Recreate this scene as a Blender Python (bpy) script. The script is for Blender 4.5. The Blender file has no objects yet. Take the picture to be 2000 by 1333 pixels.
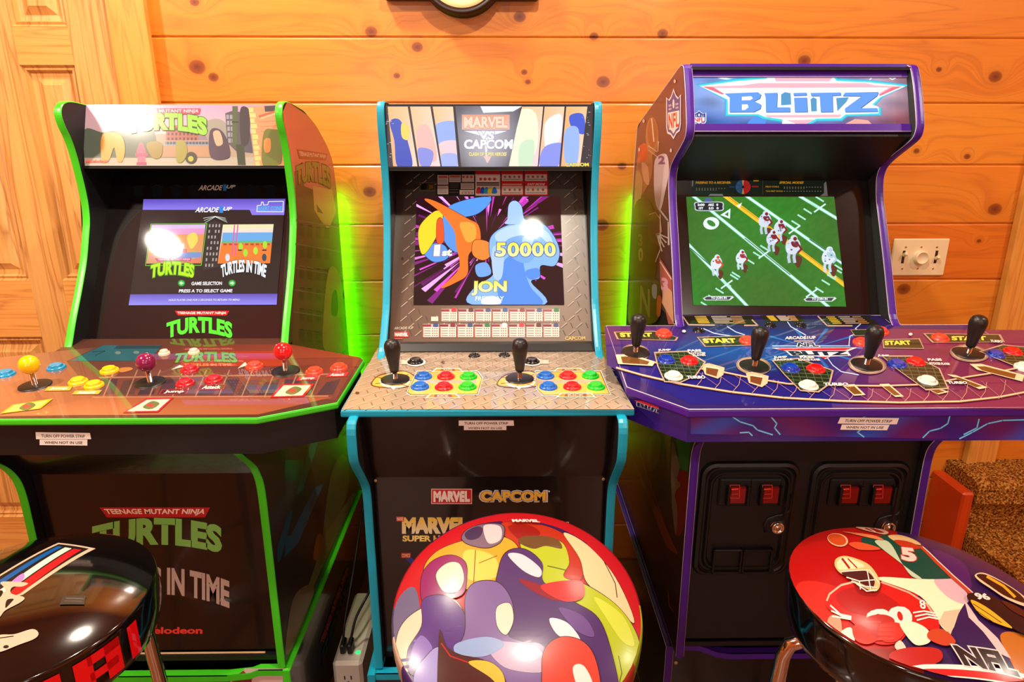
import bpy, math, random
from mathutils import Vector, Matrix
from mathutils.geometry import tessellate_polygon
random.seed(7)
S = bpy.context.scene
COL = S.collection

# ------------------------------------------------------------------ camera
FPX = 1290.0; PITCH = math.radians(16.75); YAW = math.radians(0.75); EYE = Vector((0, 0, 1.37))
cd = bpy.data.cameras.new('camera'); cam = bpy.data.objects.new('camera', cd); COL.objects.link(cam)
cd.sensor_width = 36.0; cd.lens = FPX / 2000 * 36; cd.clip_start = .02
cam.location = EYE; cam.rotation_euler = (math.pi / 2 - PITCH, 0, -YAW)
S.camera = cam
# ------------------------------------------------------------------ world, exposure
W = bpy.data.worlds.new('world'); S.world = W; W.use_nodes = True
W.node_tree.nodes['Background'].inputs[0].default_value = (1.0, .82, .62, 1)
W.node_tree.nodes['Background'].inputs[1].default_value = 0.25
S.view_settings.view_transform = 'Standard'; S.view_settings.look = 'None'
S.view_settings.exposure = 0.30; S.view_settings.gamma = 1.0; S.view_settings.use_curve_mapping = False
# ceiling lamp positions (recessed cans); each lamp's light is made here, its trim later; last two are unseen washers added to brighten the upper wall
CEIL = 2.45
CANS = [(-1.60, .62), (.13, .79), (1.95, .75), (-.75, -1.0), (1.0, -1.0), (-.62, 1.50), (.62, 1.56)]
CAN_POWER = [40, 19, 15, 20, 17, 17, 5]
CAN_SIZE = [.14, .07, .14, .14, .14, .14, .14]
for i, (lx, ly) in enumerate(CANS):
    ld = bpy.data.lights.new('can_light', 'AREA'); ld.shape = 'DISK'; ld.size = CAN_SIZE[i]
    ld.energy = CAN_POWER[i]; ld.color = (1.0, .87, .70)
    lo = bpy.data.objects.new('can_light', ld); COL.objects.link(lo); lo.location = (lx, ly, CEIL - .012)
# soft fill lights added behind the camera, unseen, to brighten the cabinet fronts
for (wx, en) in ((-.9, 10), (1.3, 9)):
    ld = bpy.data.lights.new('window_light', 'AREA'); ld.shape = 'RECTANGLE'; ld.size = 1.1; ld.size_y = 1.1
    ld.energy = en; ld.color = (1.0, .93, .85)
    lo = bpy.data.objects.new('window_light', ld); COL.objects.link(lo)
    lo.location = (wx, -2.52, 1.55)
    lo.rotation_euler = (math.radians(90), 0, 0)

# ------------------------------------------------------------------ projection helpers (photo pixel -> point on a plane of the place)
_c, _s = math.cos(YAW), math.sin(YAW)
R0 = Vector((_c, -_s, 0)); F0 = Vector((_s, _c, 0)); ZV = Vector((0, 0, 1))
FW = F0 * math.cos(PITCH) - ZV * math.sin(PITCH); UP = F0 * math.sin(PITCH) + ZV * math.cos(PITCH)
def on(px, py, P0, N):
    d = FW + R0 * ((px - 1000) / FPX) - UP * ((py - 666.5) / FPX)
    return EYE + d * ((Vector(P0) - EYE).dot(N) / d.dot(N))
def plane_yz(y0, z0, y1, z1):
    """plane through two (y,z) points, containing X; normal towards the camera / up"""
    d = Vector((0, y1 - y0, z1 - z0)); n = Vector((0, -d.z, d.y)).normalized()
    if n.y > 0 or (abs(n.y) < 1e-6 and n.z < 0): n = -n
    return (Vector((0, y0, z0)), n)
def lin(c):
    if isinstance(c, str):
        c = c.lstrip('#')
        if len(c) == 3: c = ''.join(a * 2 for a in c)
        c = tuple(int(c[i:i + 2], 16) for i in (0, 2, 4))
    return tuple((v / 255 / 12.92) if v / 255 <= .04045 else ((v / 255 + .055) / 1.055) ** 2.4 for v in c)
def mixc(a, b, t):
    a, b = lin(a) if isinstance(a, str) else a, lin(b) if isinstance(b, str) else b
    return tuple(x + (y - x) * t for x, y in zip(a, b))
def L(c): return lin(c) if isinstance(c, str) else c

# ------------------------------------------------------------------ materials
MAT = {}
def new_mat(name):
    m = bpy.data.materials.new(name); m.use_nodes = True; MAT[name] = m
    return m, m.node_tree, m.node_tree.nodes['Principled BSDF']
def plain(name, col, rough=.4, metal=0., coat=0., spec=.5, noise=0., nscale=60., bump=0.):
    m, t, b = new_mat(name)
    b.inputs['Base Color'].default_value = (*L(col), 1); b.inputs['Roughness'].default_value = rough
    b.inputs['Metallic'].default_value = metal; b.inputs['Coat Weight'].default_value = coat
    b.inputs['Coat Roughness'].default_value = .06; b.inputs['Specular IOR Level'].default_value = spec
    tc = t.nodes.new('ShaderNodeTexCoord'); nz = t.nodes.new('ShaderNodeTexNoise'); nz.inputs['Scale'].default_value = nscale
    t.links.new(tc.outputs['Object'], nz.inputs['Vector'])
    if noise:
        mx = t.nodes.new('ShaderNodeMix'); mx.data_type = 'RGBA'
        c = L(col)
        mx.inputs[6].default_value = (*[v * (1 - noise) for v in c], 1); mx.inputs[7].default_value = (*[min(1, v * (1 + noise)) for v in c], 1)
        t.links.new(nz.outputs['Fac'], mx.inputs[0]); t.links.new(mx.outputs[2], b.inputs['Base Color'])
    if bump:
        bp = t.nodes.new('ShaderNodeBump'); bp.inputs['Strength'].default_value = bump; bp.inputs['Distance'].default_value = .002
        t.links.new(nz.outputs['Fac'], bp.inputs['Height']); t.links.new(bp.outputs[0], b.inputs['Normal'])
    return m
def printed(name, rough=.3, coat=0., coat_rough=.05, emit=0., spec=.5):
    """printed graphics: the ink colour is stored with the mesh (attribute Col); emit>0 makes a lit screen or backlit sign"""
    m, t, b = new_mat(name)
    at = t.nodes.new('ShaderNodeAttribute'); at.attribute_name = 'Col'
    b.inputs['Roughness'].default_value = rough; b.inputs['Coat Weight'].default_value = coat; b.inputs['Coat Roughness'].default_value = coat_rough
    b.inputs['Specular IOR Level'].default_value = spec
    if emit:
        b.inputs['Base Color'].default_value = (.01, .01, .01, 1)
        t.links.new(at.outputs['Color'], b.inputs['Emission Color']); b.inputs['Emission Strength'].default_value = emit
    else:
        t.links.new(at.outputs['Color'], b.inputs['Base Color'])
    return m
printed('print_vinyl', .32, .25, .12)
printed('print_plexi', .5, 1.0, .02, spec=.06)
printed('print_dull', .6)
printed('print_seat', .35, .3, .2, spec=.2)
printed('print_satin', .4, .7, .10, spec=.2)
printed('screen', .035, .0, .03, emit=.95, spec=.5)
printed('backlit', .25, .0, .03, emit=1.12, spec=.25)
printed('backlit_soft', .2, .0, .03, emit=.92, spec=.3)
plain('black_panel', '#120c0a', .22, coat=.5)
plain('black_satin', '#0b0a0a', .45, bump=.05, nscale=400)
plain('black_inner', '#060606', .55)
plain('charcoal', '#272b2c', .5)
plain('green_trim', '#3fc41c', .35)
plain('teal_trim', '#0795b5', .35)
plain('purple_trim', '#44158a', .35)
plain('white_bead', '#c9bfd0', .3)
plain('chrome', '#e0d8d0', .12, metal=1.)
plain('gold_metal', '#c89a6a', .25, metal=1.)
plain('rubber_black', '#15110f', .38)
plain('ball_yellow', '#f0bd06', .18, coat=.5); plain('ball_purple', '#7c1046', .18, coat=.5); plain('ball_red', '#e0141c', .18, coat=.5); plain('ball_blue', '#0b78b8', .18, coat=.5)
plain('btn_blue', '#0a62c0', .22, coat=.4); plain('btn_navy', '#0a32a8', .22, coat=.4); plain('btn_red', '#dd0f12', .22, coat=.4); plain('btn_green', '#12b81c', .22, coat=.4)
plain('btn_yellow', '#eeb208', .22, coat=.4); plain('btn_crimson', '#b40c1e', .22, coat=.4); plain('btn_coral', '#f2402a', .22, coat=.4); plain('btn_white', '#e9dfd2', .22, coat=.4)
plain('btn_cyan', '#0c86b4', .22, coat=.4); plain('btn_black', '#0c0b0b', .2, coat=.4); plain('btn_cream', '#d8c7b0', .25, coat=.3)
plain('label_white', '#ece6e0', .5)
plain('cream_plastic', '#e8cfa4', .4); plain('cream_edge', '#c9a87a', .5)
plain('white_plastic', '#e4dcd0', .4)
plain('cord_black', '#0a0a0a', .45)
plain('coin_red', '#7c0608', .2, coat=.4)
plain('sign_black', '#2a0d08', .5); plain('sign_cream', '#ffe0a0', .4); plain('sign_red', '#8c1c24', .4)
plain('floor_brown', '#6e3c1c', .35, coat=.25, noise=.3, nscale=9)
plain('ceiling_wood', '#c98a4a', .5, noise=.15, nscale=6)
plain('seat_black', '#070606', .12, coat=1.0)
def emis(name, col, st):
    m, t, b = new_mat(name)
    b.inputs['Base Color'].default_value = (0, 0, 0, 1); b.inputs['Emission Color'].default_value = (*L(col), 1); b.inputs['Emission Strength'].default_value = st
emis('led_green', '#28ff06', 55.0); emis('led_green_dim', '#28ff06', 26.0); emis('led_dot', '#20e070', 1.6); emis('lamp_disc', '#ffe6c0', 30); emis('window_glow', '#fff2e0', .7)

def wood(name, axis, c_lo, c_hi, c_dark, plank=None, z0=0., knots=(), gscale=16., rough=.38, coat=.25, tint=.5, contrast=1.):
    """pine: grain runs along axis (0=x, 2=z); plank = board height along z"""
    m, t, b = new_mat(name); N = t.nodes; K = t.links.new
    def math_(op, a, c=None, d=None):
        n = N.new('ShaderNodeMath'); n.operation = op
        for i, v in enumerate((a, c, d)):
            if v is None: continue
            if isinstance(v, (int, float)): n.inputs[i].default_value = v
            else: K(v, n.inputs[i])
        return n.outputs[0]
    tc = N.new('ShaderNodeTexCoord'); sx = N.new('ShaderNodeSeparateXYZ'); K(tc.outputs['Object'], sx.inputs[0])
    X, Y, Z = sx.outputs
    along, across = (X, Z) if axis == 0 else (Z, X)
    if axis == 1: along, across = Y, X
    pid = math_('FLOOR', math_('DIVIDE', math_('SUBTRACT', Z, z0), plank)) if plank else math_('FLOOR', math_('MULTIPLY', across, 9.))
    dmin = None
    for (kx, kz, kr) in knots:
        dx = math_('DIVIDE', math_('SUBTRACT', X, kx), kr * 1.25); dz = math_('DIVIDE', math_('SUBTRACT', Z, kz), kr)
        d = math_('SQRT', math_('ADD', math_('MULTIPLY', dx, dx), math_('MULTIPLY', dz, dz)))
        dmin = d if dmin is None else math_('MINIMUM', dmin, d)
    warp = math_('MULTIPLY', math_('POWER', 2.718, math_('MULTIPLY', dmin, -.55)), 2.2) if dmin is not None else 0.
    cv = N.new('ShaderNodeCombineXYZ')
    K(math_('MULTIPLY', along, 1.1), cv.inputs[0]); K(math_('ADD', math_('MULTIPLY', across, gscale), warp), cv.inputs[1]); K(math_('MULTIPLY', pid, 3.71), cv.inputs[2])
    n1 = N.new('ShaderNodeTexNoise'); n1.inputs['Scale'].default_value = 1.; n1.inputs['Detail'].default_value = 3.; n1.inputs['Distortion'].default_value = .6
    K(cv.outputs[0], n1.inputs['Vector'])
    ring = math_('FRACT', math_('MULTIPLY', n1.outputs['Fac'], 7.))
    ringa = math_('ABSOLUTE', math_('SUBTRACT', math_('MULTIPLY', ring, 2.), 1.))
    cf = N.new('ShaderNodeCombineXYZ'); K(math_('MULTIPLY', along, 5.), cf.inputs[0]); K(math_('MULTIPLY', across, 190.), cf.inputs[1]); K(pid, cf.inputs[2])
    n2 = N.new('ShaderNodeTexNoise'); n2.inputs['Scale'].default_value = 1.; K(cf.outputs[0], n2.inputs['Vector'])
    wn = N.new('ShaderNodeTexWhiteNoise'); wn.noise_dimensions = '1D'; K(pid, wn.inputs['W'])
    r1 = N.new('ShaderNodeMix'); r1.data_type = 'RGBA'; r1.inputs[6].default_value = (*L(c_lo), 1); r1.inputs[7].default_value = (*L(c_hi), 1)
    fac = math_('ADD', math_('MULTIPLY', wn.outputs['Value'], tint), math_('MULTIPLY', n1.outputs['Fac'], 1 - tint)); K(fac, r1.inputs[0])
    r2 = N.new('ShaderNodeMix'); r2.data_type = 'RGBA'; r2.inputs[7].default_value = (*L(c_dark), 1); K(r1.outputs[2], r2.inputs[6])
    g = math_('ADD', math_('MULTIPLY', math_('POWER', ringa, 3.), .38 * contrast), math_('MULTIPLY', math_('SUBTRACT', n2.outputs['Fac'], .4), .3 * contrast))
    g.node.use_clamp = True; K(g, r2.inputs[0])
    out = r2.outputs[2]
    if dmin is not None:
        kr = N.new('ShaderNodeValToRGB'); kr.color_ramp.elements[0].position = .0; kr.color_ramp.elements[1].position = .7
        kr.color_ramp.elements[0].color = (1, 1, 1, 1); kr.color_ramp.elements[1].color = (0, 0, 0, 1)
        e = kr.color_ramp.elements.new(.24); e.color = (.75, .75, .75, 1)
        e = kr.color_ramp.elements.new(.31); e.color = (.16, .16, .16, 1)
        K(math_('DIVIDE', dmin, 3.), kr.inputs[0])
        r3 = N.new('ShaderNodeMix'); r3.data_type = 'RGBA'; K(out, r3.inputs[6]); r3.inputs[7].default_value = (*lin('#6b2408'), 1); K(kr.outputs[0], r3.inputs[0]); out = r3.outputs[2]
    K(out, b.inputs['Base Color']); b.inputs['Roughness'].default_value = rough; b.inputs['Coat Weight'].default_value = coat; b.inputs['Coat Roughness'].default_value = .15
    return m

# ------------------------------------------------------------------ mesh builder
class MB:
    def __init__(s): s.v = []; s.f = []; s.c = []; s.m = []; s.sm = []; s.mats = []
    def mi(s, mat):
        if mat not in s.mats: s.mats.append(mat)
        return s.mats.index(mat)
    def face(s, pts, mat, col=(1, 1, 1), cols=None, smooth=False):
        i = len(s.v); s.v.extend(tuple(p) for p in pts); s.f.append(tuple(range(i, i + len(pts))))
        s.c.append([L(q) for q in cols] if cols else [L(col)] * len(pts)); s.m.append(s.mi(mat)); s.sm.append(smooth)
    def mesh(s, vs, fs, mat, col=(1, 1, 1), smooth=False, cols=None):
        i = len(s.v); s.v.extend(tuple(p) for p in vs); k = s.mi(mat); c = L(col)
        for f in fs:
            s.f.append(tuple(i + j for j in f)); s.c.append([L(cols[j]) for j in f] if cols else [c] * len(f)); s.m.append(k); s.sm.append(smooth)
    def box(s, x0, x1, y0, y1, z0, z1, mat, bev=0.0, col=(1, 1, 1)):
        if x0 > x1: x0, x1 = x1, x0
        if y0 > y1: y0, y1 = y1, y0
        if z0 > z1: z0, z1 = z1, z0
        b = min(bev, (x1 - x0) * .45, (y1 - y0) * .45, (z1 - z0) * .45)
        if b <= 0:
            v = [(x, y, z) for z in (z0, z1) for y in (y0, y1) for x in (x0, x1)]
            s.mesh(v, [(0, 2, 3, 1), (4, 5, 7, 6), (0, 1, 5, 4), (2, 6, 7, 3), (0, 4, 6, 2), (1, 3, 7, 5)], mat, col); return
        v = []; idx = {}
        for sx in (0, 1):
            for sy in (0, 1):
                for sz in (0, 1):
                    X, Y, Z = (x0, x1)[sx], (y0, y1)[sy], (z0, z1)[sz]
                    ix, iy, iz = X + (b if sx == 0 else -b), Y + (b if sy == 0 else -b), Z + (b if sz == 0 else -b)
                    for ax, p in (('x', (X, iy, iz)), ('y', (ix, Y, iz)), ('z', (ix, iy, Z))):
                        idx[(sx, sy, sz, ax)] = len(v); v.append(p)
        f = []
        for q in (0, 1):
            o = lambda l: l if q else l[::-1]
            f.append(o([idx[(q, a, c, 'x')] for a, c in ((0, 0), (1, 0), (1, 1), (0, 1))]))
            f.append(o([idx[(a, q, c, 'y')] for a, c in ((0, 0), (0, 1), (1, 1), (1, 0))]))
            f.append(o([idx[(a, c, q, 'z')] for a, c in ((0, 0), (1, 0), (1, 1), (0, 1))]))
        for a in (0, 1):
            for c in (0, 1):
                f.append([idx[(a, c, 0, 'x')], idx[(a, c, 1, 'x')], idx[(a, c, 1, 'y')], idx[(a, c, 0, 'y')]])
                f.append([idx[(a, 0, c, 'x')], idx[(a, 1, c, 'x')], idx[(a, 1, c, 'z')], idx[(a, 0, c, 'z')]])
                f.append([idx[(0, a, c, 'y')], idx[(1, a, c, 'y')], idx[(1, a, c, 'z')], idx[(0, a, c, 'z')]])
                for d in (0, 1): pass
        for a in (0, 1):
            for c in (0, 1):
                for d in (0, 1): f.append([idx[(a, c, d, 'x')], idx[(a, c, d, 'y')], idx[(a, c, d, 'z')]])
        s.mesh(v, f, mat, col)
    def prism(s, poly, place, h0, h1, mat, side=None, col=(1, 1, 1), cap0=True, cap1=True):
        """poly (a,b) list extruded; place(a,b,h)->3D"""
        n = len(poly); v = [place(a, b, h0) for a, b in poly] + [place(a, b, h1) for a, b in poly]
        if cap0: s.mesh(v, [tuple(range(n))], mat, col)
        if cap1: s.mesh(v, [tuple(range(n, 2 * n))], mat, col)
        s.mesh(v, [(i, (i + 1) % n, n + (i + 1) % n, n + i) for i in range(n)], side or mat, col)
    def lathe(s, prof, mat, M=None, seg=32, smooth=True, col=(1, 1, 1)):
        M = M or Matrix(); vs = []; fs = []
        for r, z in prof:
            for k in range(seg):
                a = 2 * math.pi * k / seg; vs.append(M @ Vector((r * math.cos(a), r * math.sin(a), z)))
        for i in range(len(prof) - 1):
            for k in range(seg):
                fs.append((i * seg + k, i * seg + (k + 1) % seg, (i + 1) * seg + (k + 1) % seg, (i + 1) * seg + k))
        s.mesh(vs, fs, mat, col, smooth)
        for i in (0, len(prof) - 1):
            if prof[i][0] > 1e-5: s.mesh(vs, [tuple(i * seg + k for k in range(seg))], mat, col)
    def tube(s, pts, r, mat, seg=10, closed=False):
        pts = [Vector(p) for p in pts]; n = len(pts); vs = []; fs = []; prev = None
        for i, p in enumerate(pts):
            if closed: d = (pts[(i + 1) % n] - pts[i - 1])
            else: d = pts[min(i + 1, n - 1)] - pts[max(i - 1, 0)]
            d.normalize()
            u = prev - d * prev.dot(d) if prev is not None else d.orthogonal()
            if u.length < 1e-6: u = d.orthogonal()
            u.normalize(); w = d.cross(u); prev = u
            for k in range(seg):
                a = 2 * math.pi * k / seg; vs.append(p + (u * math.cos(a) + w * math.sin(a)) * r)
        m = n if closed else n - 1
        for i in range(m):
            for k in range(seg):
                j = (i + 1) % n; fs.append((i * seg + k, i * seg + (k + 1) % seg, j * seg + (k + 1) % seg, j * seg + k))
        s.mesh(vs, fs, mat, smooth=True)
        if not closed:
            s.mesh(vs, [tuple(range(seg)), tuple((n - 1) * seg + k for k in range(seg))], mat)
    def data(s, name, off=(0, 0, 0)):
        me = bpy.data.meshes.new(name)
        me.from_pydata([(a - off[0], b - off[1], c - off[2]) for a, b, c in s.v], [], s.f)
        for mt in s.mats: me.materials.append(MAT[mt])
        me.polygons.foreach_set('material_index', s.m); me.polygons.foreach_set('use_smooth', s.sm)
        at = me.color_attributes.new('Col', 'FLOAT_COLOR', 'CORNER')
        flat = []
        for cs in s.c:
            for c in cs: flat.extend((c[0], c[1], c[2], 1.0))
        at.data.foreach_set('color', flat)
        import bmesh
        bm = bmesh.new(); bm.from_mesh(me); bmesh.ops.remove_doubles(bm, verts=bm.verts, dist=1e-7)
        bm.to_mesh(me); bm.free(); me.update()
        return me
    def build(s, name, parent=None):
        if parent is not None:
            r = parent
            off = Vector((0, 0, 0))
            while r is not None: off += r.location; r = r.parent
        else: off = Vector((0, 0, 0))
        o = bpy.data.objects.new(name, s.data(name, off)); COL.objects.link(o); o.parent = parent
        return o
def thing(name, label, cat, loc=(0, 0, 0), group=None):
    o = bpy.data.objects.new(name, None); COL.objects.link(o); o.location = loc; o.empty_display_size = .05
    o['label'] = label; o['category'] = cat
    if group: o['group'] = group
    return o
def tag(o, label, cat, group=None, kind=None):
    o['label'] = label; o['category'] = cat
    if group: o['group'] = group
    if kind: o['kind'] = kind
    return o
def struct(o, label=None, cat=None):
    o['kind'] = 'structure'
    if label: o['label'] = label
    if cat: o['category'] = cat
    return o

# ------------------------------------------------------------------ printed artwork on real planes
_gl = {}
def glyphs(txt, bold, space):
    key = (txt, bold, space)
    if key in _gl: return _gl[key]
    cu = bpy.data.curves.new('t', 'FONT'); cu.body = txt; cu.fill_mode = 'FRONT'; cu.resolution_u = 3; cu.offset = bold; cu.space_character = space
    ob = bpy.data.objects.new('t', cu); me = bpy.data.meshes.new_from_object(ob)
    vs = [(v.co.x, v.co.y) for v in me.vertices]; fs = [tuple(p.vertices) for p in me.polygons]
    bpy.data.objects.remove(ob); bpy.data.curves.remove(cu); bpy.data.meshes.remove(me)
    _gl[key] = (vs, fs); return _gl[key]
def clip_poly(pts, cl):
    """clip 2D polygon by convex ccw polygon"""
    out = pts
    for i in range(len(cl)):
        a, b = cl[i], cl[(i + 1) % len(cl)]; inp = out; out = []
        ins = lambda p: (b[0] - a[0]) * (p[1] - a[1]) - (b[1] - a[1]) * (p[0] - a[0]) >= -1e-9
        for j in range(len(inp)):
            p, q = inp[j - 1], inp[j]; ip, iq = ins(p), ins(q)
            if ip != iq:
                d1 = (b[0] - a[0]) * (p[1] - a[1]) - (b[1] - a[1]) * (p[0] - a[0]); d2 = (b[0] - a[0]) * (q[1] - a[1]) - (b[1] - a[1]) * (q[0] - a[0])
                t = d1 / (d1 - d2); out.append((p[0] + (q[0] - p[0]) * t, p[1] + (q[1] - p[1]) * t))
            if iq: out.append(q)
        if not out: return []
    return out
def arch(k): return lambda u, v: (u, v - k * (2 * u - 1) ** 2)
class Art:
    def __init__(s, mb, plane, mat, org=(0, 0, 1), step=3e-5, z=1.5e-4, disc=None, clip=None):
        s.mb, (s.P0, s.N), s.mat, s.org, s.step, s.z, s.disc = mb, plane, mat, org, step, z, disc
        s.k = 1.0; s.inv = None; s.clip = [s.w2(*p) for p in clip] if clip else None       # clip given in crop pixels (quad)
        s.U = Vector((1, 0, 0)); s.V = s.N.cross(s.U)
        if abs(s.N.x) > .5: s.U = Vector((0, 1, 0)); s.V = Vector((0, 0, 1))
        if s.clip: s.clip = s._cw(s.clip)
    def w2(s, x, y): return (s.org[0] + x / s.org[2], s.org[1] + y / s.org[2])
    @staticmethod
    def _cw(c):
        ar = sum(c[i - 1][0] * c[i][1] - c[i][0] * c[i - 1][1] for i in range(len(c)))
        return c if ar > 0 else c[::-1]
    def p3(s, X, Y): return on(X, Y, s.P0, s.N) + s.N * s.z
    def up(s): s.z += s.step
    def raw(s, px, col, cols=None):
        """polygon given in full photo pixels"""
        if s.disc:
            w = [on(x, y, s.P0, s.N) for x, y in px]
            if s.inv: w = [s.inv @ q for q in w]
            s.disc_poly([(p.x, p.y) for p in w], col); return
        if s.clip:
            px = clip_poly(px, s.clip); cols = None if cols and len(cols) != len(px) else cols
            if len(px) < 3: return
        s.mb.face([s.p3(x, y) for x, y in px], s.mat, col, cols)
    def disc_poly(s, w, col):
        cx, cy, R, zf = s.disc
        cl = [(cx + R * math.cos(2 * math.pi * k / 56), cy + R * math.sin(2 * math.pi * k / 56)) for k in range(56)]
        w = clip_poly(w, cl)
        w = [p for i, p in enumerate(w) if math.dist(p, w[i - 1]) > 1e-6]
        if len(w) < 3: return
        tris = tessellate_polygon([[Vector((a, b, 0)) for a, b in w]])
        st = [tuple(w[i] for i in t) for t in tris]; n = 0
        while st and n < 60000:
            t = st.pop(); n += 1
            e = [math.dist(t[i], t[(i + 1) % 3]) for i in range(3)]; k = e.index(max(e))
            if e[k] > (.009 if max(math.hypot(q[0] - cx, q[1] - cy) for q in t) > .7 * R else .016):
                m = ((t[k][0] + t[(k + 1) % 3][0]) / 2, (t[k][1] + t[(k + 1) % 3][1]) / 2)
                st.append((t[k], m, t[(k + 2) % 3])); st.append((m, t[(k + 1) % 3], t[(k + 2) % 3])); continue
            a, b, c = t
            if (b[0] - a[0]) * (c[1] - a[1]) - (b[1] - a[1]) * (c[0] - a[0]) < 0: b, c = c, b
            s.mb.face([(q[0], q[1], zf(math.hypot(q[0] - cx, q[1] - cy)) + s.z) for q in (a, b, c)], s.mat, tuple(v * s.k for v in L(col)), smooth=True)
    def poly(s, pts, col, up=True):
        s.raw([s.w2(*p) for p in pts], col)
        if up: s.up()
    def rect(s, x0, y0, x1, y1, col, up=True): s.poly([(x0, y0), (x1, y0), (x1, y1), (x0, y1)], col, up)
    def ell(s, cx, cy, rx, ry, col, rot=0., n=24, up=True):
        c, q = math.cos(rot), math.sin(rot)
        s.poly([(cx + rx * math.cos(a) * c - ry * math.sin(a) * q, cy + rx * math.cos(a) * q + ry * math.sin(a) * c) for a in (2 * math.pi * k / n for k in range(n))], col, up)
    def blob(s, pts, col, up=True, n=6):
        """closed smooth outline through pts (Catmull-Rom)"""
        out = []; m = len(pts)
        for i in range(m):
            p0, p1, p2, p3 = pts[i - 1], pts[i], pts[(i + 1) % m], pts[(i + 2) % m]
            for k in range(n):
                t = k / n
                out.append(tuple(.5 * (2 * p1[j] + (p2[j] - p0[j]) * t + (2 * p0[j] - 5 * p1[j] + 4 * p2[j] - p3[j]) * t * t + (3 * p1[j] - p0[j] - 3 * p2[j] + p3[j]) * t ** 3) for j in (0, 1)))
        s.poly(out, col, up)
    def oblob(s, pts, col, edge, w=4):
        cx = sum(p[0] for p in pts) / len(pts); cy = sum(p[1] for p in pts) / len(pts)
        big = [(p[0] + (p[0] - cx) / (math.dist(p, (cx, cy)) + 1e-6) * w, p[1] + (p[1] - cy) / (math.dist(p, (cx, cy)) + 1e-6) * w) for p in pts]
        s.blob(big, edge); s.blob(pts, col)
    def line(s, pts, w, col, up=True):
        for (a, b) in zip(pts, pts[1:]):
            d = math.dist(a, b) or 1e-6; nx, ny = -(b[1] - a[1]) / d * w / 2, (b[0] - a[0]) / d * w / 2
            ex, ey = (b[0] - a[0]) / d * w * .3, (b[1] - a[1]) / d * w * .3
            s.poly([(a[0] + nx - ex, a[1] + ny - ey), (b[0] + nx + ex, b[1] + ny + ey), (b[0] - nx + ex, b[1] - ny + ey), (a[0] - nx - ex, a[1] - ny - ey)], col, False)
        if up: s.up()
    def outline(s, pts, w, col): s.line(list(pts) + [pts[0]], w, col)
    def quadmap(s, q):
        (ax, ay), (bx, by), (cx, cy), (dx, dy) = q   # TL TR BR BL
        def f(u, v):
            t = 1 - v
            return ((1 - u) * (1 - t) * ax + u * (1 - t) * bx + u * t * cx + (1 - u) * t * dx, (1 - u) * (1 - t) * ay + u * (1 - t) * by + u * t * cy + (1 - u) * t * dy)
        return f
    def text(s, txt, q, col, bold=.015, warp=None, edge=None, ew=.03, space=1.0, shear=0., grad=None):
        if len(q) == 2: (x0, y0), (x1, y1) = q; q = [(x0, y0), (x1, y0), (x1, y1), (x0, y1)]
        f = s.quadmap(q); base, _ = glyphs(txt, bold, space)
        x0, x1 = min(v[0] for v in base), max(v[0] for v in base); y0, y1 = min(v[1] for v in base), max(v[1] for v in base)
        for (b, c) in (([(bold + ew, edge)] if edge else []) + [(bold, col)]):
            vs, fs = glyphs(txt, b, space); pts = []
            for (x, y) in vs:
                u, v = (x - x0) / (x1 - x0), (y - y0) / (y1 - y0)
                u += shear * (v - .5)
                if warp: u, v = warp(u, v)
                pts.append(s.w2(*f(u, v)))
            if s.disc or s.clip:
                for fc in fs: s.raw([pts[i] for i in fc], c)
            else:
                cc = None
                if grad and c == col: cc = [mixc(grad[0], grad[1], min(1, max(0, (y - y0) / (y1 - y0)))) for (x, y) in vs]
                s.mb.mesh([s.p3(*p) for p in pts], fs, s.mat, c, cols=cc)
            s.up()
    def grad(s, q, cols, nu=8, nv=8, fn=None):
        """smooth colour field; cols TL TR BR BL or fn(u,v)->colour"""
        f = s.quadmap(q)
        cl = [L(c) for c in cols] if cols else None
        def cf(u, v):
            if fn: return L(fn(u, v))
            t = 1 - v
            return tuple((1 - u) * (1 - t) * cl[0][i] + u * (1 - t) * cl[1][i] + u * t * cl[2][i] + (1 - u) * t * cl[3][i] for i in range(3))
        P = [[s.p3(*s.w2(*f(i / nu, j / nv))) for i in range(nu + 1)] for j in range(nv + 1)]
        for j in range(nv):
            for i in range(nu):
                s.mb.face([P[j][i], P[j][i + 1], P[j + 1][i + 1], P[j + 1][i]], s.mat, cols=[cf(i / nu, j / nv), cf((i + 1) / nu, j / nv), cf((i + 1) / nu, (j + 1) / nv), cf(i / nu, (j + 1) / nv)])
        s.up()
    def wpoly(s, uv, col, up=False):
        """polygon in plane coordinates (metres): u along U, v along V from P0"""
        s.mb.face([s.P0 + s.U * u + s.V * v + s.N * s.z for u, v in uv], s.mat, col)
        if up: s.up()
def lightning(A, pts, col='#4fc3ff', w=3, core='#d8f2ff'):
    A.line(pts, w * 2, col); A.line(pts, w * .8, core)
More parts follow.
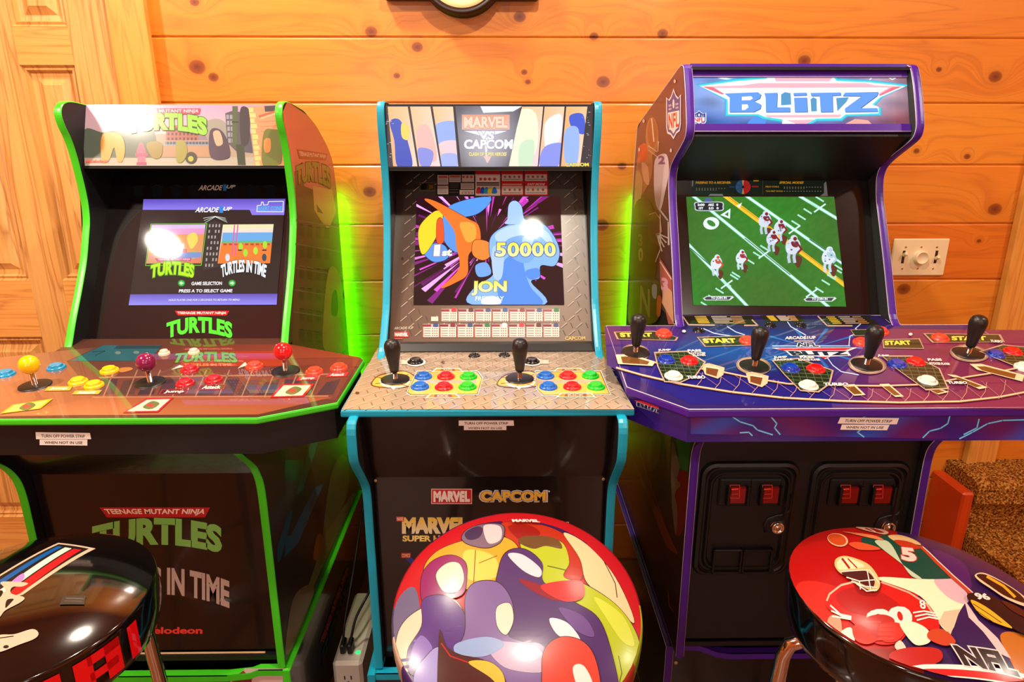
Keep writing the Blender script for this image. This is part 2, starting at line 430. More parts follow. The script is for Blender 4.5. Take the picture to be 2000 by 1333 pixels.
def shield(A, cx, cy, w, h, sk=0.):
    """crest: blue top with stars, white lower field with red letters"""
    def P(l): return [(cx + (x + sk * 0) * w, cy + y * h - x * sk * h) for x, y in l]
    o = [(-.5, -.36), (-.32, -.30), (-.17, -.36), (0, -.5), (.17, -.36), (.32, -.30), (.5, -.36), (.5, .22), (.42, .36), (.2, .40), (0, .5), (-.2, .40), (-.42, .36), (-.5, .22)]
    A.poly(P([(x * 1.12, y * 1.1) for x, y in o]), '#e9dde0')
    A.poly(P(o), '#27408c')
    A.poly(P([(x * .86, y * .86) for x, y in [(-.5, -.06), (.5, -.06), (.5, .22), (.42, .36), (.2, .40), (0, .5), (-.2, .40), (-.42, .36), (-.5, .22)]]), '#ece0e0')
    A.text('NFL', P([(-.38, -.02), (.38, -.02), (.38, .30), (-.38, .30)]), '#c8242c', bold=.03)
    A.ell(cx, cy - .22 * h, .07 * w, .10 * h, '#e9dde0')
    for sx in (-.32, -.2, .2, .32):
        for sy in (-.2, -.12): A.ell(*P([(sx, sy)])[0], .035 * w, .026 * h, '#e9dde0', n=6, up=False)
    A.up()

# ================================================================== setting
D = 1.946; PL = .167; PZ = .304
def wk(px, py): p = on(px, py, (0, D, 0), Vector((0, -1, 0))); return p.x, p.z
KN = [(385, 131, .022), (417, 151, .014), (380, 4, .012), (725, 62, .016), (815, 92, .015), (775, 148, .009), (1015, 33, .016), (1024, 141, .009), (1031, 160, .008), (1178, 160, .018), (1294, 66, .014), (1160, 71, .012),
      (722, 375, .018), (1571, 119, .017), (1944, 150, .018), (1834, 136, .008), (1790, 295, .009), (1889, 306, .009), (1943, 409, .020), (1912, 471, .007), (1765, 565, .02), (1215, 325, .012), (1175, 440, .02), (1236, 488, .008)]
knots = [(*wk(a, b), r) for a, b, r in KN]
wood('pine_wall', 0, '#d06214', '#e2942e', '#943804', plank=PL, z0=PZ, knots=knots, gscale=15, contrast=.75)
wood('pine_vertical', 2, '#d4964e', '#e0ae68', '#8e4a14', gscale=20, tint=.2, contrast=1.5)
wood('pine_cross', 0, '#dc9348', '#e6ab5c', '#9c5216', gscale=22, tint=.2, contrast=1.1)
wood('pine_depth', 1, '#c43408', '#d0480e', '#802204', gscale=20, tint=.2, contrast=.7)
wood('pine_trim', 2, '#d98a35', '#e6a550', '#9a4c10', gscale=18, tint=.2, contrast=.8)

mb = MB()          # back wall: boards with bevelled edges and grooves between them
z = PZ - 2 * PL
while z < CEIL:
    z0, z1 = max(z, 0), min(z + PL, CEIL)
    if z1 > 0:
        x0, x1 = -2.6, 2.6; g = .0035; dp = .0045
        pts = [(D + dp, z0), (D + dp, z0 + .002), (D + .0015, z0 + g), (D, z0 + g + .003), (D, z1 - g), (D + .002, z1 - g + .003), (D + dp, z1)]
        vs = [(x0, y, zz) for y, zz in pts] + [(x1, y, zz) for y, zz in pts]
        mb.mesh(vs, [(i, i + 1, 7 + i + 1, 7 + i) for i in range(6)], 'pine_wall')
    z += PL
mb.box(-2.6, 2.6, D + .008, D + .08, 0, CEIL, 'pine_wall')
struct(mb.build('wall_back'), 'knotty pine board wall behind the three arcade cabinets', 'wall')
mb = MB(); mb.box(-2.6, 2.6, -2.6, D + .08, -.08, 0, 'floor_brown'); struct(mb.build('floor'), 'dark brown floor below the arcade cabinets and stools', 'floor')
mb = MB(); mb.box(-2.6, 2.6, -2.6, D + .08, CEIL, CEIL + .06, 'ceiling_wood'); struct(mb.build('ceiling'), 'wooden ceiling over the game room', 'ceiling')
mb = MB(); mb.box(-2.68, -2.6, -2.6, D + .08, 0, CEIL, 'pine_wall'); struct(mb.build('wall_left'), 'pine wall at the side with the door', 'wall')
mb = MB(); mb.box(2.6, 2.68, -2.6, D + .08, 0, CEIL, 'pine_wall'); struct(mb.build('wall_right'), 'pine wall beyond the carpeted steps', 'wall')
mb = MB(); mb.box(-2.6, 2.6, -2.68, -2.6, 0, CEIL, 'pine_wall'); struct(mb.build('wall_front'), 'pine wall behind the viewer', 'wall')
for i, wx in enumerate((-.9, 1.3)):  # framed glowing panels added behind the fill lights, out of view
    mb = MB()
    mb.box(wx - .55, wx + .55, -2.6, -2.585, 1.0, 2.1, 'window_glow')
    for a, b, c, d in ((-.62, -.55, .93, 2.17), (.55, .62, .93, 2.17), (-.55, .55, .93, 1.0), (-.55, .55, 2.1, 2.17), (-.02, .02, 1.0, 2.1)):
        mb.box(wx + a, wx + b, -2.6, -2.565, c, d, 'pine_trim', .004)
    struct(mb.build('window_%d' % (i + 1)), None)

# door (six raised panels) and its casing, left of the cabinets
def door():
    yd = D - .03; k = yd / D
    X = lambda v: v * k
    mb = MB()
    xs = dict(l=X(-1.83), r=X(-1.05))
    st = [(-1.83, -1.72), (-1.405, -1.31), (-1.161, -1.05)]
    rails = [(0, .2), (.812, .983), (1.568, 1.662), (1.93, 2.03)]
    for a, b in st: mb.box(X(a), X(b), yd, D, 0, 2.03, 'pine_vertical')
    for a, b in rails:
        for c, d in ((-1.72, -1.405), (-1.31, -1.161)): mb.box(X(c), X(d), yd + .0005, D, a, b, 'pine_cross')
    for (c, d) in ((-1.72, -1.405), (-1.31, -1.161)):
        for (a, b) in ((.2, .812), (.983, 1.568), (1.662, 1.93)):
            x0, x1 = X(c), X(d); zz0, zz1 = a, b
            rings = [(0, yd), (.006, yd + .010), (.012, yd + .006), (.017, yd + .017), (.03, yd + .019), (.048, yd + .008), (.05, yd + .006)]
            prev = None
            for (ins, y) in rings:
                cur = [(x0 + ins, y, zz0 + ins), (x1 - ins, y, zz0 + ins), (x1 - ins, y, zz1 - ins), (x0 + ins, y, zz1 - ins)]
                if prev:
                    for i in range(4): mb.face([prev[i], prev[(i + 1) % 4], cur[(i + 1) % 4], cur[i]], 'pine_vertical')
                prev = cur
            mb.face(prev, 'pine_vertical')
    d = struct(mb.build('door_1'), 'six-panel pine door left of the green-trimmed cabinet', 'door')
    kb = MB(); M = Matrix.Translation((X(-1.77), yd, .95)) @ Matrix.Rotation(math.pi / 2, 4, 'X')
    kb.lathe([(.03, 0), (.03, .006), (.011, .010), (.011, .03), (.026, .038), (.029, .052), (.02, .062), (0, .064)], 'gold_metal', M); kb.build('door_handle', d)
door()
mb = MB()
mb.box(-1.03, -.93, D - .046, D - .022, 0, 2.12, 'pine_trim', .003); mb.box(-1.03, -.948, D - .022, D, 0, 2.12, 'pine_trim', .002)
mb.box(-1.9, -1.03, D - .046, D, 2.03, 2.12, 'pine_cross', .003)
struct(mb.build('trim_1'), 'pine casing along the edge of the six-panel door', 'trim')
mb = MB()
mb.box(1.5, 1.535, D - .03, D, .36, CEIL, 'pine_trim', .004); mb.box(1.535, 1.60, D - .022, D, .36, CEIL, 'pine_trim', .003)
struct(mb.build('trim_2'), 'upright pine trim on the wall above the carpeted steps', 'trim')

# carpeted steps at the right, with their pine skirt board
def carpet():
    m, t, b = new_mat('shag_carpet'); N = t.nodes
    tc = N.new('ShaderNodeTexCoord'); n1 = N.new('ShaderNodeTexNoise'); n1.inputs['Scale'].default_value = 150; n1.inputs['Detail'].default_value = 4
    r = N.new('ShaderNodeValToRGB'); r.color_ramp.elements[0].position = .36; r.color_ramp.elements[0].color = (*lin('#54290a'), 1)
    r.color_ramp.elements[1].position = .7; r.color_ramp.elements[1].color = (*lin('#e8ac5a'), 1); e = r.color_ramp.elements.new(.5); e.color = (*lin('#a4601c'), 1)
    t.links.new(tc.outputs['Object'], n1.inputs['Vector']); t.links.new(n1.outputs['Fac'], r.inputs[0]); t.links.new(r.outputs[0], b.inputs['Base Color'])
    bp = N.new('ShaderNodeBump'); bp.inputs['Strength'].default_value = 1; bp.inputs['Distance'].default_value = .012
    t.links.new(n1.outputs['Fac'], bp.inputs['Height']); t.links.new(bp.outputs[0], b.inputs['Normal']); b.inputs['Roughness'].default_value = .95
    b.inputs['Specular IOR Level'].default_value = .1
    mb = MB(); prof = [(D, 0), (D, .372), (1.86, .372), (1.805, .368), (1.788, .35), (1.785, .30), (1.80, .28), (1.815, .19), (1.60, .186), (1.515, .182), (1.495, .165), (1.493, .11), (1.51, .095), (1.515, 0)]
    x0, x1 = 1.452, 2.58; nx = 200
    # fine ruffled surface: subdivide along the profile and jitter for the tufts
    fine = []
    for (a, c), (b_, d_) in zip(prof[1:], prof[2:]):
        n = max(2, int(math.hypot(b_ - a, d_ - c) / .0055))
        fine += [(a + (b_ - a) * i / n, c + (d_ - c) * i / n) for i in range(n)]
    fine.append(prof[-1]); rnd = random.Random(3); vs = []
    for j, (y, zz) in enumerate(fine):
        for i in range(nx + 1):
            q = rnd.uniform(-.004, .004) if 0 < j < len(fine) - 1 else 0
            vs.append((x0 + (x1 - x0) * i / nx + (rnd.uniform(-.002, .002) if 0 < i < nx else 0), min(y - q, D - .001), max(zz + q, 0)))
    fs = [(j * (nx + 1) + i, j * (nx + 1) + i + 1, (j + 1) * (nx + 1) + i + 1, (j + 1) * (nx + 1) + i) for j in range(len(fine) - 1) for i in range(nx)]
    mb.mesh(vs, fs, 'shag_carpet', smooth=True)
    mb.prism(prof, lambda a, b_, h: (h, a, b_), x0 + .001, x1 - .001, 'shag_carpet', cap0=True, cap1=True)
    struct(mb.build('floor_steps'), 'brown shag-carpeted steps at the foot of the wall', 'steps')
carpet()
mb = MB()
mb.box(1.412, 1.45, 1.79, D - .001, 0, .336, 'pine_depth', .006)
struct(mb.build('trim_3'), 'reddish pine board closing the side of the carpeted steps', 'trim')

# recessed ceiling cans, with the two added wall washers
for i, (lx, ly) in enumerate(CANS):
    t = thing('recessed_ceiling_light', 'recessed round ceiling light above the game room', 'ceiling light', (lx, ly, CEIL), 'recessed ceiling lights')
    mb = MB(); mb.lathe([(.074, -.0005), (.074, -.008), (.095, -.006), (.1, -.0005)], 'white_plastic', Matrix.Translation((lx, ly, CEIL)), seg=40); mb.build('trim_ring', t)

# dimmer plate on the wall
def plate():
    t = thing('wall_control_plate', 'cream control plate with round dial and two sliders on the pine wall', 'wall switch', (1.245, D, 1.0415))
    mb = MB(); x0, x1, z0, z1 = 1.156, 1.322, .986, 1.097
    mb.box(x0, x1, D - .007, D + .001, z0, z1, 'cream_plastic', .003)
    for sx in (.22, .5, .78):
        for sz in (.2, .78):
            mb.lathe([(.0028, 0), (.0028, .0012), (0, .0014)], 'gold_metal', Matrix.Translation((x0 + (x1 - x0) * sx, D - .0068, z0 + (z1 - z0) * sz)) @ Matrix.Rotation(math.pi / 2, 4, 'X'), seg=10)
    pl = mb.build('face_plate', t)
    mb = MB(); mb.lathe([(.021, 0), (.0205, .012), (.018, .016), (.0165, .0165), (.0155, .0145), (0, .0145)], 'cream_plastic', Matrix.Translation((1.239, D - .007, 1.042)) @ Matrix.Rotation(math.pi / 2, 4, 'X')); mb.build('dial', t)
    for sx, dz in ((1.190, .006), (1.288, -.004)):
        mb = MB(); mb.box(sx - .004, sx + .004, D - .0073, D - .0066, 1.024, 1.062, 'sign_black')
        M = Matrix.Translation((sx, D - .009, 1.043 + dz)) @ Matrix.Rotation(-.5, 4, 'X'); q = MB(); q.box(-.0045, .0045, -.014, .002, -.005, .005, 'cream_plastic', .0015)
        mb.mesh([M @ Vector(v) for v in q.v], q.f, 'cream_plastic'); mb.build('slider', t)
plate()

# roundel sign at the top of the picture
def sign():
    cx, cz, R = -.105, 1.800, .112; y1 = D - .001
    t = thing('wall_sign', 'dark roundel sign with a cross bar hung high on the pine wall', 'sign', (cx, D, cz))
    mb = MB(); mb.box(-.312, .097, y1 - .045, y1, 1.729, 1.871, 'sign_black', .006); mb.build('cross_bar', t)
    M = Matrix.Translation((cx, y1, cz)) @ Matrix.Rotation(math.pi / 2, 4, 'X')
    mb = MB(); mb.lathe([(R, 0), (R, .058), (R - .004, .062), (R - .011, .062), (R - .011, .056), (0, .056)], 'sign_black', M, 64); dsk = mb.build('round_body', t)
    mb = MB(); mb.lathe([(R - .016, .0562), (R - .018, .0585), (R - .036, .0585), (R - .038, .0562)], 'sign_cream', M, 64); mb.build('cream_ring', dsk)
    mb = MB(); mb.lathe([(R - .043, .0562), (R - .044, .058), (R - .047, .058), (R - .048, .0562)], 'sign_red', M, 64); mb.build('red_ring', dsk)
    mb = MB(); mb.lathe([(R - .055, .0562), (R - .056, .059), (0, .059)], 'sign_cream', M, 48); mb.build('centre_disc', dsk)
sign()

# ================================================================== cabinet builders
NEGY = Vector((0, -1, 0))
def yz(p): return lambda a, b, h: (h, a, b)
def side_panel(t, prof, x0, x1, out, trim, face_mat='black_inner', bead=None):
    """one side board (thickness x0..x1) with T-moulding all round; returns the part; out = -1/+1 = which face is the outer one"""
    mb = MB(); mb.prism(prof, lambda a, b, h: (h, a, b), x0 + .0008, x1 - .0008, face_mat, side='black_satin')
    tr = MB(); n = len(prof)
    area = sum(prof[i - 1][0] * prof[i][1] - prof[i][0] * prof[i - 1][1] for i in range(n)); sg = 1 if area > 0 else -1
    nor = []
    for i in range(n):
        a, b, c = prof[i - 1], prof[i], prof[(i + 1) % n]
        d1 = Vector((b[0] - a[0], b[1] - a[1])).normalized(); d2 = Vector((c[0] - b[0], c[1] - b[1])).normalized()
        m = Vector((d1.y + d2.y, -(d1.x + d2.x))) * sg
        m = m.normalized() if m.length > 1e-6 else Vector((d1.y, -d1.x)) * sg
        nor.append(m / max(.5, m.dot(Vector((d1.y, -d1.x)) * sg)))
    w = x1 - x0; rows = [(0, -.0005), (0, .0006), (.12, .0018), (.5, .0024), (.88, .0018), (1, .0006), (1, -.0005)]
    vs = [(x0 + w * u, prof[i][0] + nor[i].x * o, prof[i][1] + nor[i].y * o) for i in range(n) for u, o in rows]; k = len(rows)
    tr.mesh(vs, [(i * k + j, i * k + j + 1, ((i + 1) % n) * k + j + 1, ((i + 1) % n) * k + j) for i in range(n) for j in range(k - 1)], trim)
    if bead:
        for xx in ((x0 if out < 0 else x1), (x1 if out < 0 else x0)):
            tr.tube([(xx, p[0] + nor[i].x * -.0002, p[1] + nor[i].y * -.0002) for i, p in enumerate(prof)], .0009, bead, seg=6, closed=True)
    return mb, tr
def smooth_prof(pr, it=2, cut=.013):
    for _ in range(it):
        out = []; n = len(pr)
        for i in range(n):
            a, b, c = Vector(pr[i - 1]), Vector(pr[i]), Vector(pr[(i + 1) % n]); l1, l2 = (a - b).length, (c - b).length
            if (l1 > .25 and l2 > .25) or min(l1, l2) < .004: out.append(tuple(b)); continue
            p, q = b + (a - b) / l1 * min(.25 * l1, cut), b + (c - b) / l2 * min(.25 * l2, cut); out += [tuple(p), tuple(q)]
        pr = out; cut *= .5
    return pr
def fin_panel(t, mb, tr):
    o = mb.build('side_panel', t); tr.build('edge_moulding', o); return o
def slab(mb, x0, x1, y0, z0, y1, z1, th, mat, bev=0):
    """flat board through (y0,z0)-(y1,z1), thickness th behind the face"""
    P0, N = plane_yz(y0, z0, y1, z1)
    q = [(x0, y0, z0), (x1, y0, z0), (x1, y1, z1), (x0, y1, z1)]; b = [tuple(Vector(p) - N * th) for p in q]
    mb.mesh(q + b, [(0, 1, 2, 3), (7, 6, 5, 4), (0, 4, 5, 1), (1, 5, 6, 2), (2, 6, 7, 3), (3, 7, 4, 0)], mat)
def extr_line(mb, pts, x0, x1, th, mat):
    """sheet bent along (y,z) points"""
    for (a, b) in zip(pts, pts[1:]):
        d = Vector((b[0] - a[0], b[1] - a[1])).normalized(); n = Vector((-d.y, d.x)) * th
        q = [(x0, a[0], a[1]), (x1, a[0], a[1]), (x1, b[0], b[1]), (x0, b[0], b[1])]
        w = [(x, y + n.x, z + n.y) for x, y, z in q]
        mb.mesh(q + w, [(0, 1, 2, 3), (7, 6, 5, 4), (0, 4, 5, 1), (1, 5, 6, 2), (2, 6, 7, 3), (3, 7, 4, 0)], mat)
def deck(t, poly, plane, trim, top_mat, under, trim_h, box_h, inset, bead=None, fascia_mat=None):
    """control deck: poly = plan outline [(x,y)] front trim edge; returns (MB top, children later)"""
    P0, N = plane
    zz = lambda x, y: P0.z - N.y / N.z * (y - P0.y)
    top = MB(); n = len(poly); c = Vector((sum(p[0] for p in poly) / n, sum(p[1] for p in poly) / n))
    v = [(x, y, zz(x, y)) for x, y in poly]; top.mesh(v, [tuple(range(n))], top_mat)
    ins = inset_poly(poly, .003)
    v2 = [(x, y, zz(x, y) - trim_h * .5) for x, y in ins]
    top.mesh(v + v2, [(i, (i + 1) % n, n + (i + 1) % n, n + i) for i in range(n)], under)
    tr = MB(); rows = [(0.0004, -.0003), (-.0012, -.0012), (-.0022, -.004), (-.0022, -trim_h + .003), (-.0012, -trim_h + .0005), (.0006, -trim_h)]
    vs = []
    for o, h in rows:
        pp = inset_poly(poly, o)
        vs += [(x, y, zz(x, y) + h) for x, y in pp]
    tr.mesh(vs, [(j * n + i, j * n + (i + 1) % n, (j + 1) * n + (i + 1) % n, (j + 1) * n + i) for j in range(len(rows) - 1) for i in range(n)], trim)
    if bead: tr.tube([(x, y, zz(x, y) - .0006) for x, y in inset_poly(poly, -.0012)], .0009, bead, 6, True)
    bx = MB(); pp = inset_poly(poly, inset)
    a = [(x, y, zz(x, y) - trim_h) for x, y in pp]; b = [(x, y, zz(x, y) - trim_h - box_h) for x, y in pp]
    bx.mesh(a + b, [(i, (i + 1) % n, n + (i + 1) % n, n + i) for i in range(n)] + [tuple(range(n)), tuple(range(2 * n - 1, n - 1, -1))], fascia_mat or under)
    return top, tr, bx
def inset_poly(poly, d):
    n = len(poly); ar = sum(poly[i - 1][0] * poly[i][1] - poly[i][0] * poly[i - 1][1] for i in range(n)); sg = 1 if ar > 0 else -1
    out = []
    for i in range(n):
        a, b, c = Vector(poly[i - 1]), Vector(poly[i]), Vector(poly[(i + 1) % n])
        d1, d2 = (b - a).normalized(), (c - b).normalized()
        n1, n2 = Vector((-d1.y, d1.x)) * sg, Vector((-d2.y, d2.x)) * sg
        m = n1 + n2; m = m / max(m.dot(n1), .35); out.append((b.x + m.x * d, b.y + m.y * d))
    return out
# ---- controls (shared meshes, one object each)
_pm = {}
def proto(key, fn):
    if key not in _pm:
        mb = MB(); fn(mb); _pm[key] = mb.data(key)
    return _pm[key]
def basis(P, N):
    X = Vector((1, 0, 0)); Y = N.cross(X).normalized()
    return Matrix(((X.x, Y.x, N.x, P.x), (X.y, Y.y, N.y, P.y), (X.z, Y.z, N.z, P.z), (0, 0, 0, 1)))
def place(name, me, parent, M, label=None):
    o = bpy.data.objects.new(name, me); COL.objects.link(o); o.parent = parent
    o.matrix_local = M
    if label: o['label'] = label
    return o
def button(t, P, N, mat, label, r=.0172, small=False):
    M = Matrix.Translation(-t.location) @ basis(P, N)
    rim = proto('push_button_' + mat + str(r), lambda mb: mb.lathe([(r, -.001), (r, .0025), (r * .96, .0042), (r * .82, .0052), (r * .74, .0048), (r * .72, .002), (0, .002)], mat, seg=28))
    pl = proto('plunger_' + mat + str(r), lambda mb: mb.lathe([(r * .69, .001), (r * .69, .0082), (r * .64, .0094), (r * .5, .0092), (0, .0084)], mat, seg=28))
    b = place('push_button', rim, t, M, label); place('plunger', pl, b, Matrix())
def switch(t, P, N, label):
    M = Matrix.Translation(-t.location) @ basis(P, N)
    me = proto('switch_bezel', lambda mb: mb.lathe([(.0125, -.001), (.0125, .002), (.011, .0032), (.0095, .0028), (.009, .0012), (0, .0012)], 'btn_black', seg=24))
    kb = proto('switch_lever', lambda mb: mb.lathe([(.004, .001), (.0042, .006), (.003, .0085), (0, .009)], 'btn_black', seg=14))
    b = place('toggle_switch', me, t, M, label); place('lever', kb, b, Matrix())
def stick(t, P, N, kind, label, lean=(0, 0)):
    M = Matrix.Translation(-t.location) @ basis(P, N)
    base = proto('joystick_base', lambda mb: (mb.lathe([(.0275, .0002), (.0275, .0022), (.0255, .003), (.006, .0034), (0, .0034)], 'rubber_black', seg=36),
                                              mb.lathe([(.0048, .003), (.0048, .036), (0, .036)], 'chrome', seg=16)))
    b = place('joystick', base, t, M, label)
    if kind == 'bat':
        me = proto('bat_top', lambda mb: mb.lathe([(.0058, .017), (.0078, .0175), (.0088, .021), (.0105, .034), (.0132, .048), (.0150, .058), (.0156, .066), (.0148, .073), (.0120, .0785), (.0070, .0815), (0, .0822)], 'rubber_black', seg=32))
    else:
        R = .0178; me = proto('ball_top_' + kind, lambda mb: mb.lathe([(R * math.sin(math.pi * k / 18), .0435 - R * math.cos(math.pi * k / 18)) for k in range(19)], 'ball_' + kind, seg=32))
    place('knob', me, b, Matrix.Rotation(lean[0], 4, 'Y') @ Matrix.Rotation(lean[1], 4, 'X'))
def sticker(t, plane, q1, q2, edge=None):
    """two strips of white tape with printed words; quads in photo pixels TL TR BR BL"""
    P0, N = plane; mb = MB()
    for q, s in ((q1, 'TURN OFF POWER STRIP'), (q2, 'WHEN NOT IN USE')):
        a = [on(*p, P0, N) for p in q]
        v = [p + N * .0003 for p in a] + [p + N * .0008 for p in a]
        mb.mesh(v, [(0, 1, 2, 3), (4, 5, 6, 7), (0, 1, 5, 4), (1, 2, 6, 5), (2, 3, 7, 6), (3, 0, 4, 7)], 'label_white')
        A = Art(mb, plane, 'print_dull', z=.0009)
        (tl, tr_, br, bl) = q; lerp = lambda p, r, k: (p[0] + (r[0] - p[0]) * k, p[1] + (r[1] - p[1]) * k)
        l0, l1, r0, r1 = lerp(tl, tr_, .1), lerp(bl, br, .1), lerp(tl, tr_, .9), lerp(bl, br, .9)
        A.text(s, [lerp(l0, l1, .28), lerp(r0, r1, .28), lerp(r0, r1, .76), lerp(l0, l1, .76)], '#1c1818', bold=.018)
        N = N; P0 = P0
    o = mb.build('tape_label', t); o['label'] = 'white tape label with printed words'
def riser(name, label, x0, x1, yf, yb, ztop, trim, dipx, dipz, bead=None, face='black_panel', loc=None):
    t = thing(name, label, 'cabinet riser', ((x0 + x1) / 2, (yf + yb) / 2, 0))
    parts = []
    th = .016
    prof = [(yf, 0), (yf, ztop - .0025), (yb, ztop - .0025), (yb, 0)]
    for xa, o in ((x0, -1), (x1 - th, 1)):
        mb, tr = side_panel(t, prof, xa, xa + th, o, trim, face, bead); parts.append((mb, tr))
    fp = MB(); a, b = x0 + th + .0005, x1 - th - .0005
    top = [(a, ztop - .004), (a + dipx, ztop - .004), (a + dipx * 1.35, ztop - .012), (a + dipx * 1.75, ztop - dipz * .8), (a + dipx * 2.3, ztop - dipz), (b - dipx * 2.3, ztop - dipz), (b - dipx * 1.75, ztop - dipz * .8), (b - dipx * 1.35, ztop - .012), (b - dipx, ztop - .004), (b, ztop - .004)]
    poly = [(a, 0.0)] + top + [(b, 0.0)]
    fp.prism(poly, lambda p, q, h: (p, h, q), yf + .004, yf + .02, face)
    ft = MB()
    for (p, q) in zip(top, top[1:]):
        ft.prism([(p[0], p[1]), (q[0], q[1]), (q[0], q[1] + .0028), (p[0], p[1] + .0028)], lambda m, n, h: (m, h, n), yf + .0005, yf + .02, trim)
        ft.prism([(p[0], p[1] - .011), (q[0], q[1] - .011), (q[0], q[1] + .0028), (p[0], p[1] + .0028)], lambda m, n, h: (m, h, n), yf + .0004, yf + .0041, trim)
    bk = MB(); bk.box(x0 + th, x1 - th, yb - .02, yb - .004, 0, ztop - .004, 'black_satin')
    bk.box(x0 + th, x1 - th, yf + .06, yb - .02, ztop - dipz - .02, ztop - dipz - .006, 'black_satin')
    return t, parts, fp, ft, bk

# ================================================================== LEFT: green-trimmed four-player cabinet
def edge_y(prof, z):
    ys = []
    for a, b in zip(prof, prof[1:] + prof[:1]):
        if (a[1] - z) * (b[1] - z) <= 0 and abs(a[1] - b[1]) > 1e-9: ys.append(a[0] + (b[0] - a[0]) * (z - a[1]) / (b[1] - a[1]))
    return (min(ys), max(ys)) if ys else None
def side_fill(mb, prof, X, sgn, zs, fn, nu=6, mat='print_vinyl', off=2e-4):
    x = X + sgn * off
    for z0, z1 in zip(zs, zs[1:]):
        e0, e1 = edge_y(prof, z0), edge_y(prof, z1)
        if not e0 or not e1: continue
        for i in range(nu):
            u0, u1 = i / nu, (i + 1) / nu; g = .0012
            Y = lambda e, u: e[0] + g + (e[1] - e[0] - 2 * g) * u
            mb.face([(x, Y(e0, u0), z0), (x, Y(e0, u1), z0), (x, Y(e1, u1), z1), (x, Y(e1, u0), z1)], mat, cols=[fn(u0, z0), fn(u1, z0), fn(u1, z1), fn(u0, z1)])
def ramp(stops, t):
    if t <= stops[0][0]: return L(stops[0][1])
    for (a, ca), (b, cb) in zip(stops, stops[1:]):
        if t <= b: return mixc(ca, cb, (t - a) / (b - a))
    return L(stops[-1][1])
frange = lambda a, b, n: [a + (b - a) * i / n for i in range(n + 1)]

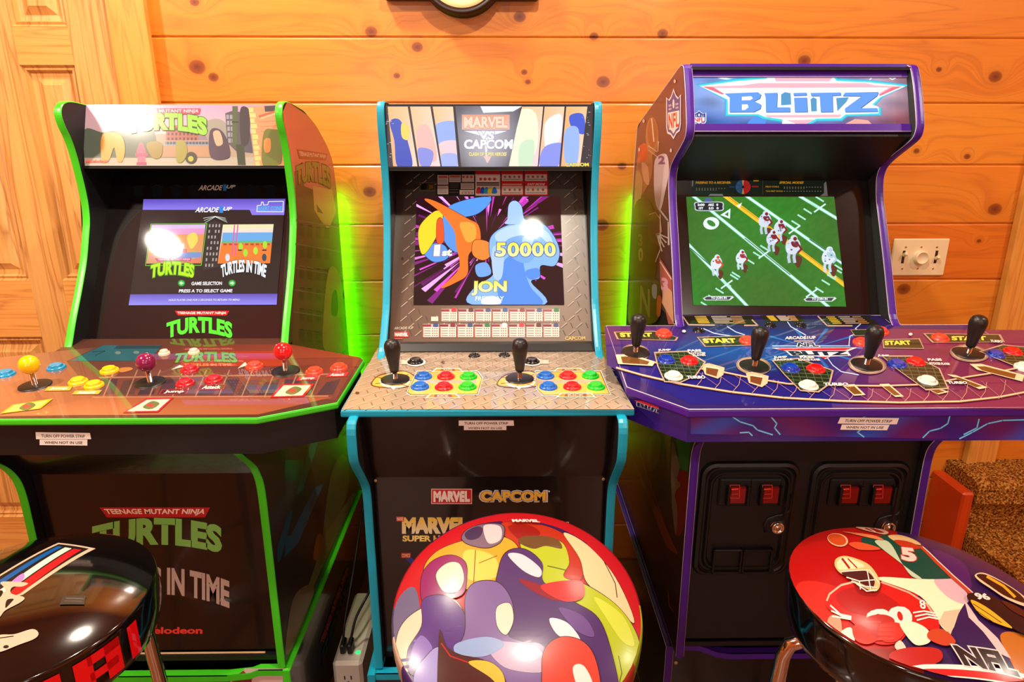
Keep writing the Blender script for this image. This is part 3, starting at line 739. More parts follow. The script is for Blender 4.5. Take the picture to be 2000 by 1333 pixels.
LX0, LX1 = -.953, -.470; TH = .016; LI0, LI1 = LX0 + TH, LX1 - TH
LPROF = [(1.57, 1.452), (1.535, 1.4545), (1.512, 1.451), (1.498, 1.440), (1.493, 1.424), (1.500, 1.40), (1.512, 1.379), (1.521, 1.345), (1.526, 1.307), (1.530, 1.27), (1.531, 1.236), (1.526, 1.20), (1.513, 1.17), (1.487, 1.112), (1.449, 1.051), (1.409, .992), (1.382, .9455),
         (1.37, .934), (1.10, .911), (1.072, .906), (1.072, .845), (1.10, .818), (1.138, .783), (1.154, .758), (1.163, .735), (1.167, .70), (1.165, .559), (1.160, .294), (1.915, .294), (1.915, 1.20), (1.912, 1.25), (1.897, 1.313), (1.875, 1.340), (1.839, 1.366), (1.755, 1.41), (1.659, 1.441)]
LPROF = smooth_prof(LPROF)
def left_cabinet():
    t = thing('arcade_cabinet', 'arcade cabinet with bright green edging and coloured ball-top joysticks by the pine door', 'arcade machine', (-.7115, 1.5, .294), 'upright arcade cabinets along the wall')
    # side panels
    mb, tr = side_panel(t, LPROF, LX0, LI0, -1, 'green_trim'); fin_panel(t, mb, tr)
    mb, tr = side_panel(t, LPROF, LI1, LX1, 1, 'green_trim')
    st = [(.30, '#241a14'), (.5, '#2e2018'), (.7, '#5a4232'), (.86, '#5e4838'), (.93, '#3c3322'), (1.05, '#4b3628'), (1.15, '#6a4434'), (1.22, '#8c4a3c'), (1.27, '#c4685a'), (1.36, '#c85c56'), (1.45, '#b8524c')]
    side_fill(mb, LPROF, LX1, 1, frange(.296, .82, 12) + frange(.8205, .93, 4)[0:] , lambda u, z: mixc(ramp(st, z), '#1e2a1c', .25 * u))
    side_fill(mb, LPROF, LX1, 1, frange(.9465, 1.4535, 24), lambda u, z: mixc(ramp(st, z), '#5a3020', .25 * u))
    pl = (Vector((LX1, 0, 0)), Vector((1, 0, 0)))
    A = Art(mb, pl, 'print_vinyl', (520, 180, 2.5625), z=4e-4)
    A.poly([(140, 395), (185, 420), (190, 470), (235, 490), (240, 600), (290, 620), (355, 670), (392, 1290), (128, 1290), (135, 1040), (152, 860), (156, 640)], '#54362a')   # street of brick houses
    A.poly([(232, 470), (330, 490), (348, 600), (310, 690), (270, 640), (240, 590)], '#c08a50')      # yellow evening sky gap
    A.poly([(285, 610), (250, 560), (255, 600)], '#54362a')
    for k in range(6):
        y = 660 + k * 105
        for j, x in enumerate((165, 205, 248, 290)):
            A.poly([(x, y + j * 6), (x + 26, y + 4 + j * 6), (x + 24, y + 66 + j * 4), (x - 1, y + 60 + j * 4)], '#2c2420', False)
            A.line([(x - 2, y + j * 6), (x + 28, y + 5 + j * 6)], 4, '#7d6656', False)
    A.up()
    for y in (640, 760, 880, 990, 1100): A.line([(150 - (y - 640) * .03, y), (365 + (y - 640) * .05, y + 40)], 6, '#6e5848')
    A.blob([(310, 900), (345, 880), (375, 960), (390, 1120), (392, 1290), (290, 1290), (286, 1100)], '#a8783c')    # plain ochre field
    A.blob([(330, 1010), (352, 1000), (356, 1110), (325, 1110)], '#3c2a1c')
    A.poly([(152, 285), (306, 308), (298, 342), (165, 334)], '#8f2c28'); A.text('TEENAGE MUTANT NINJA', [(162, 296), (300, 314), (295, 334), (168, 327)], '#e0b0a0', bold=.02)
    A.text('TURTLES', [(146, 345), (318, 352), (322, 458), (150, 440)], '#6e7430', bold=.05, warp=arch(.28), edge='#3a1c14', ew=.04)
    B = Art(mb, pl, 'print_vinyl', (460, 840, 2.703), z=4e-4)
    B.grad([(262, 160), (360, 160), (350, 270), (255, 270)], ['#2f8f50', '#2a8a48', '#2c6a3c', '#35553a'], 2, 2)
    B.poly([(400, 50), (445, 40), (350, 330), (320, 340)], '#3c7a58')
    B.blob([(300, 400), (370, 310), (410, 330), (430, 470), (380, 640), (290, 820), (235, 860), (230, 760)], '#2e2b1e')
    B.blob([(270, 470), (300, 430), (250, 640), (225, 700), (222, 620)], '#1d5a70'); B.poly([(290, 560), (420, 300), (462, 290), (440, 340), (330, 600), (260, 670), (265, 560)], '#23607a')
    B.blob([(500, 250), (560, 130), (600, 200), (590, 330), (520, 520), (480, 640), (460, 560)], '#5a5a2c'); B.blob([(430, 560), (465, 570), (450, 670), (410, 680)], '#9a5a24')
    B.poly([(380, 830), (480, 540), (620, 330), (640, 340), (560, 500), (400, 850)], '#6a6a34')
    B.blob([(300, 900), (380, 820), (410, 870), (300, 1150), (262, 1160)], '#7a5c3c')
    fin_panel(t, mb, tr)
    # marquee
    mp = plane_yz(1.538, 1.322, 1.5875, 1.447)
    mb = MB(); slab(mb, LI0, LI1, 1.538, 1.322, 1.5875, 1.447, .012, 'black_satin')
    A = Art(mb, mp, 'print_satin', (150, 190, 4.762), clip=[(25, 66), (1862, 66), (1942, 640), (75, 640)])
    A.clip = None
    A.grad([(32, 70), (1864, 70), (1905, 340), (62, 340)], ['#cfa0bc', '#d08cb8', '#c8a8a8', '#c2b0b8'], 8, 4)
    A.grad([(62, 340), (1905, 340), (1940, 638), (76, 638)], ['#8a8a80', '#a88a78', '#a89a88', '#8c9084'], 8, 4)
    A.clip = A._cw([A.w2(*p) for p in [(34, 70), (1864, 70), (1940, 638), (76, 638)]])
    A.blob([(76, 300), (250, 330), (420, 290), (560, 330), (700, 300), (740, 420), (690, 560), (400, 580), (80, 580)], '#59655a')
    A.rect(60, 560, 1940, 640, '#a9a597'); A.rect(700, 440, 1420, 562, '#a98468'); A.rect(60, 556, 1420, 566, '#77736a')
    A.poly([(830, 290), (870, 262), (1130, 262), (1140, 440), (830, 440)], '#9a5c54'); A.poly([(1130, 310), (1250, 300), (1250, 440), (1130, 440)], '#87707e')
    for yy in (285, 330, 375):
        for xx in range(845, 1130, 36): A.rect(xx, yy, xx + 18, yy + 26, '#5a3438', False)
    A.up(); A.rect(826, 405, 1240, 412, '#c8a090', False); A.rect(826, 412, 1240, 440, '#4a5060'); A.rect(760, 440, 1300, 450, '#8a94a0')
    for xx in range(830, 1240, 30): A.rect(xx, 414, xx + 6, 440, '#8090a0', False)
    A.up()
    A.blob([(1180, 260), (1290, 200), (1390, 250), (1400, 420), (1250, 440)], '#8f8d86')
    # hydrant
    A.blob([(560, 520), (575, 450), (600, 420), (625, 450), (640, 520)], '#b85a76'); A.rect(566, 505, 640, 628, '#c06680'); A.rect(545, 520, 662, 552, '#b05070'); A.rect(558, 606, 650, 632, '#9c4866')
    # dark building, lamp post, corner house
    A.poly([(1382, 150), (1450, 126), (1590, 150), (1640, 520), (1480, 500), (1400, 420)], '#51505c')
    for yy in range(165, 420, 55):
        for xx in (1392, 1424): A.rect(xx + (yy - 165) * .08, yy, xx + 24 + (yy - 165) * .08, yy + 40, '#8a8c9c', False)
    A.up(); A.blob([(1520, 120), (1590, 100), (1612, 200), (1600, 420), (1530, 430)], '#3f3a40')
    A.rect(1448, 84, 1498, 450, '#4f5c42'); A.poly([(1480, 440), (1555, 440), (1572, 632), (1500, 632)], '#3c4636'); A.rect(1442, 225, 1506, 240, '#36402e')
    A.poly([(1596, 88), (1900, 76), (1940, 638), (1660, 638), (1625, 300)], '#d8906a')
    for k in range(11):
        y = 100 + k * 50; A.poly([(1600 + k * 6, y), (1640 + k * 6 + 16 * (k % 2), y - 2), (1646 + k * 6 + 16 * (k % 2), y + 40), (1606 + k * 6, y + 42)], '#e6c07c', False)
    A.up(); A.poly([(1744, 84), (1850, 78), (1852, 130), (1752, 138)], '#4a4448'); A.poly([(1690, 172), (1850, 122), (1856, 142), (1700, 194)], '#b0604c'); A.poly([(1702, 194), (1856, 142), (1860, 156), (1712, 206)], '#e0b08a')
    for k in range(9): A.line([(1700 + k * 8, 230 + k * 46), (1900 + k * 4, 218 + k * 46)], 3, '#b87050', False)
    A.up()
    A.blob([(1740, 330), (1830, 300), (1900, 340), (1912, 560), (1880, 632), (1730, 632)], '#6c7238'); A.blob([(1745, 400), (1800, 390), (1800, 500), (1750, 510)], '#d08a4c')
    A.blob([(240, 350), (400, 350), (450, 460), (430, 590), (380, 590), (350, 470), (300, 590), (235, 590)], '#d89a48')
    A.blob([(650, 440), (740, 410), (800, 450), (780, 560), (700, 560)], '#8a7a3c'); A.ell(1065, 565, 55, 55, '#3a3a2c'); A.ell(1062, 575, 26, 26, '#a8a83c'); A.blob([(930, 420), (1000, 410), (1030, 500), (990, 600), (930, 590)], '#8f8a3a')
    A.blob([(1240, 320), (1330, 300), (1400, 400), (1420, 560), (1250, 560)], '#4a3c4c'); A.blob([(1270, 330), (1330, 320), (1360, 430), (1300, 450)], '#b8a088')
    A.poly([(480, 106), (1156, 106), (1142, 160), (520, 160)], '#a8385c'); A.text('TEENAGE MUTANT NINJA', [(520, 114), (1140, 114), (1130, 154), (545, 154)], '#eac0cc', bold=.02)
    A.clip = None
    A.text('TURTLES', [(470, 146), (1210, 146), (1215, 316), (470, 300)], '#86c838', bold=.06, warp=arch(.3), edge='#365c24', ew=.035)
    mb.c = [[tuple(v * .72 for v in c) for c in f] for f in mb.c]
    A.text('nickelodeon', [(82, 582), (290, 582), (292, 608), (84, 608)], '#ee5048', bold=.03)
    mb.build('marquee', t)
    # soffit under the marquee, top and rear shell
    mb = MB(); extr_line(mb, [(1.538, 1.322), (1.66, 1.315)], LI0, LI1, -.008, 'black_inner'); mb.build('soffit', t)
    mb = MB(); extr_line(mb, [(1.5875, 1.447), (1.66, 1.436), (1.755, 1.405), (1.835, 1.362), (1.892, 1.31), (1.905, 1.25), (1.908, .30)], LI0, LI1, -.006, 'black_satin'); mb.build('rear_shell', t)
    mb = MB(); mb.box(LI0, LI1, 1.18, 1.908, .294, .306, 'black_satin'); mb.build('floor_board', t)
    # led strip on the rear edge
    mb = MB(); mb.box(LX1 - .012, LX1 - .004, 1.9185, 1.923, .40, 1.22, 'led_green'); o = mb.build('led_strip', t); o['label'] = 'green LED strip on the rear edge'
    # monitor panel
    bp = plane_yz(1.423, .925, 1.662, 1.318)
    mb = MB(); slab(mb, LI0, LI1, 1.423, .925, 1.662, 1.318, .012, 'black_panel')
    A = Art(mb, bp, 'print_plexi', (240, 340, 3.809))
    A.grad([(-330, -40), (1240, -40), (1170, 1265), (-260, 1265)], ['#060507', '#0a090c', '#2a0c0a', '#120605'], 4, 6)  # reddish brown towards the bottom: reflected wood put into the colour
    for k in range(9):
        x = 80 + k * 140; A.rect(x, 95, x + 70, 170, '#0d1018', False); A.line([(x - 10, 100), (x + 35, 82), (x + 80, 100)], 8, '#14161e', False)
    A.up()
    A.text('ARCADE', [(570, 84), (740, 84), (738, 122), (567, 122)], '#b8b2ac', bold=.02, shear=.06); A.text('1', [(748, 76), (772, 76), (770, 126), (746, 126)], '#1c6cae', bold=.05); A.text('UP', [(775, 82), (838, 82), (834, 108), (770, 108)], '#b8b2ac', bold=.02, shear=.1)
    A.poly([(388, 1020), (792, 1020), (770, 1053), (408, 1053)], '#c8161c'); A.text('TEENAGE MUTANT NINJA', [(404, 1026), (775, 1026), (764, 1048), (414, 1048)], '#f0e0dc', bold=.02)
    A.text('TURTLES', [(325, 1062), (815, 1062), (815, 1184), (325, 1184)], '#45c030', bold=.05, warp=arch(.38), edge='#0c0806', ew=.03)
    bz = mb.build('monitor_bezel', t)
    mb = MB(); A = Art(mb, bp, 'screen', (240, 340, 3.809), z=.0016)
    sq = [(156, 190), (1211, 187), (1146, 975), (46, 979)]
    A.grad(sq, ['#2c2224', '#241c1c', '#2a2220', '#332a24'], 6, 6)
    A.grad([(156, 190), (1211, 187), (1205, 269), (150, 269)], ['#5a4ab8', '#6252b8', '#8a74e8', '#8a7ae8'], 6, 3)
    A.poly([(945, 268), (1205, 268), (1202, 308), (962, 308)], '#8a78e4'); A.poly([(900, 262), (1206, 262), (1206, 272), (950, 272)], '#8a78e4')
    A.grad([(58, 898), (1152, 893), (1146, 975), (46, 979)], ['#6a5cc0', '#5c4cae', '#8e86f0', '#9690ee'], 6, 3)
    A.text('ARCADE', [(548, 250), (716, 250), (714, 288), (544, 288)], '#f4f2ff', bold=.03, shear=.06, edge='#2a2a5a', ew=.02); A.text('1', [(722, 244), (750, 244), (748, 292), (720, 292)], '#2c86d8', bold=.05); A.text('UP', [(752, 248), (815, 248), (810, 276), (748, 276)], '#f4f2ff', bold=.03, shear=.1)
    A.outline([(998, 282), (1002, 238), (1030, 236), (1034, 212), (1046, 212), (1048, 234), (1080, 232), (1086, 208), (1196, 206), (1192, 284)], 5, '#eaf2ff')
    A.text('INSERT COINS', [(1006, 244), (1186, 242), (1182, 276), (1004, 278)], '#58b8f0', bold=.03, edge='#1c4c94', ew=.02)
    # tower with lit windows
    A.poly([(628, 372), (690, 350), (745, 372), (735, 690), (600, 720)], '#37302f')
    for k in range(3): A.line([(595 - k * 6 + 18, 366 - k * 17), (690, 350 - 34 - k * 2 + 6), (770 - k * 6 + 8, 362 - k * 15)], 3, '#d8e8d8', False)
    A.up()
    for r in range(8):
        for c_ in range(4):
            x = 644 + c_ * 24 - r * 4; y = 378 + r * 42
            if (r * 3 + c_) % 5 != 4: A.poly([(x, y), (x + 11, y - 2), (x + 10, y + 20), (x - 1, y + 22)], '#a8a09a', False)
    A.up()
    # two game previews (plain scenes)
    A.outline([(212, 376), (628, 372), (586, 682), (172, 684)], 5, '#6cc83c')
    A.grad([(218, 382), (618, 378), (584, 668), (178, 670)], ['#e8b0e0', '#e098d8', '#e07848', '#d89868'], 4, 4)
    A.poly([(216, 384), (618, 380), (614, 408), (213, 412)], '#d8b8e4'); A.poly([(205, 455), (610, 450), (590, 600), (192, 602)], '#e0985c')
    A.rect(275, 455, 390, 520, '#8a94a0'); A.rect(360, 520, 460, 570, '#b8ccd0'); A.blob([(480, 470), (540, 440), (560, 500), (510, 560)], '#e8d060'); A.rect(450, 560, 480, 620, '#d05878'); A.blob([(520, 580), (560, 590), (540, 630), (505, 625)], '#7ccc60')
    A.poly([(330, 590), (590, 585), (584, 625), (330, 630)], '#7890c8'); A.poly([(240, 630), (515, 626), (508, 652), (258, 655)], '#c84878'); A.text('TEENAGE MUTANT NINJA', [(262, 633), (506, 630), (502, 648), (268, 651)], '#f0c8d8', bold=.02)
    A.text('TURTLES', [(215, 652), (540, 652), (532, 752), (208, 752)], '#b8e820', bold=.05, warp=arch(.3), edge='#48a028', ew=.05)
    A.grad([(748, 380), (1124, 377), (1096, 668), (708, 670)], ['#f0ead8', '#e8e0d8', '#e87838', '#e88040'], 4, 4)
    A.poly([(746, 440), (1118, 438), (1112, 500), (740, 502)], '#68a8e0'); A.poly([(748, 380), (1124, 377), (1120, 408), (745, 410)], '#e4e0ae'); A.poly([(738, 502), (1112, 500), (1111, 516), (737, 518)], '#58b878'); A.poly([(737, 518), (1111, 516), (1098, 664), (712, 666)], '#ea7c34')
    for k in range(9): A.rect(752 + k * 40, 520, 776 + k * 40, 534, '#b84830', False)
    for x in (828, 852): A.line([(x + 6, 384), (x - 14, 610)], 9, '#e060a0', False)
    A.up()
    for (x, y, c_) in ((880, 545, '#a8d838'), (915, 590, '#a8d838'), (990, 575, '#b8dc40'), (1060, 530, '#a8d838'), (782, 625, '#d8d8e8'), (1055, 625, '#384858')): A.ell(x, y, 17, 28, c_, False)
    A.up(); A.rect(860, 566, 890, 576, '#28344c', False); A.rect(1040, 566, 1072, 576, '#28344c')
    A.text('TURTLES IN TIME', [(728, 640), (1080, 640), (1068, 735), (735, 735)], '#f0f6f8', bold=.04, warp=arch(.45), edge='#283840', ew=.03)
    for x, ar in ((440, '<'), (816, '>')):
        A.ell(x, 816, 28, 26, '#1f7a30'); A.ell(x, 816, 22, 20, '#48c050'); d = -1 if ar == '<' else 1
        A.poly([(x + d * 15, 816), (x, 802), (x, 811), (x - d * 13, 811), (x - d * 13, 821), (x, 821), (x, 830)], '#d8f8d8')
    A.text('GAME SELECTION', [(516, 806), (742, 804), (740, 830), (513, 832)], '#f0ecec', bold=.03); A.text('PRESS A TO SELECT GAME', [(424, 862), (820, 860), (817, 884), (420, 886)], '#f4f0f0', bold=.03)
    A.text('HOLD PLAYER ONE FOR 5 SECONDS TO RETURN TO MENU', [(348, 934), (875, 932), (872, 947), (345, 949)], '#dcd8f8', bold=.02)
    mb.build('screen', bz)
    # deck
    DP = plane_yz(.95, .910, 1.379, .946)
    Xc = -.7115; R = [(-.424, 1.052), (-.300, 1.108), (-.291, 1.303), (-.400, 1.322), (LI1 + TH - .0, 1.330), (LX1, 1.36), (LI1, 1.379), (LI1, 1.428)]
    outl = [(-.424, 1.052), (-.300, 1.108), (-.2905, 1.298), (-.300, 1.312), (-.468, 1.330), (-.468, 1.377), (LI1, 1.377), (LI1, 1.424)]
    outl = outl + [(2 * Xc - x, y) for x, y in outl[::-1]]
    top, tr, bx = deck(t, outl, DP, 'green_trim', 'print_plexi', 'black_satin', .0125, .060, .006)
    top.c[0] = [lin('#4a2a20')] * len(outl)
    A = Art(top, DP, 'print_plexi', (0, 580, 2.778))
    A.grad([(0, 330), (560, 270), (640, 640), (0, 650)], ['#9a6444', '#402c28', '#80442c', '#94603c'], 6, 4)
    A.grad([(560, 262), (1570, 258), (1960, 330), (360, 350)], ['#3c2420', '#6a2c1c', '#7a3420', '#4c2820'], 6, 3)
    A.grad([(360, 350), (1955, 332), (1820, 560), (530, 560)], ['#4a2c28', '#6a2c20', '#58302c', '#6a3a2c'], 6, 4)
    A.grad([(530, 545), (1810, 545), (1400, 640), (0, 645)], ['#84482e', '#80402a', '#8a4a2c', '#a06a44'], 6, 3)
    A.grad([(-900, 335), (0, 335), (0, 650), (-1200, 650)], ['#8a5a44', '#9a6444', '#94603c', '#80503c'], 3, 2)
    for k in range(12): A.poly([(560 + k * 110, 450 + (k % 3) * 8), (640 + k * 110, 446), (620 + k * 108, 530), (530 + k * 108, 534)], ('#3f2a34', '#4a3230', '#382830')[k % 3], False)
    A.up()
    for k in range(10): A.line([(620 + k * 125, 400), (560 + k * 125, 545)], 7, '#86604c', False)
    A.line([(540, 440), (1850, 420)], 8, '#86604c'); A.line([(500, 546), (1780, 540)], 5, '#a07058')
    A.poly([(560, 264), (882, 264), (800, 348), (375, 350)], '#1d4d58'); A.poly([(640, 266), (880, 266), (868, 282), (615, 284)], '#17343e')
    for x, y in ((640, 305), (740, 303)): A.ell(x, y, 16, 8, '#5a6a68', up=False)
    A.up(); A.line([(500, 300), (570, 296), (520, 318)], 4, '#17343e')
    A.poly([(1000, 300), (1530, 296), (1560, 378), (980, 380)], '#8c2c14'); A.text('TURTLES', [(960, 300), (1275, 298), (1290, 352), (930, 354)], '#5a8a3c', bold=.05, edge='#24401c', ew=.03, warp=arch(.15)); A.text('TURTLES IN TIME', [(1000, 364), (1255, 362), (1262, 376), (995, 378)], '#c87850', bold=.02)
    A.poly([(1290, 390), (1330, 356), (1345, 372)], '#e0c8b0'); A.poly([(930, 398), (975, 372), (1000, 380)], '#d8c0b0')
    A.blob([(640, 392), (700, 384), (720, 396), (660, 412)], '#a06a34')
    for (q, s) in (([(880, 505), (1028, 502), (1012, 530), (862, 532)], 'Jump'), ([(1090, 480), (1226, 478), (1214, 505), (1070, 508)], 'Attack'), ([(1625, 436), (1728, 432), (1716, 454), (1608, 458)], 'Jump'), ([(1785, 416), (1893, 412), (1880, 434), (1768, 438)], 'Attack'), ([(262, 490), (395, 488), (380, 512), (240, 514)], 'Jump'), ([(410, 512), (555, 510), (535, 532), (388, 534)], 'Attack')):
        yel = q[0][0] < 600; A.poly(q, '#b8862c' if yel else '#b03038'); c = lambda i, j, k: (q[i][0] + (q[j][0] - q[i][0]) * k, q[i][1] + (q[j][1] - q[i][1]) * k)
        A.poly([(p[0] + (sum(a[0] for a in q) / 4 - p[0]) * .05, p[1] + (sum(a[1] for a in q) / 4 - p[1]) * .14) for p in q], '#c89a34' if yel else ('#4a2024' if q[0][0] < 1300 else '#c02830'))
        A.text(s, [(p[0] + (sum(a[0] for a in q) / 4 - p[0]) * .3, p[1] + (sum(a[1] for a in q) / 4 - p[1]) * .35) for p in q], '#f0d8d0', bold=.03)
    for q, c1, c2 in (([(795, 555), (945, 550), (860, 630), (665, 634)], '#a02028', '#cbb4a8'), ([(1530, 478), (1706, 476), (1650, 546), (1465, 552)], '#b82024', '#cfc0a4'), ([(70, 590), (290, 556), (220, 612), (0, 640)], '#d0a020', '#d8c060')):
        m = (sum(a[0] for a in q) / 4, sum(a[1] for a in q) / 4); A.poly(q, c1); A.poly([(p[0] + (m[0] - p[0]) * .16, p[1] + (m[1] - p[1]) * .2) for p in q], c2)
        A.blob([(m[0] - 40, m[1] + 10), (m[0] + 10, m[1] - 22), (m[0] + 50, m[1] - 8), (m[0] + 5, m[1] + 22)], '#5a6a38'); A.ell(m[0], m[1], 22, 9, '#a04038')
    dk = top.build('control_deck', t); tr.build('edge_moulding', dk); bx.build('deck_apron', dk)
    P0, N = DP; at = lambda x, y: on(x, y, P0, N)
    for (x, y, mt) in ((11, 733, 'btn_cyan'), (110, 720, 'btn_cyan'), (214, 726, 'btn_yellow'), (153, 748, 'btn_yellow'), (184, 755, 'btn_yellow'), (371, 724, 'btn_crimson'), (362, 751, 'btn_crimson'), (417.6, 744, 'btn_crimson'), (497, 717, 'btn_coral'), (614, 728, 'btn_coral'), (662, 720.5, 'btn_coral')):
        button(t, at(x, y), N, mt, {'btn_cyan': 'blue', 'btn_yellow': 'yellow', 'btn_crimson': 'crimson', 'btn_coral': 'bright red'}[mt] + ' push button')
    for x, y in ((321, 692), (379, 690)): button(t, at(x, y), N, 'btn_cream', 'small cream start button', r=.0115)
    for x, y, k in ((69, 754, 'yellow'), (294, 748.5, 'purple'), (558, 726, 'red'), (-190, 742, 'blue')): stick(t, at(x, y), N, k, k + ' ball-top joystick')
    # front: kick board and door panel
    mb = MB(); slab(mb, LI0, LI1, 1.185, .742, 1.10, .865, .01, 'black_panel'); mb.build('kick_board', t)
    fp = plane_yz(1.19, .305, 1.19, .741)
    mb = MB(); mb.box(LI0, LI1, 1.19, 1.203, .312, .742, 'black_panel', .001)
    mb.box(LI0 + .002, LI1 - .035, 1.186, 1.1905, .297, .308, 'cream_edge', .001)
    A = Art(mb, fp, 'print_vinyl', (0, 860, 2.778))
    A.poly([(540, 366), (1140, 366), (1112, 420), (580, 420)], '#b81c26'); A.text('TEENAGE MUTANT NINJA', [(562, 374), (1120, 374), (1104, 410), (586, 410)], '#efe4dc', bold=.03)
    A.text('TURTLES', [(500, 420), (1205, 420), (1205, 570), (500, 570)], '#7cc860', bold=.055, warp=arch(.32))
    A.text('TURTLES IN TIME', [(480, 690), (1245, 690), (1245, 840), (480, 840)], '#d0ccc8', bold=.04, warp=arch(.5)); A.text('nickelodeon', [(700, 1015), (1100, 1015), (1098, 1052), (700, 1052)], '#f04038', bold=.035)
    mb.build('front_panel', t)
    yf = 1.052 + .006; sp = (Vector((0, yf, 0)), NEGY)
    sticker(t, sp, [(70, 844.5), (176, 846), (178.5, 858), (71, 858)], [(78, 859), (171, 859), (171, 870.5), (78, 869.5)])
left_cabinet()
def left_riser():
    t, parts, fp, ft, bk = riser('cabinet_riser', 'low riser box with green-edged lip and printed street scene under the four-player cabinet', LX0 - .010, LX1 + .010, 1.155, 1.915, .289, 'green_trim', .052, .018)
    for i, (mb, tr) in enumerate(parts):
        if i == 1:
            A = Art(mb, (Vector((LX1 + .010, 0, 0)), Vector((1, 0, 0))), 'print_vinyl', (560, 940, 3.391), z=3e-4)
            A.text('TEENAGE MUTANT NINJA', [(222, 1065), (398, 560), (412, 590), (246, 1085)], '#b83420', bold=.05, edge='#5a1810', ew=.08)
            A.text('TURTLES', [(236, 1120), (405, 640), (440, 610), (215, 1290)], '#1f4a34', bold=.05)
        fin_panel(t, mb, tr)
    fpl = (Vector((0, 1.159, 0)), NEGY)
    A = Art(fp, fpl, 'print_vinyl', (0, 860, 2.778), z=2e-4)
    A.grad([(860, 1318), (1562, 1318), (1566, 1440), (820, 1440)], ['#d8c4bc', '#dcc4c0', '#d8b0a8', '#d8b0a8'], 4, 2); A.grad([(1330, 1240), (1562, 1240), (1562, 1322), (1240, 1322)], ['#e0cccc', '#e0cccc', '#dcc4c0', '#dcc4c0'], 3, 2)
    A.poly([(1240, 1440), (1250, 1330), (1268, 1292), (1320, 1260), (1365, 1300), (1380, 1440)], '#7a2c28'); A.poly([(1255, 1300), (1320, 1252), (1372, 1300)], '#8c342c'); A.rect(1536, 1280, 1546, 1440, '#5a4a4a'); A.blob([(1120, 1350), (1180, 1340), (1240, 1380), (1240, 1440), (1100, 1440)], '#5a6a50')
    fp.build('front_panel', t); ft.build('edge_moulding', t); bk.build('back_panel', t)
left_riser()

# ================================================================== MIDDLE: teal-trimmed two-player cabinet
MX0, MX1 = -.267, .211; MI0, MI1 = MX0 + TH, MX1 - TH
MPROF = [(1.55, 1.452), (1.50, 1.453), (1.486, 1.447), (1.480, 1.43), (1.482, 1.389), (1.492, 1.34), (1.497, 1.31), (1.498, 1.25), (1.486, 1.185), (1.456, 1.10), (1.420, 1.02), (1.372, .968), (1.338, .9365),
         (1.06, .9165), (1.030, .9135), (1.030, .85), (1.040, .832), (1.100, .765), (1.111, .745), (1.114, .72), (1.112, .335), (1.905, .335), (1.905, 1.22), (1.89, 1.30), (1.80, 1.38), (1.68, 1.43)]
MPROF = smooth_prof(MPROF)
def tread(A, u0, u1, v0, v1, pitch, hi='#8d8070', lo='#3c3630', ln=.017, w=.0028, skip=None):
    """raised diamond-tread pattern of the printed steel plate"""
    r = 0; v = v0
    while v < v1:
        u = u0 + (pitch / 2 if r % 2 else 0)
        while u < u1:
            if not (skip and skip(u, v)):
                k = ln * .70; a = (u - k / 2, v - k / 2); b = (u + k / 2, v + k / 2)
                A.wpoly([(a[0] - w * .2 + .0012, a[1] - .0012 - w * .2), (b[0] + .0012 + w * .5, b[1] - .0012 - w * .5), (b[0] + .0012, b[1] - .0012), (a[0] + .0012 - w, a[1] - .0012)], lo)
                A.z += 2e-5; A.wpoly([(a[0] - w * .6, a[1] + w * .2), a, (b[0] + w * .5, b[1] - w * .1), (b[0] + w * .2, b[1] + w * .5)], hi); A.z -= 2e-5
                u2 = u + pitch / 2
                A.wpoly([(u2 - .003, v + .006), (u2 - .001, v + .007), (u2 + .004, v - .006), (u2 + .002, v - .007)], lo)
            u += pitch
        v += pitch * .5; r += 1
    A.z += 5e-5
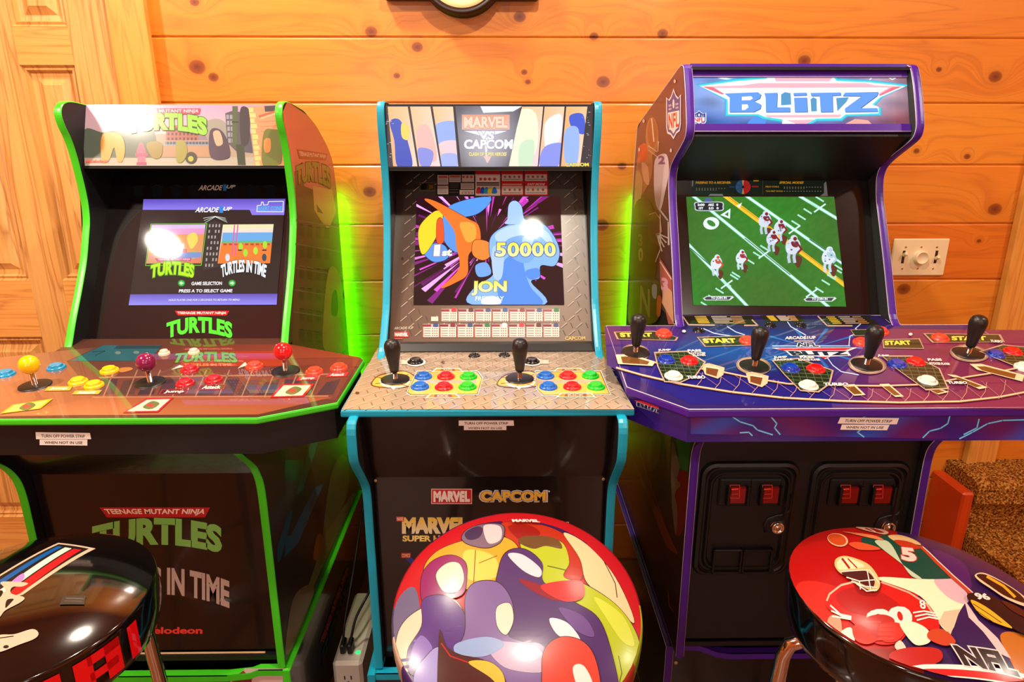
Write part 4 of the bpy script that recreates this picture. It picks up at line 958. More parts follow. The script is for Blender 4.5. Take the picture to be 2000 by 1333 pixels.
def mid_cabinet():
    t = thing('arcade_cabinet', 'narrow two-player arcade cabinet with teal edging and steel tread-plate graphics', 'arcade machine', (-.028, 1.5, .335), 'upright arcade cabinets along the wall')
    for x0, x1, o in ((MX0, MI0, -1), (MI1, MX1, 1)):
        mb, tr = side_panel(t, MPROF, x0, x1, o, 'teal_trim'); fin_panel(t, mb, tr)
    mp = plane_yz(1.497, 1.316, 1.494, 1.446)
    mb = MB(); slab(mb, MI0, MI1, 1.497, 1.316, 1.494, 1.446, .012, 'black_satin')
    A = Art(mb, mp, 'backlit_soft', (660, 180, 3.448))
    full = [(300, 92), (1722, 92), (1715, 503), (316, 503)]
    A.grad(full, ['#2a2428', '#2a2428', '#3a343c', '#3a343c'], 4, 2)
    A.clip = A._cw([A.w2(*p) for p in full])
    pans = [[(335, 98), (470, 98), (535, 500), (372, 500)], [(486, 98), (622, 98), (690, 500), (548, 500)], [(638, 98), (775, 98), (810, 500), (700, 500)], [(1240, 98), (1382, 98), (1345, 500), (1140, 500)], [(1392, 98), (1526, 98), (1490, 500), (1352, 500)], [(1538, 98), (1680, 98), (1630, 500), (1502, 500)]]
    for i, q in enumerate(pans): A.clip = None; A.grad(q, ['#ffb878', '#ffc494', '#ffd8c8', '#ffb080'] if i in (0, 5) else ['#ffc08c', '#ffd0ac', '#f4d8e0', '#ffc8a8'], 3, 4)
    A.clip = A._cw([A.w2(*p) for p in full])
    def blob_in(q, pts, c): A.clip = A._cw([A.w2(*p) for p in q]); A.blob(pts, c)
    blob_in(pans[0], [(350, 200), (420, 190), (470, 330), (500, 500), (400, 500), (380, 330)], '#3c50b8'); blob_in(pans[0], [(430, 210), (480, 240), (470, 320), (430, 300)], '#f8d060')
    blob_in(pans[1], [(530, 260), (600, 220), (650, 330), (660, 460), (560, 450)], '#f4b8b0'); blob_in(pans[1], [(540, 380), (640, 400), (620, 500), (560, 500)], '#8a90e0')
    blob_in(pans[2], [(660, 220), (790, 200), (800, 320), (680, 350)], '#98b0f4'); blob_in(pans[2], [(690, 340), (800, 330), (800, 420), (700, 410)], '#f4ccd4'); blob_in(pans[2], [(700, 420), (800, 420), (800, 500), (700, 500)], '#a8b4f0')
    blob_in(pans[3], [(1200, 150), (1330, 140), (1340, 380), (1240, 500), (1150, 480)], '#f8f0d4'); blob_in(pans[3], [(1230, 350), (1320, 330), (1300, 500), (1220, 500)], '#cfe8c8')
    blob_in(pans[4], [(1400, 200), (1500, 150), (1500, 300), (1420, 420), (1390, 330)], '#eef0ff'); blob_in(pans[4], [(1390, 370), (1520, 350), (1480, 500), (1360, 500)], '#8c98ec')
    blob_in(pans[5], [(1560, 160), (1650, 150), (1660, 280), (1580, 250)], '#3f5cd0'); blob_in(pans[5], [(1530, 260), (1620, 250), (1610, 480), (1530, 470)], '#98b8f8')
    A.clip = None
    A.grad([(790, 94), (1235, 94), (1150, 503), (830, 503)], ['#8c8890', '#8c8890', '#c8c4d4', '#d0ccdc'], 6, 6, fn=lambda u, v: mixc('#54505a', '#c6c4d0', max(0, 1 - math.hypot((u - .5) * 1.5, (v - .42) * 1.4)) ** .8))
    A.grad([(835, 152), (1156, 152), (1156, 252), (835, 252)], ['#e8a080', '#e8a488', '#ecc0b0', '#ecb8a8'], 3, 2); A.text('MARVEL', [(848, 164), (1144, 164), (1144, 242), (848, 242)], '#ffd8c0', bold=.05, edge='#c8785c', ew=.025)
    A.poly([(850, 262), (1140, 262), (1010, 300), (1000, 480), (985, 300)], '#f8f8ff'); A.text('VS', [(940, 262), (1060, 262), (1050, 322), (950, 322)], '#ffffff', bold=.05, edge='#8884a8', ew=.03)
    A.text('CAPCOM', [(850, 318), (1180, 318), (1176, 384), (848, 384)], '#f4f2fc', bold=.05, edge='#8c88ac', ew=.03)
    A.text('CLASH OF SUPER HEROES', [(880, 405), (1138, 405), (1134, 430), (884, 430)], '#f8e898', bold=.03, edge='#a08458', ew=.02)
    A.poly([(980, 432), (1034, 432), (1008, 480)], '#f4c8c0'); A.grad([(960, 96), (1240, 96), (1180, 130), (980, 140)], ['#ffffff', '#ffffff', '#f4f4ff', '#f4f4ff'], 2, 2)  # white patch at the top: glare of the backlight painted into the print
    A.text('CAPCOM', [(1530, 478), (1688, 476), (1690, 500), (1530, 502)], '#f8e050', bold=.04, edge='#5a5460', ew=.03)
    for k in range(40):
        rn = random.Random(k); x = rn.choice((rn.uniform(318, 372), rn.uniform(1640, 1700))); y = rn.uniform(120, 470); A.rect(x, y, x + rn.uniform(3, 14), y + 3, '#c8c4c8', False)
    A.up(); mb.build('marquee', t)
    mb = MB(); extr_line(mb, [(1.50, 1.318), (1.645, 1.318)], MI0, MI1, -.008, 'black_inner'); mb.build('soffit', t)
    mb = MB(); extr_line(mb, [(1.494, 1.448), (1.55, 1.448), (1.68, 1.425), (1.80, 1.374), (1.885, 1.296), (1.898, 1.22), (1.898, .34)], MI0, MI1, -.006, 'black_satin'); mb.build('rear_shell', t)
    mb = MB(); mb.box(MI0, MI1, 1.14, 1.898, .335, .347, 'black_satin'); mb.build('floor_board', t)
    # monitor panel with tread-plate print and instruction cards
    bp = plane_yz(1.397, .948, 1.634, 1.312)
    mb = MB(); slab(mb, MI0, MI1, 1.397, .948, 1.634, 1.312, .012, 'black_satin')
    A = Art(mb, bp, 'print_vinyl', (740, 320, 3.702))
    A.grad([(118, 40), (1472, 40), (1545, 1300), (75, 1300)], ['#2a2522', '#4a4542', '#7a6c60', '#5a4234'], 6, 8)
    vl = math.hypot(1.634 - 1.397, 1.312 - .948)
    tread(A, MI0 + .028, MI1 - .024, .02, vl - .02, .034, '#a39686', '#3e3832', skip=lambda u, v: (-.20 < u < .135 and .07 < v < .385))
    A.line([(118, 60), (76, 1290)], 4, '#171413'); A.line([(1472, 60), (1540, 1290)], 4, '#171413')
    for x, y in ((170, 688), (1420, 686)): A.ell(x, y, 9, 11, '#120d0b')
    # cards above the screen
    A.poly([(418, 62), (692, 60), (692, 232), (414, 232)], '#1c1a1a')
    for (x0, y0, x1, y1) in ((424, 82, 502, 152), (508, 82, 592, 134), (600, 80, 688, 132), (424, 160, 502, 222), (592, 140, 688, 184), (584, 190, 688, 224)): A.rect(x0, y0, x1, y1, '#c8bcb4', False)
    A.up(); A.rect(432, 88, 495, 104, '#c05848'); A.rect(514, 86, 586, 98, '#b84838')
    for yy in (110, 120, 130, 140, 170, 182, 194, 206): A.rect(430, yy, 492, yy + 3, '#6a605c', False)
    for yy in (100, 110, 120): A.rect(514, yy, 586, yy + 3, '#6a605c', False)
    for yy in (146, 158, 170, 198, 210): A.rect(600, yy, 680, yy + 3, '#6a605c', False)
    for yy in (144, 156, 168, 184, 204): A.rect(510, yy, 576, yy + 6, '#504a48', False)
    A.up()
    for x in (612, 640, 668): A.ell(x, 96, 9, 9, '#c84438', up=False)
    for x in (604, 628, 652, 674): A.ell(x, 212, 5, 5, '#c03830', up=False)
    A.up()
    A.poly([(698, 52), (876, 52), (878, 232), (698, 232)], '#d8ccc6'); A.poly([(698, 52), (876, 52), (876, 78), (698, 78)], '#c82420'); A.rect(710, 88, 866, 130, '#e8dcd8')
    for x in (736, 768, 800, 836): A.ell(x, 112, 11, 11, '#c83c34', up=False); A.line([(x + 12, 112), (x + 20, 112)], 3, '#403838', False)
    A.up(); A.rect(706, 134, 870, 146, '#585050', False); A.rect(706, 150, 870, 160, '#585050')
    for i, (x, c_) in enumerate(((720, '#c02830'), (748, '#2850b0'), (776, '#3090c0'), (804, '#d8c020'), (834, '#2878c8'))): A.blob([(x - 16, 215), (x - 10, 178), (x + 10, 172), (x + 20, 212)], c_)
    for x0 in (884, 1052):
        w = 160 if x0 == 884 else 168
        A.poly([(x0, 50), (x0 + w, 50), (x0 + w + 4, 232), (x0, 232)], '#c42420'); A.rect(x0 + 6, 78, x0 + w - 6, 126, '#d8cac4'); A.rect(x0 + 6, 162, x0 + w - 4, 224, '#d8cac4')
        for k in range(4): A.ell(x0 + 28 + k * 34, 96, 9, 9, '#b84038' if k % 2 else '#8a807c', up=False); A.ell(x0 + 26 + k * 36, 190, 9, 9, '#b84038' if k % 2 else '#8a807c', up=False)
        A.rect(x0 + 14, 112, x0 + w - 14, 117, '#706460', False); A.rect(x0 + 14, 210, x0 + w - 14, 215, '#706460', False); A.up()
    A.text('EASY MODE', [(1074, 142), (1200, 142), (1198, 158), (1076, 158)], '#f0dcd4', bold=.04, shear=.06); A.rect(894, 146, 1034, 156, '#e0a49c')
    A.outline([(296, 138), (404, 138), (402, 198), (296, 198)], 3, '#6a5c50'); A.rect(306, 146, 344, 190, '#0c0a0a', False); A.rect(356, 146, 398, 190, '#3c3014'); A.text('20', [(362, 156), (392, 156), (392, 182), (362, 182)], '#8c6c18', bold=.03)
    # two rows of move cards below the screen
    for r, (x0, n, y0, y1) in enumerate(((450, 7, 1046, 1142), (318, 8, 1155, 1256))):
        for k in range(n):
            x = x0 + k * (123.4 if r == 0 else 124.2); w = 116; A.rect(x, y0 + 28, x + w, y1, '#d4c6be', False); A.rect(x, y0 + 6, x + w, y0 + 27, '#a89c98', False)
        A.up()
        for k in range(n):
            x = x0 + k * (123.4 if r == 0 else 124.2); w = 116
            A.rect(x, y0 + 9, x + 60, y0 + 25, ('#7c1c34', '#6c1434')[k % 2], False)
            A.blob([(x + 76, y0 + 26), (x + 80, y0), (x + 106, y0), (x + 110, y0 + 26)], ('#c02830', '#2c4478', '#1c6840', '#4c2028', '#6c2430', '#c0c0cc', '#38406c', '#30406c')[(k * 3 + r) % 8], False)
            A.rect(x - 1, y0 + 28, x + 5, y1, '#d04038', False)
            for j in range(4):
                yy = y0 + 36 + j * 17; A.rect(x + 10, yy, x + 58, yy + 6, '#7a6460', False)
                for q in range(3): A.ell(x + 72 + q * 15, yy + 3, 5, 5, '#c03a34' if (q + j + k) % 3 else '#6a5854', n=8, up=False)
        A.up()
    A.rect(378, 1108, 430, 1140, '#c8bab0'); A.text('ARCADE 1UP', [(112, 1182), (252, 1178), (250, 1198), (110, 1202)], '#b0a090', bold=.03); A.rect(110, 1218, 216, 1256, '#c0302a'); A.text('MARVEL', [(116, 1224), (210, 1224), (210, 1250), (116, 1250)], '#f0dcd4', bold=.05); A.rect(112, 1262, 172, 1270, '#c0584c')
    A.text('CAPCOM', [(1345, 1252), (1490, 1250), (1494, 1276), (1347, 1278)], '#c8a860', bold=.03)
    bz = mb.build('monitor_bezel', t)
    # lit screen: dark starburst with plain colour shapes
    mb = MB(); A = Art(mb, bp, 'screen', (740, 320, 3.702), z=.0016)
    sq = [(274, 240), (1310, 240), (1340, 1022), (250, 1022)]
    A.grad(sq, ['#2c0818', '#3c1a14', '#260a14', '#22060c'], 4, 4); A.clip = A._cw([A.w2(*p) for p in sq])
    rn = random.Random(11); cx, cy = 780, 560
    for k in range(110):
        a = rn.uniform(0, 2 * math.pi); r0 = rn.uniform(60, 420); r1 = r0 + rn.uniform(60, 420); w = rn.uniform(.006, .04)
        c_ = rn.choice(('#e858d8', '#c83cb8', '#ffb0f8', '#8c2480', '#f484e8', '#6a1860'))
        A.poly([(cx + r0 * math.cos(a), cy + r0 * math.sin(a) * .8), (cx + r1 * math.cos(a - w), cy + r1 * math.sin(a - w) * .8), (cx + r1 * math.cos(a + w), cy + r1 * math.sin(a + w) * .8)], c_, False); A.z += 3e-6
    A.up()
    E_ = '#20305c'
    A.oblob([(500, 320), (640, 262), (800, 245), (790, 300), (700, 370), (560, 385)], '#5a9cf0', E_); A.oblob([(330, 640), (400, 580), (480, 600), (500, 680), (420, 715), (360, 690)], '#5a9cf0', E_); A.oblob([(450, 400), (540, 370), (600, 480), (580, 640), (500, 600), (450, 500)], '#5c98ec', E_)
    A.oblob([(300, 450), (400, 350), (460, 360), (450, 440), (400, 560), (320, 660), (288, 560)], '#ffd82c', '#6a3c10'); A.oblob([(420, 420), (460, 410), (470, 560), (420, 570)], '#e85828', '#6a2410')
    A.oblob([(330, 262), (420, 280), (640, 400), (720, 450), (730, 580), (650, 660), (640, 800), (560, 860), (450, 900), (580, 760), (560, 600), (540, 480), (440, 350)], '#f4782a', '#6a2410'); A.blob([(590, 430), (690, 440), (700, 540), (640, 570), (600, 500)], '#f8a840'); A.oblob([(690, 560), (790, 570), (826, 640), (760, 700), (680, 660)], '#f08a38', '#6a2410')
    A.oblob([(820, 520), (960, 440), (1160, 430), (1260, 520), (1305, 640), (1270, 740), (1170, 740), (1160, 830), (1100, 860), (1200, 1020), (670, 1020), (690, 900), (830, 800), (800, 640)], '#8cbcf6', E_, 5)
    A.oblob([(930, 400), (940, 300), (985, 272), (1030, 310), (1050, 400), (1100, 440), (920, 440)], '#a8cbf2', E_); A.blob([(840, 520), (960, 450), (1150, 450), (1100, 520), (900, 580)], '#bcd8f6'); A.blob([(1120, 470), (1220, 500), (1270, 620), (1200, 560)], '#c4def8')
    A.blob([(900, 720), (1020, 660), (1060, 800), (1100, 900), (1180, 1020), (880, 1020)], '#5a92ea'); A.blob([(920, 560), (1080, 520), (1160, 600), (1080, 720), (960, 680)], '#7aacf2'); A.blob([(1040, 540), (1120, 530), (1090, 620), (1050, 640)], '#b0d0f4'); A.blob([(700, 740), (780, 720), (810, 800), (720, 820)], '#74a8ee'); A.blob([(820, 620), (900, 600), (890, 820), (830, 820)], '#b4d0f4')
    A.blob([(1060, 780), (1150, 760), (1160, 820), (1090, 840)], '#5a92ea')
    A.clip = None
    A.text('1', [(402, 592), (446, 588), (440, 672), (396, 672)], '#fffdf0', bold=.06, edge='#8a86b8', ew=.04); A.text('st', [(460, 625), (530, 622), (528, 670), (456, 672)], '#fff8d8', bold=.05, edge='#7a86c0', ew=.04)
    A.text('50000', [(846, 572), (1276, 572), (1282, 676), (842, 678)], '#fff060', bold=.035, edge='#3c5ca8', ew=.035, space=1.06, grad=('#fff8b0', '#ffe834'))
    A.text('JON', [(672, 852), (926, 850), (924, 952), (668, 958)], '#fff47c', bold=.045, edge='#7c7430', ew=.03, grad=('#fffbd0', '#ffee50'))
    A.blob([(752, 980), (820, 960), (880, 985), (870, 1018), (750, 1018)], '#fbfdff'); A.text('FREE PLAY', [(700, 964), (905, 962), (905, 992), (696, 994)], '#f4faff', bold=.02)
    mb.build('screen', bz)
    mb = MB(); extr_line(mb, [(1.352, .9405), (1.372, .951), (1.392, .950)], MI0, MI1, -.01, 'black_satin'); mb.build('hinge_strip', t)
    # deck
    DP = plane_yz(1.06, .9285, 1.338, .9375)
    outl = [(.2235, 1.060), (.2235, 1.066), (.2165, 1.085), (.2165, 1.285), (.212, 1.31), (.208, 1.338), (MI1, 1.338), (MI1, 1.372)]
    outl = outl + [(-.056 - x, y) for x, y in ([(.2235, 1.060), (.2240, 1.066), (.2215, 1.285)] + outl[4:])[::-1]]
    top, tr, bx = deck(t, outl, DP, 'teal_trim', 'print_plexi', 'black_satin', .014, .001, .02)
    top.c[0] = [lin('#8a7a66')] * len(outl)
    A = Art(top, DP, 'print_plexi', (660, 560, 3.333))
    A.grad([(260, 400), (1700, 400), (1930, 800), (32, 800)], ['#8a7866', '#8a7a68', '#a39380', '#a08a70'], 6, 4)
    tread(A, MX0 - .002, MX1 + .006, .006, .30, .036, '#c8b8a0', '#6a5c4c', ln=.018)
    for ox in (0, 818):
        A.blob([(215 + ox, 630), (260 + ox, 580), (330 + ox, 560), (430 + ox, 548), (500 + ox, 580), (520 + ox, 620), (470 + ox, 655), (360 + ox, 665), (240 + ox, 655)], '#5c3c20'); A.blob([(225 + ox, 628), (262 + ox, 588), (335 + ox, 567), (430 + ox, 555), (492 + ox, 585), (510 + ox, 618), (465 + ox, 648), (360 + ox, 656), (245 + ox, 648)], '#e8a845')
        A.ell(370 + ox, 622, 100, 40, '#f0e0c8'); A.ell(370 + ox, 618, 84, 32, '#e0a040')
        for k in range(7):
            a = k * .9; A.line([(370 + ox + 70 * math.cos(a), 615 + 30 * math.sin(a)), (370 + ox + 140 * math.cos(a), 612 + 50 * math.sin(a))], 4, '#5c3c20', False)
        A.up(); A.poly([(340 + ox, 650), (362 + ox, 675), (384 + ox, 650)], '#f4ece4')
    for (q) in ([(520, 560), (905, 560), (935, 600), (905, 700), (480, 705), (455, 690)], [(1290, 560), (1705, 560), (1765, 700), (1340, 708), (1300, 670)]):
        m = (sum(a[0] for a in q) / len(q), sum(a[1] for a in q) / len(q)); A.poly([(p[0] + (p[0] - m[0]) * .04, p[1] + (p[1] - m[1]) * .12) for p in q], '#efe6dc'); A.poly([(p[0] + (p[0] - m[0]) * .025, p[1] + (p[1] - m[1]) * .07) for p in q], '#6a5a44'); A.poly(q, '#e8b050')
        A.line([(q[0][0], 622), (q[1][0], 620)], 20, '#b0a090')
    for (x0, x1, y0, y1, s) in ((570, 800, 700, 730, 'KICK'), (1420, 1680, 696, 726, 'KICK'), (610, 820, 534, 560, 'PUNCH'), (1400, 1610, 534, 558, 'PUNCH')):
        A.poly([(x0 + 30, y0), (x1 - 30, y0), (x1, y1), (x0, y1)], '#e6ddd2'); A.poly([(x0 + 36, y0 + 4), (x1 - 36, y0 + 4), (x1 - 12, y1 - 4), (x0 + 12, y1 - 4)], '#d08c3c'); A.poly([(x0 + 62, y0 + 5), (x1 - 62, y0 + 5), (x1 - 54, y1 - 5), (x0 + 54, y1 - 5)], '#8a5a34')
        A.text(s, [(x0 + 78, y0 + 8), (x1 - 78, y0 + 8), (x1 - 78, y1 - 8), (x0 + 78, y1 - 8)], '#d8c0a8', bold=.02)
    for x, y in ((505, 492), (1262, 490)): A.ell(x, y + 4, 66, 27, '#efe6da'); A.rect(x - 92 if x < 900 else x + 50, y - 8, x - 50 if x < 900 else x + 110, y + 18, '#bcae9c')
    A.ell(684, 496, 12, 8, '#5a3428'); A.ell(126, 696, 13, 7, '#5a3428')
    dk = top.build('control_deck', t); tr.build('edge_moulding', dk); bx.build('deck_underside', dk)
    P0, N = DP; at = lambda x, y: on(x, y, P0, N)
    for (x, y, c_) in ((827, 738, 'blue'), (871, 738, 'red'), (915, 738, 'green'), (820.5, 758, 'blue'), (867, 758.5, 'red'), (913, 758, 'green'), (1065.6, 737, 'blue'), (1109, 737, 'red'), (1153, 736.5, 'green'), (1071, 758, 'blue'), (1117.5, 758, 'red'), (1164, 758, 'green')):
        button(t, at(x, y), N, 'btn_' + c_, c_ + ' push button')
    for x, y in ((811.5, 709), (1038.6, 708.5)): button(t, at(x, y), N, 'btn_black', 'black start button', r=.0165)
    for x, y in ((926.4, 696), (985, 695)): switch(t, at(x, y), N, 'small black rocker switch')
    stick(t, at(772, 742.5), N, 'bat', 'black bat-top joystick', (-.03, .0)); stick(t, at(1015, 741), N, 'bat', 'black bat-top joystick', (.0, .0))
    # front
    mb = MB(); slab(mb, MI0, MI1, 1.136, .757, 1.078, .912, .01, 'black_panel'); mb.build('kick_board', t)
    mb = MB(); mb.box(MI0, MI1, 1.14, 1.153, .347, .757, 'black_panel', .001)
    for x in (MI0 + .004, MI1 - .004): mb.lathe([(.003, 0), (.003, .0012), (0, .0014)], 'cream_edge', Matrix.Translation((x, 1.14, .748)) @ Matrix.Rotation(math.pi / 2, 4, 'X'), 10)
    fp = plane_yz(1.14, .35, 1.14, .757)
    A = Art(mb, fp, 'print_vinyl', (600, 900, 2.857))
    A.rect(692, 158, 920, 243, '#e8c8c0'); A.rect(696, 162, 916, 239, '#c4202a'); A.text('MARVEL', [(704, 170), (908, 170), (908, 232), (704, 232)], '#f2e8e2', bold=.07)
    A.text('CAPCOM', [(962, 168), (1338, 168), (1338, 230), (962, 230)], '#f0c040', bold=.055, edge='#c8dcec', ew=.055); A.text('CAPCOM', [(970, 172), (1330, 172), (1330, 226), (970, 226)], '#f4c848', bold=.055, edge='#1c4a9c', ew=.03); A.ell(1350, 172, 5, 5, '#c8d0dc')
    A.text('MARVEL', [(530, 318), (896, 318), (896, 408), (530, 408)], '#f8e040', bold=.06, edge='#f4ecd0', ew=.012, grad=('#f6f0c8', '#f4d020')); A.text('SUPER HEROES', [(532, 418), (905, 418), (905, 452), (532, 452)], '#f4e080', bold=.045)
    A.rect(498, 312, 540, 340, '#c4302a'); A.text('MARVEL', [(501, 316), (537, 316), (537, 336), (501, 336)], '#f0d0b0', bold=.04); A.rect(525, 514, 578, 544, '#c4302a'); A.text('COMICS', [(528, 520), (574, 520), (574, 540), (528, 540)], '#f0d0a0', bold=.04); A.poly([(545, 546), (585, 540), (640, 600), (600, 600)], '#28409c')
    A.rect(1372, 342, 1460, 400, '#e8c8c0'); A.rect(1376, 346, 1456, 396, '#c4202a')
    mb.build('front_panel', t)
    sp = plane_yz(1.136, .757, 1.078, .912)
    sticker(t, sp, [(896, 821.5), (1003, 821.5), (1004, 831.5), (896, 831.5)], [(906, 831.8), (989, 832), (989, 840), (906, 840)])
mid_cabinet()
def mid_riser():
    t, parts, fp, ft, bk = riser('cabinet_riser', 'low black riser box with teal lip under the two-player cabinet', -.281, .225, 1.098, 1.905, .330, 'teal_trim', .06, .03)
    for mb, tr in parts: fin_panel(t, mb, tr)
    fp.build('front_panel', t); ft.build('edge_moulding', t); bk.build('back_panel', t)
mid_riser()

# ================================================================== RIGHT: purple-trimmed four-player football cabinet
NX0, NX1 = .368, .848; NI0, NI1 = NX0 + TH, NX1 - TH
NPROF = [(1.47, 1.5215), (1.449, 1.5215), (1.438, 1.514), (1.415, 1.471), (1.389, 1.41), (1.386, 1.397), (1.388, 1.384), (1.398, 1.373), (1.461, 1.341), (1.486, 1.326), (1.498, 1.314), (1.503, 1.298), (1.501, 1.28), (1.492, 1.25), (1.460, 1.19), (1.419, 1.112), (1.363, .9965),
         (1.10, .93), (1.075, .92), (1.075, .86), (1.110, .848), (1.144, .833), (1.166, .805), (1.175, .78), (1.174, .713), (1.160, .310), (1.912, .310), (1.912, 1.307), (1.897, 1.412)]
NPROF = smooth_prof(NPROF)
def football_cabinet():
    t = thing('arcade_cabinet', 'tall purple-edged football arcade cabinet with lit marquee and two black coin doors', 'arcade machine', (.608, 1.5, .31), 'upright arcade cabinets along the wall')
    mb, tr = side_panel(t, NPROF, NX0, NI0, -1, 'purple_trim', bead='white_bead')
    st = [(.31, '#2c1610'), (.6, '#4a2816'), (.85, '#5a4a1c'), (.95, '#3a2a20'), (1.1, '#3c2418'), (1.25, '#4a2620'), (1.4, '#5a2838'), (1.52, '#5c2c30')]
    def fcol(u, z): return mixc(ramp(st, z), '#3c1c4c', max(0, .55 - u * 1.1) if z > .9 else 0)
    side_fill(mb, NPROF, NX0, -1, frange(.312, .85, 10), fcol); side_fill(mb, NPROF, NX0, -1, frange(.998, 1.520, 22), fcol)
    pl = (Vector((NX0, 0, 0)), Vector((-1, 0, 0)))
    A = Art(mb, pl, 'print_vinyl', (1180, 100, 2.38), z=4e-4)
    # generic players: helmets, jerseys and numbers
    A.blob([(165, 470), (215, 440), (225, 560), (195, 640), (150, 690), (148, 560)], '#9c6040'); A.blob([(160, 450), (195, 430), (200, 500), (165, 510)], '#c03820')
    A.blob([(240, 500), (290, 480), (302, 560), (285, 650), (262, 740), (238, 700), (232, 590)], '#c8bcc4'); A.text('2', [(252, 486), (284, 486), (284, 526), (252, 526)], '#6c3a88', bold=.05)
    A.ell(224, 395, 30, 88, '#a06848'); A.ell(226, 380, 24, 68, '#8c4a30'); A.line([(222, 315), (232, 420)], 5, '#d8c0b0'); A.line([(206, 440), (250, 470), (254, 420)], 5, '#c8a890'); A.line([(208, 460), (246, 490)], 4, '#c8a890')
    A.blob([(175, 520), (205, 540), (210, 620), (185, 600)], '#c89070'); A.blob([(150, 560), (180, 600), (165, 720), (143, 720)], '#b08858')
    A.blob([(143, 720), (200, 690), (235, 760), (250, 960), (220, 1090), (150, 1050), (130, 960)], '#2e1810'); A.text('0', [(160, 914), (182, 914), (182, 978), (160, 978)], '#b49a5c', bold=.04); A.text('3', [(160, 850), (180, 850), (180, 908), (160, 908)], '#8c7040', bold=.04)
    A.blob([(205, 800), (240, 755), (268, 820), (262, 900), (215, 880)], '#5a3626'); A.line([(212, 760), (240, 750), (262, 780), (268, 840)], 4, '#d8a890')
    for k in range(4): A.line([(246 + k * 3, 850), (270 + k * 10, 930 - k * 20)], 6, '#c8c0b8', False)
    A.up(); A.line([(262, 740), (300, 790), (302, 900)], 8, '#c0b4bc'); A.line([(262, 760), (264, 920), (240, 980)], 4, '#d8c4a0')
    A.poly([(260, 960), (316, 1050), (326, 1270), (300, 1270), (262, 1080)], '#b85a58'); A.poly([(280, 1080), (318, 1120), (326, 1270), (270, 1170)], '#e0a888'); A.line([(262, 980), (314, 1060)], 5, '#f0d8d0')
    A.text('3', [(268, 1050), (300, 1060), (298, 1120), (266, 1110)], '#e0a0b8', bold=.05)
    A.blob([(130, 1010), (200, 1040), (260, 1080), (262, 1220), (220, 1270), (120, 1270), (118, 1120)], '#241008'); A.text('N', [(170, 1090), (215, 1110), (215, 1240), (165, 1220)], '#a08a58', bold=.03); A.blob([(225, 1090), (246, 1090), (244, 1150), (226, 1140)], '#b8b8c8'); A.blob([(250, 1140), (268, 1150), (262, 1230), (244, 1220)], '#b04020')
    B = Art(mb, pl, 'print_vinyl', (1180, 100, 2.38), z=1.2e-3)
    shield(B, 325, 292, 62, 215, .06)
    for x, y in ((331, 140), (186, 325), (313, 462), (165, 458)): B.ell(x, y, 5, 9, '#c8b0a8', up=False)
    B.up()
    C = Art(mb, pl, 'print_vinyl', (1180, 840, 2.705), z=4e-4)
    C.poly([(130, 100), (390, 660), (330, 620)], '#8c3818'); C.grad([(380, 40), (460, 60), (440, 240), (400, 200)], ['#2c8a3c', '#2c9440', '#3c8a34', '#4a7a34'], 2, 2); C.blob([(380, 250), (440, 230), (430, 480), (390, 560), (372, 420)], '#9a1c10')
    C.blob([(240, 40), (300, 30), (290, 160), (250, 220), (230, 160)], '#6a5a28'); C.line([(190, 120), (340, 560)], 5, '#a04818'); C.line([(150, 150), (300, 520)], 3, '#6a6420'); C.line([(240, 330), (385, 650)], 7, '#9c3c18')
    C.blob([(362, 60), (385, 130), (400, 200), (385, 260), (405, 290), (375, 340), (388, 420), (380, 560), (360, 400), (355, 200)], '#9a7458')
    C.line([(338, 850), (345, 930), (368, 960)], 4, '#b8704c')
    fin_panel(t, mb, tr)
    mb, tr = side_panel(t, NPROF, NI1, NX1, 1, 'purple_trim', 'charcoal', bead='white_bead'); fin_panel(t, mb, tr)
    # marquee with purple rails
    mp = plane_yz(1.412, 1.404, 1.450, 1.497)
    mb = MB(); slab(mb, NI0, NI1, 1.412, 1.404, 1.450, 1.497, .012, 'black_satin')
    A = Art(mb, mp, 'backlit', (1320, 125, 4.0))
    full = [(112, 76), (1838, 74), (1862, 480), (126, 480)]
    def sky(u, v):
        c = mixc('#2c60c4', '#a02430', min(1, max(0, (u - .5) * 2.4))); c = mixc(c, '#4c6478', .4 * max(0, 1 - v * 1.5))
        g = max(0, 1 - math.hypot((u - .5) * 1.25, (v - .66) * 1.5)); c = mixc(c, '#cfe8ff', g * .75)
        n = math.sin(u * 19 + v * 7) * math.cos(v * 9 - u * 11); c = mixc(c, '#20344c', max(0, n) * .45); return mixc(c, '#2c3038', max(0, (u - .93) * 8))
    A.grad(full, None, 40, 14, fn=sky)
    A.clip = A._cw([A.w2(*p) for p in full])
    A.poly([(1300, 480), (1400, 430), (1500, 440), (1540, 480)], '#f09c90'); A.blob([(560, 470), (640, 400), (700, 430), (680, 480)], '#4888e0')
    for pts in ([(250, 84), (350, 110), (470, 128), (530, 160), (620, 150)], [(350, 78), (400, 120), (480, 130)]): A.line(pts, 14, '#bce8ff'); A.line(pts, 6, '#ffffff')
    A.line([(1500, 140), (1540, 96), (1610, 82), (1690, 122), (1740, 100), (1760, 74)], 7, '#f4fbff')
    halo = [(180, 170), (480, 128), (700, 110), (740, 92), (1230, 92), (1260, 128), (1520, 140), (1800, 172), (1600, 262), (1540, 320), (1590, 340), (1590, 392), (1330, 400), (1290, 432), (1100, 434), (1010, 480), (830, 480), (830, 440), (690, 420), (640, 398), (400, 398), (398, 280)]
    A.poly([(p[0] + (p[0] - 980) * .03, p[1] + (p[1] - 270) * .10) for p in halo], '#3e94c8'); A.poly([(p[0] + (p[0] - 980) * .016, p[1] + (p[1] - 270) * .055) for p in halo], '#38c8d0'); A.poly([(p[0] - (p[0] - 980) * .012, p[1] - (p[1] - 270) * .04) for p in halo], '#f2fcff')
    red = '#f0a8b4'; rd = '#d86878'
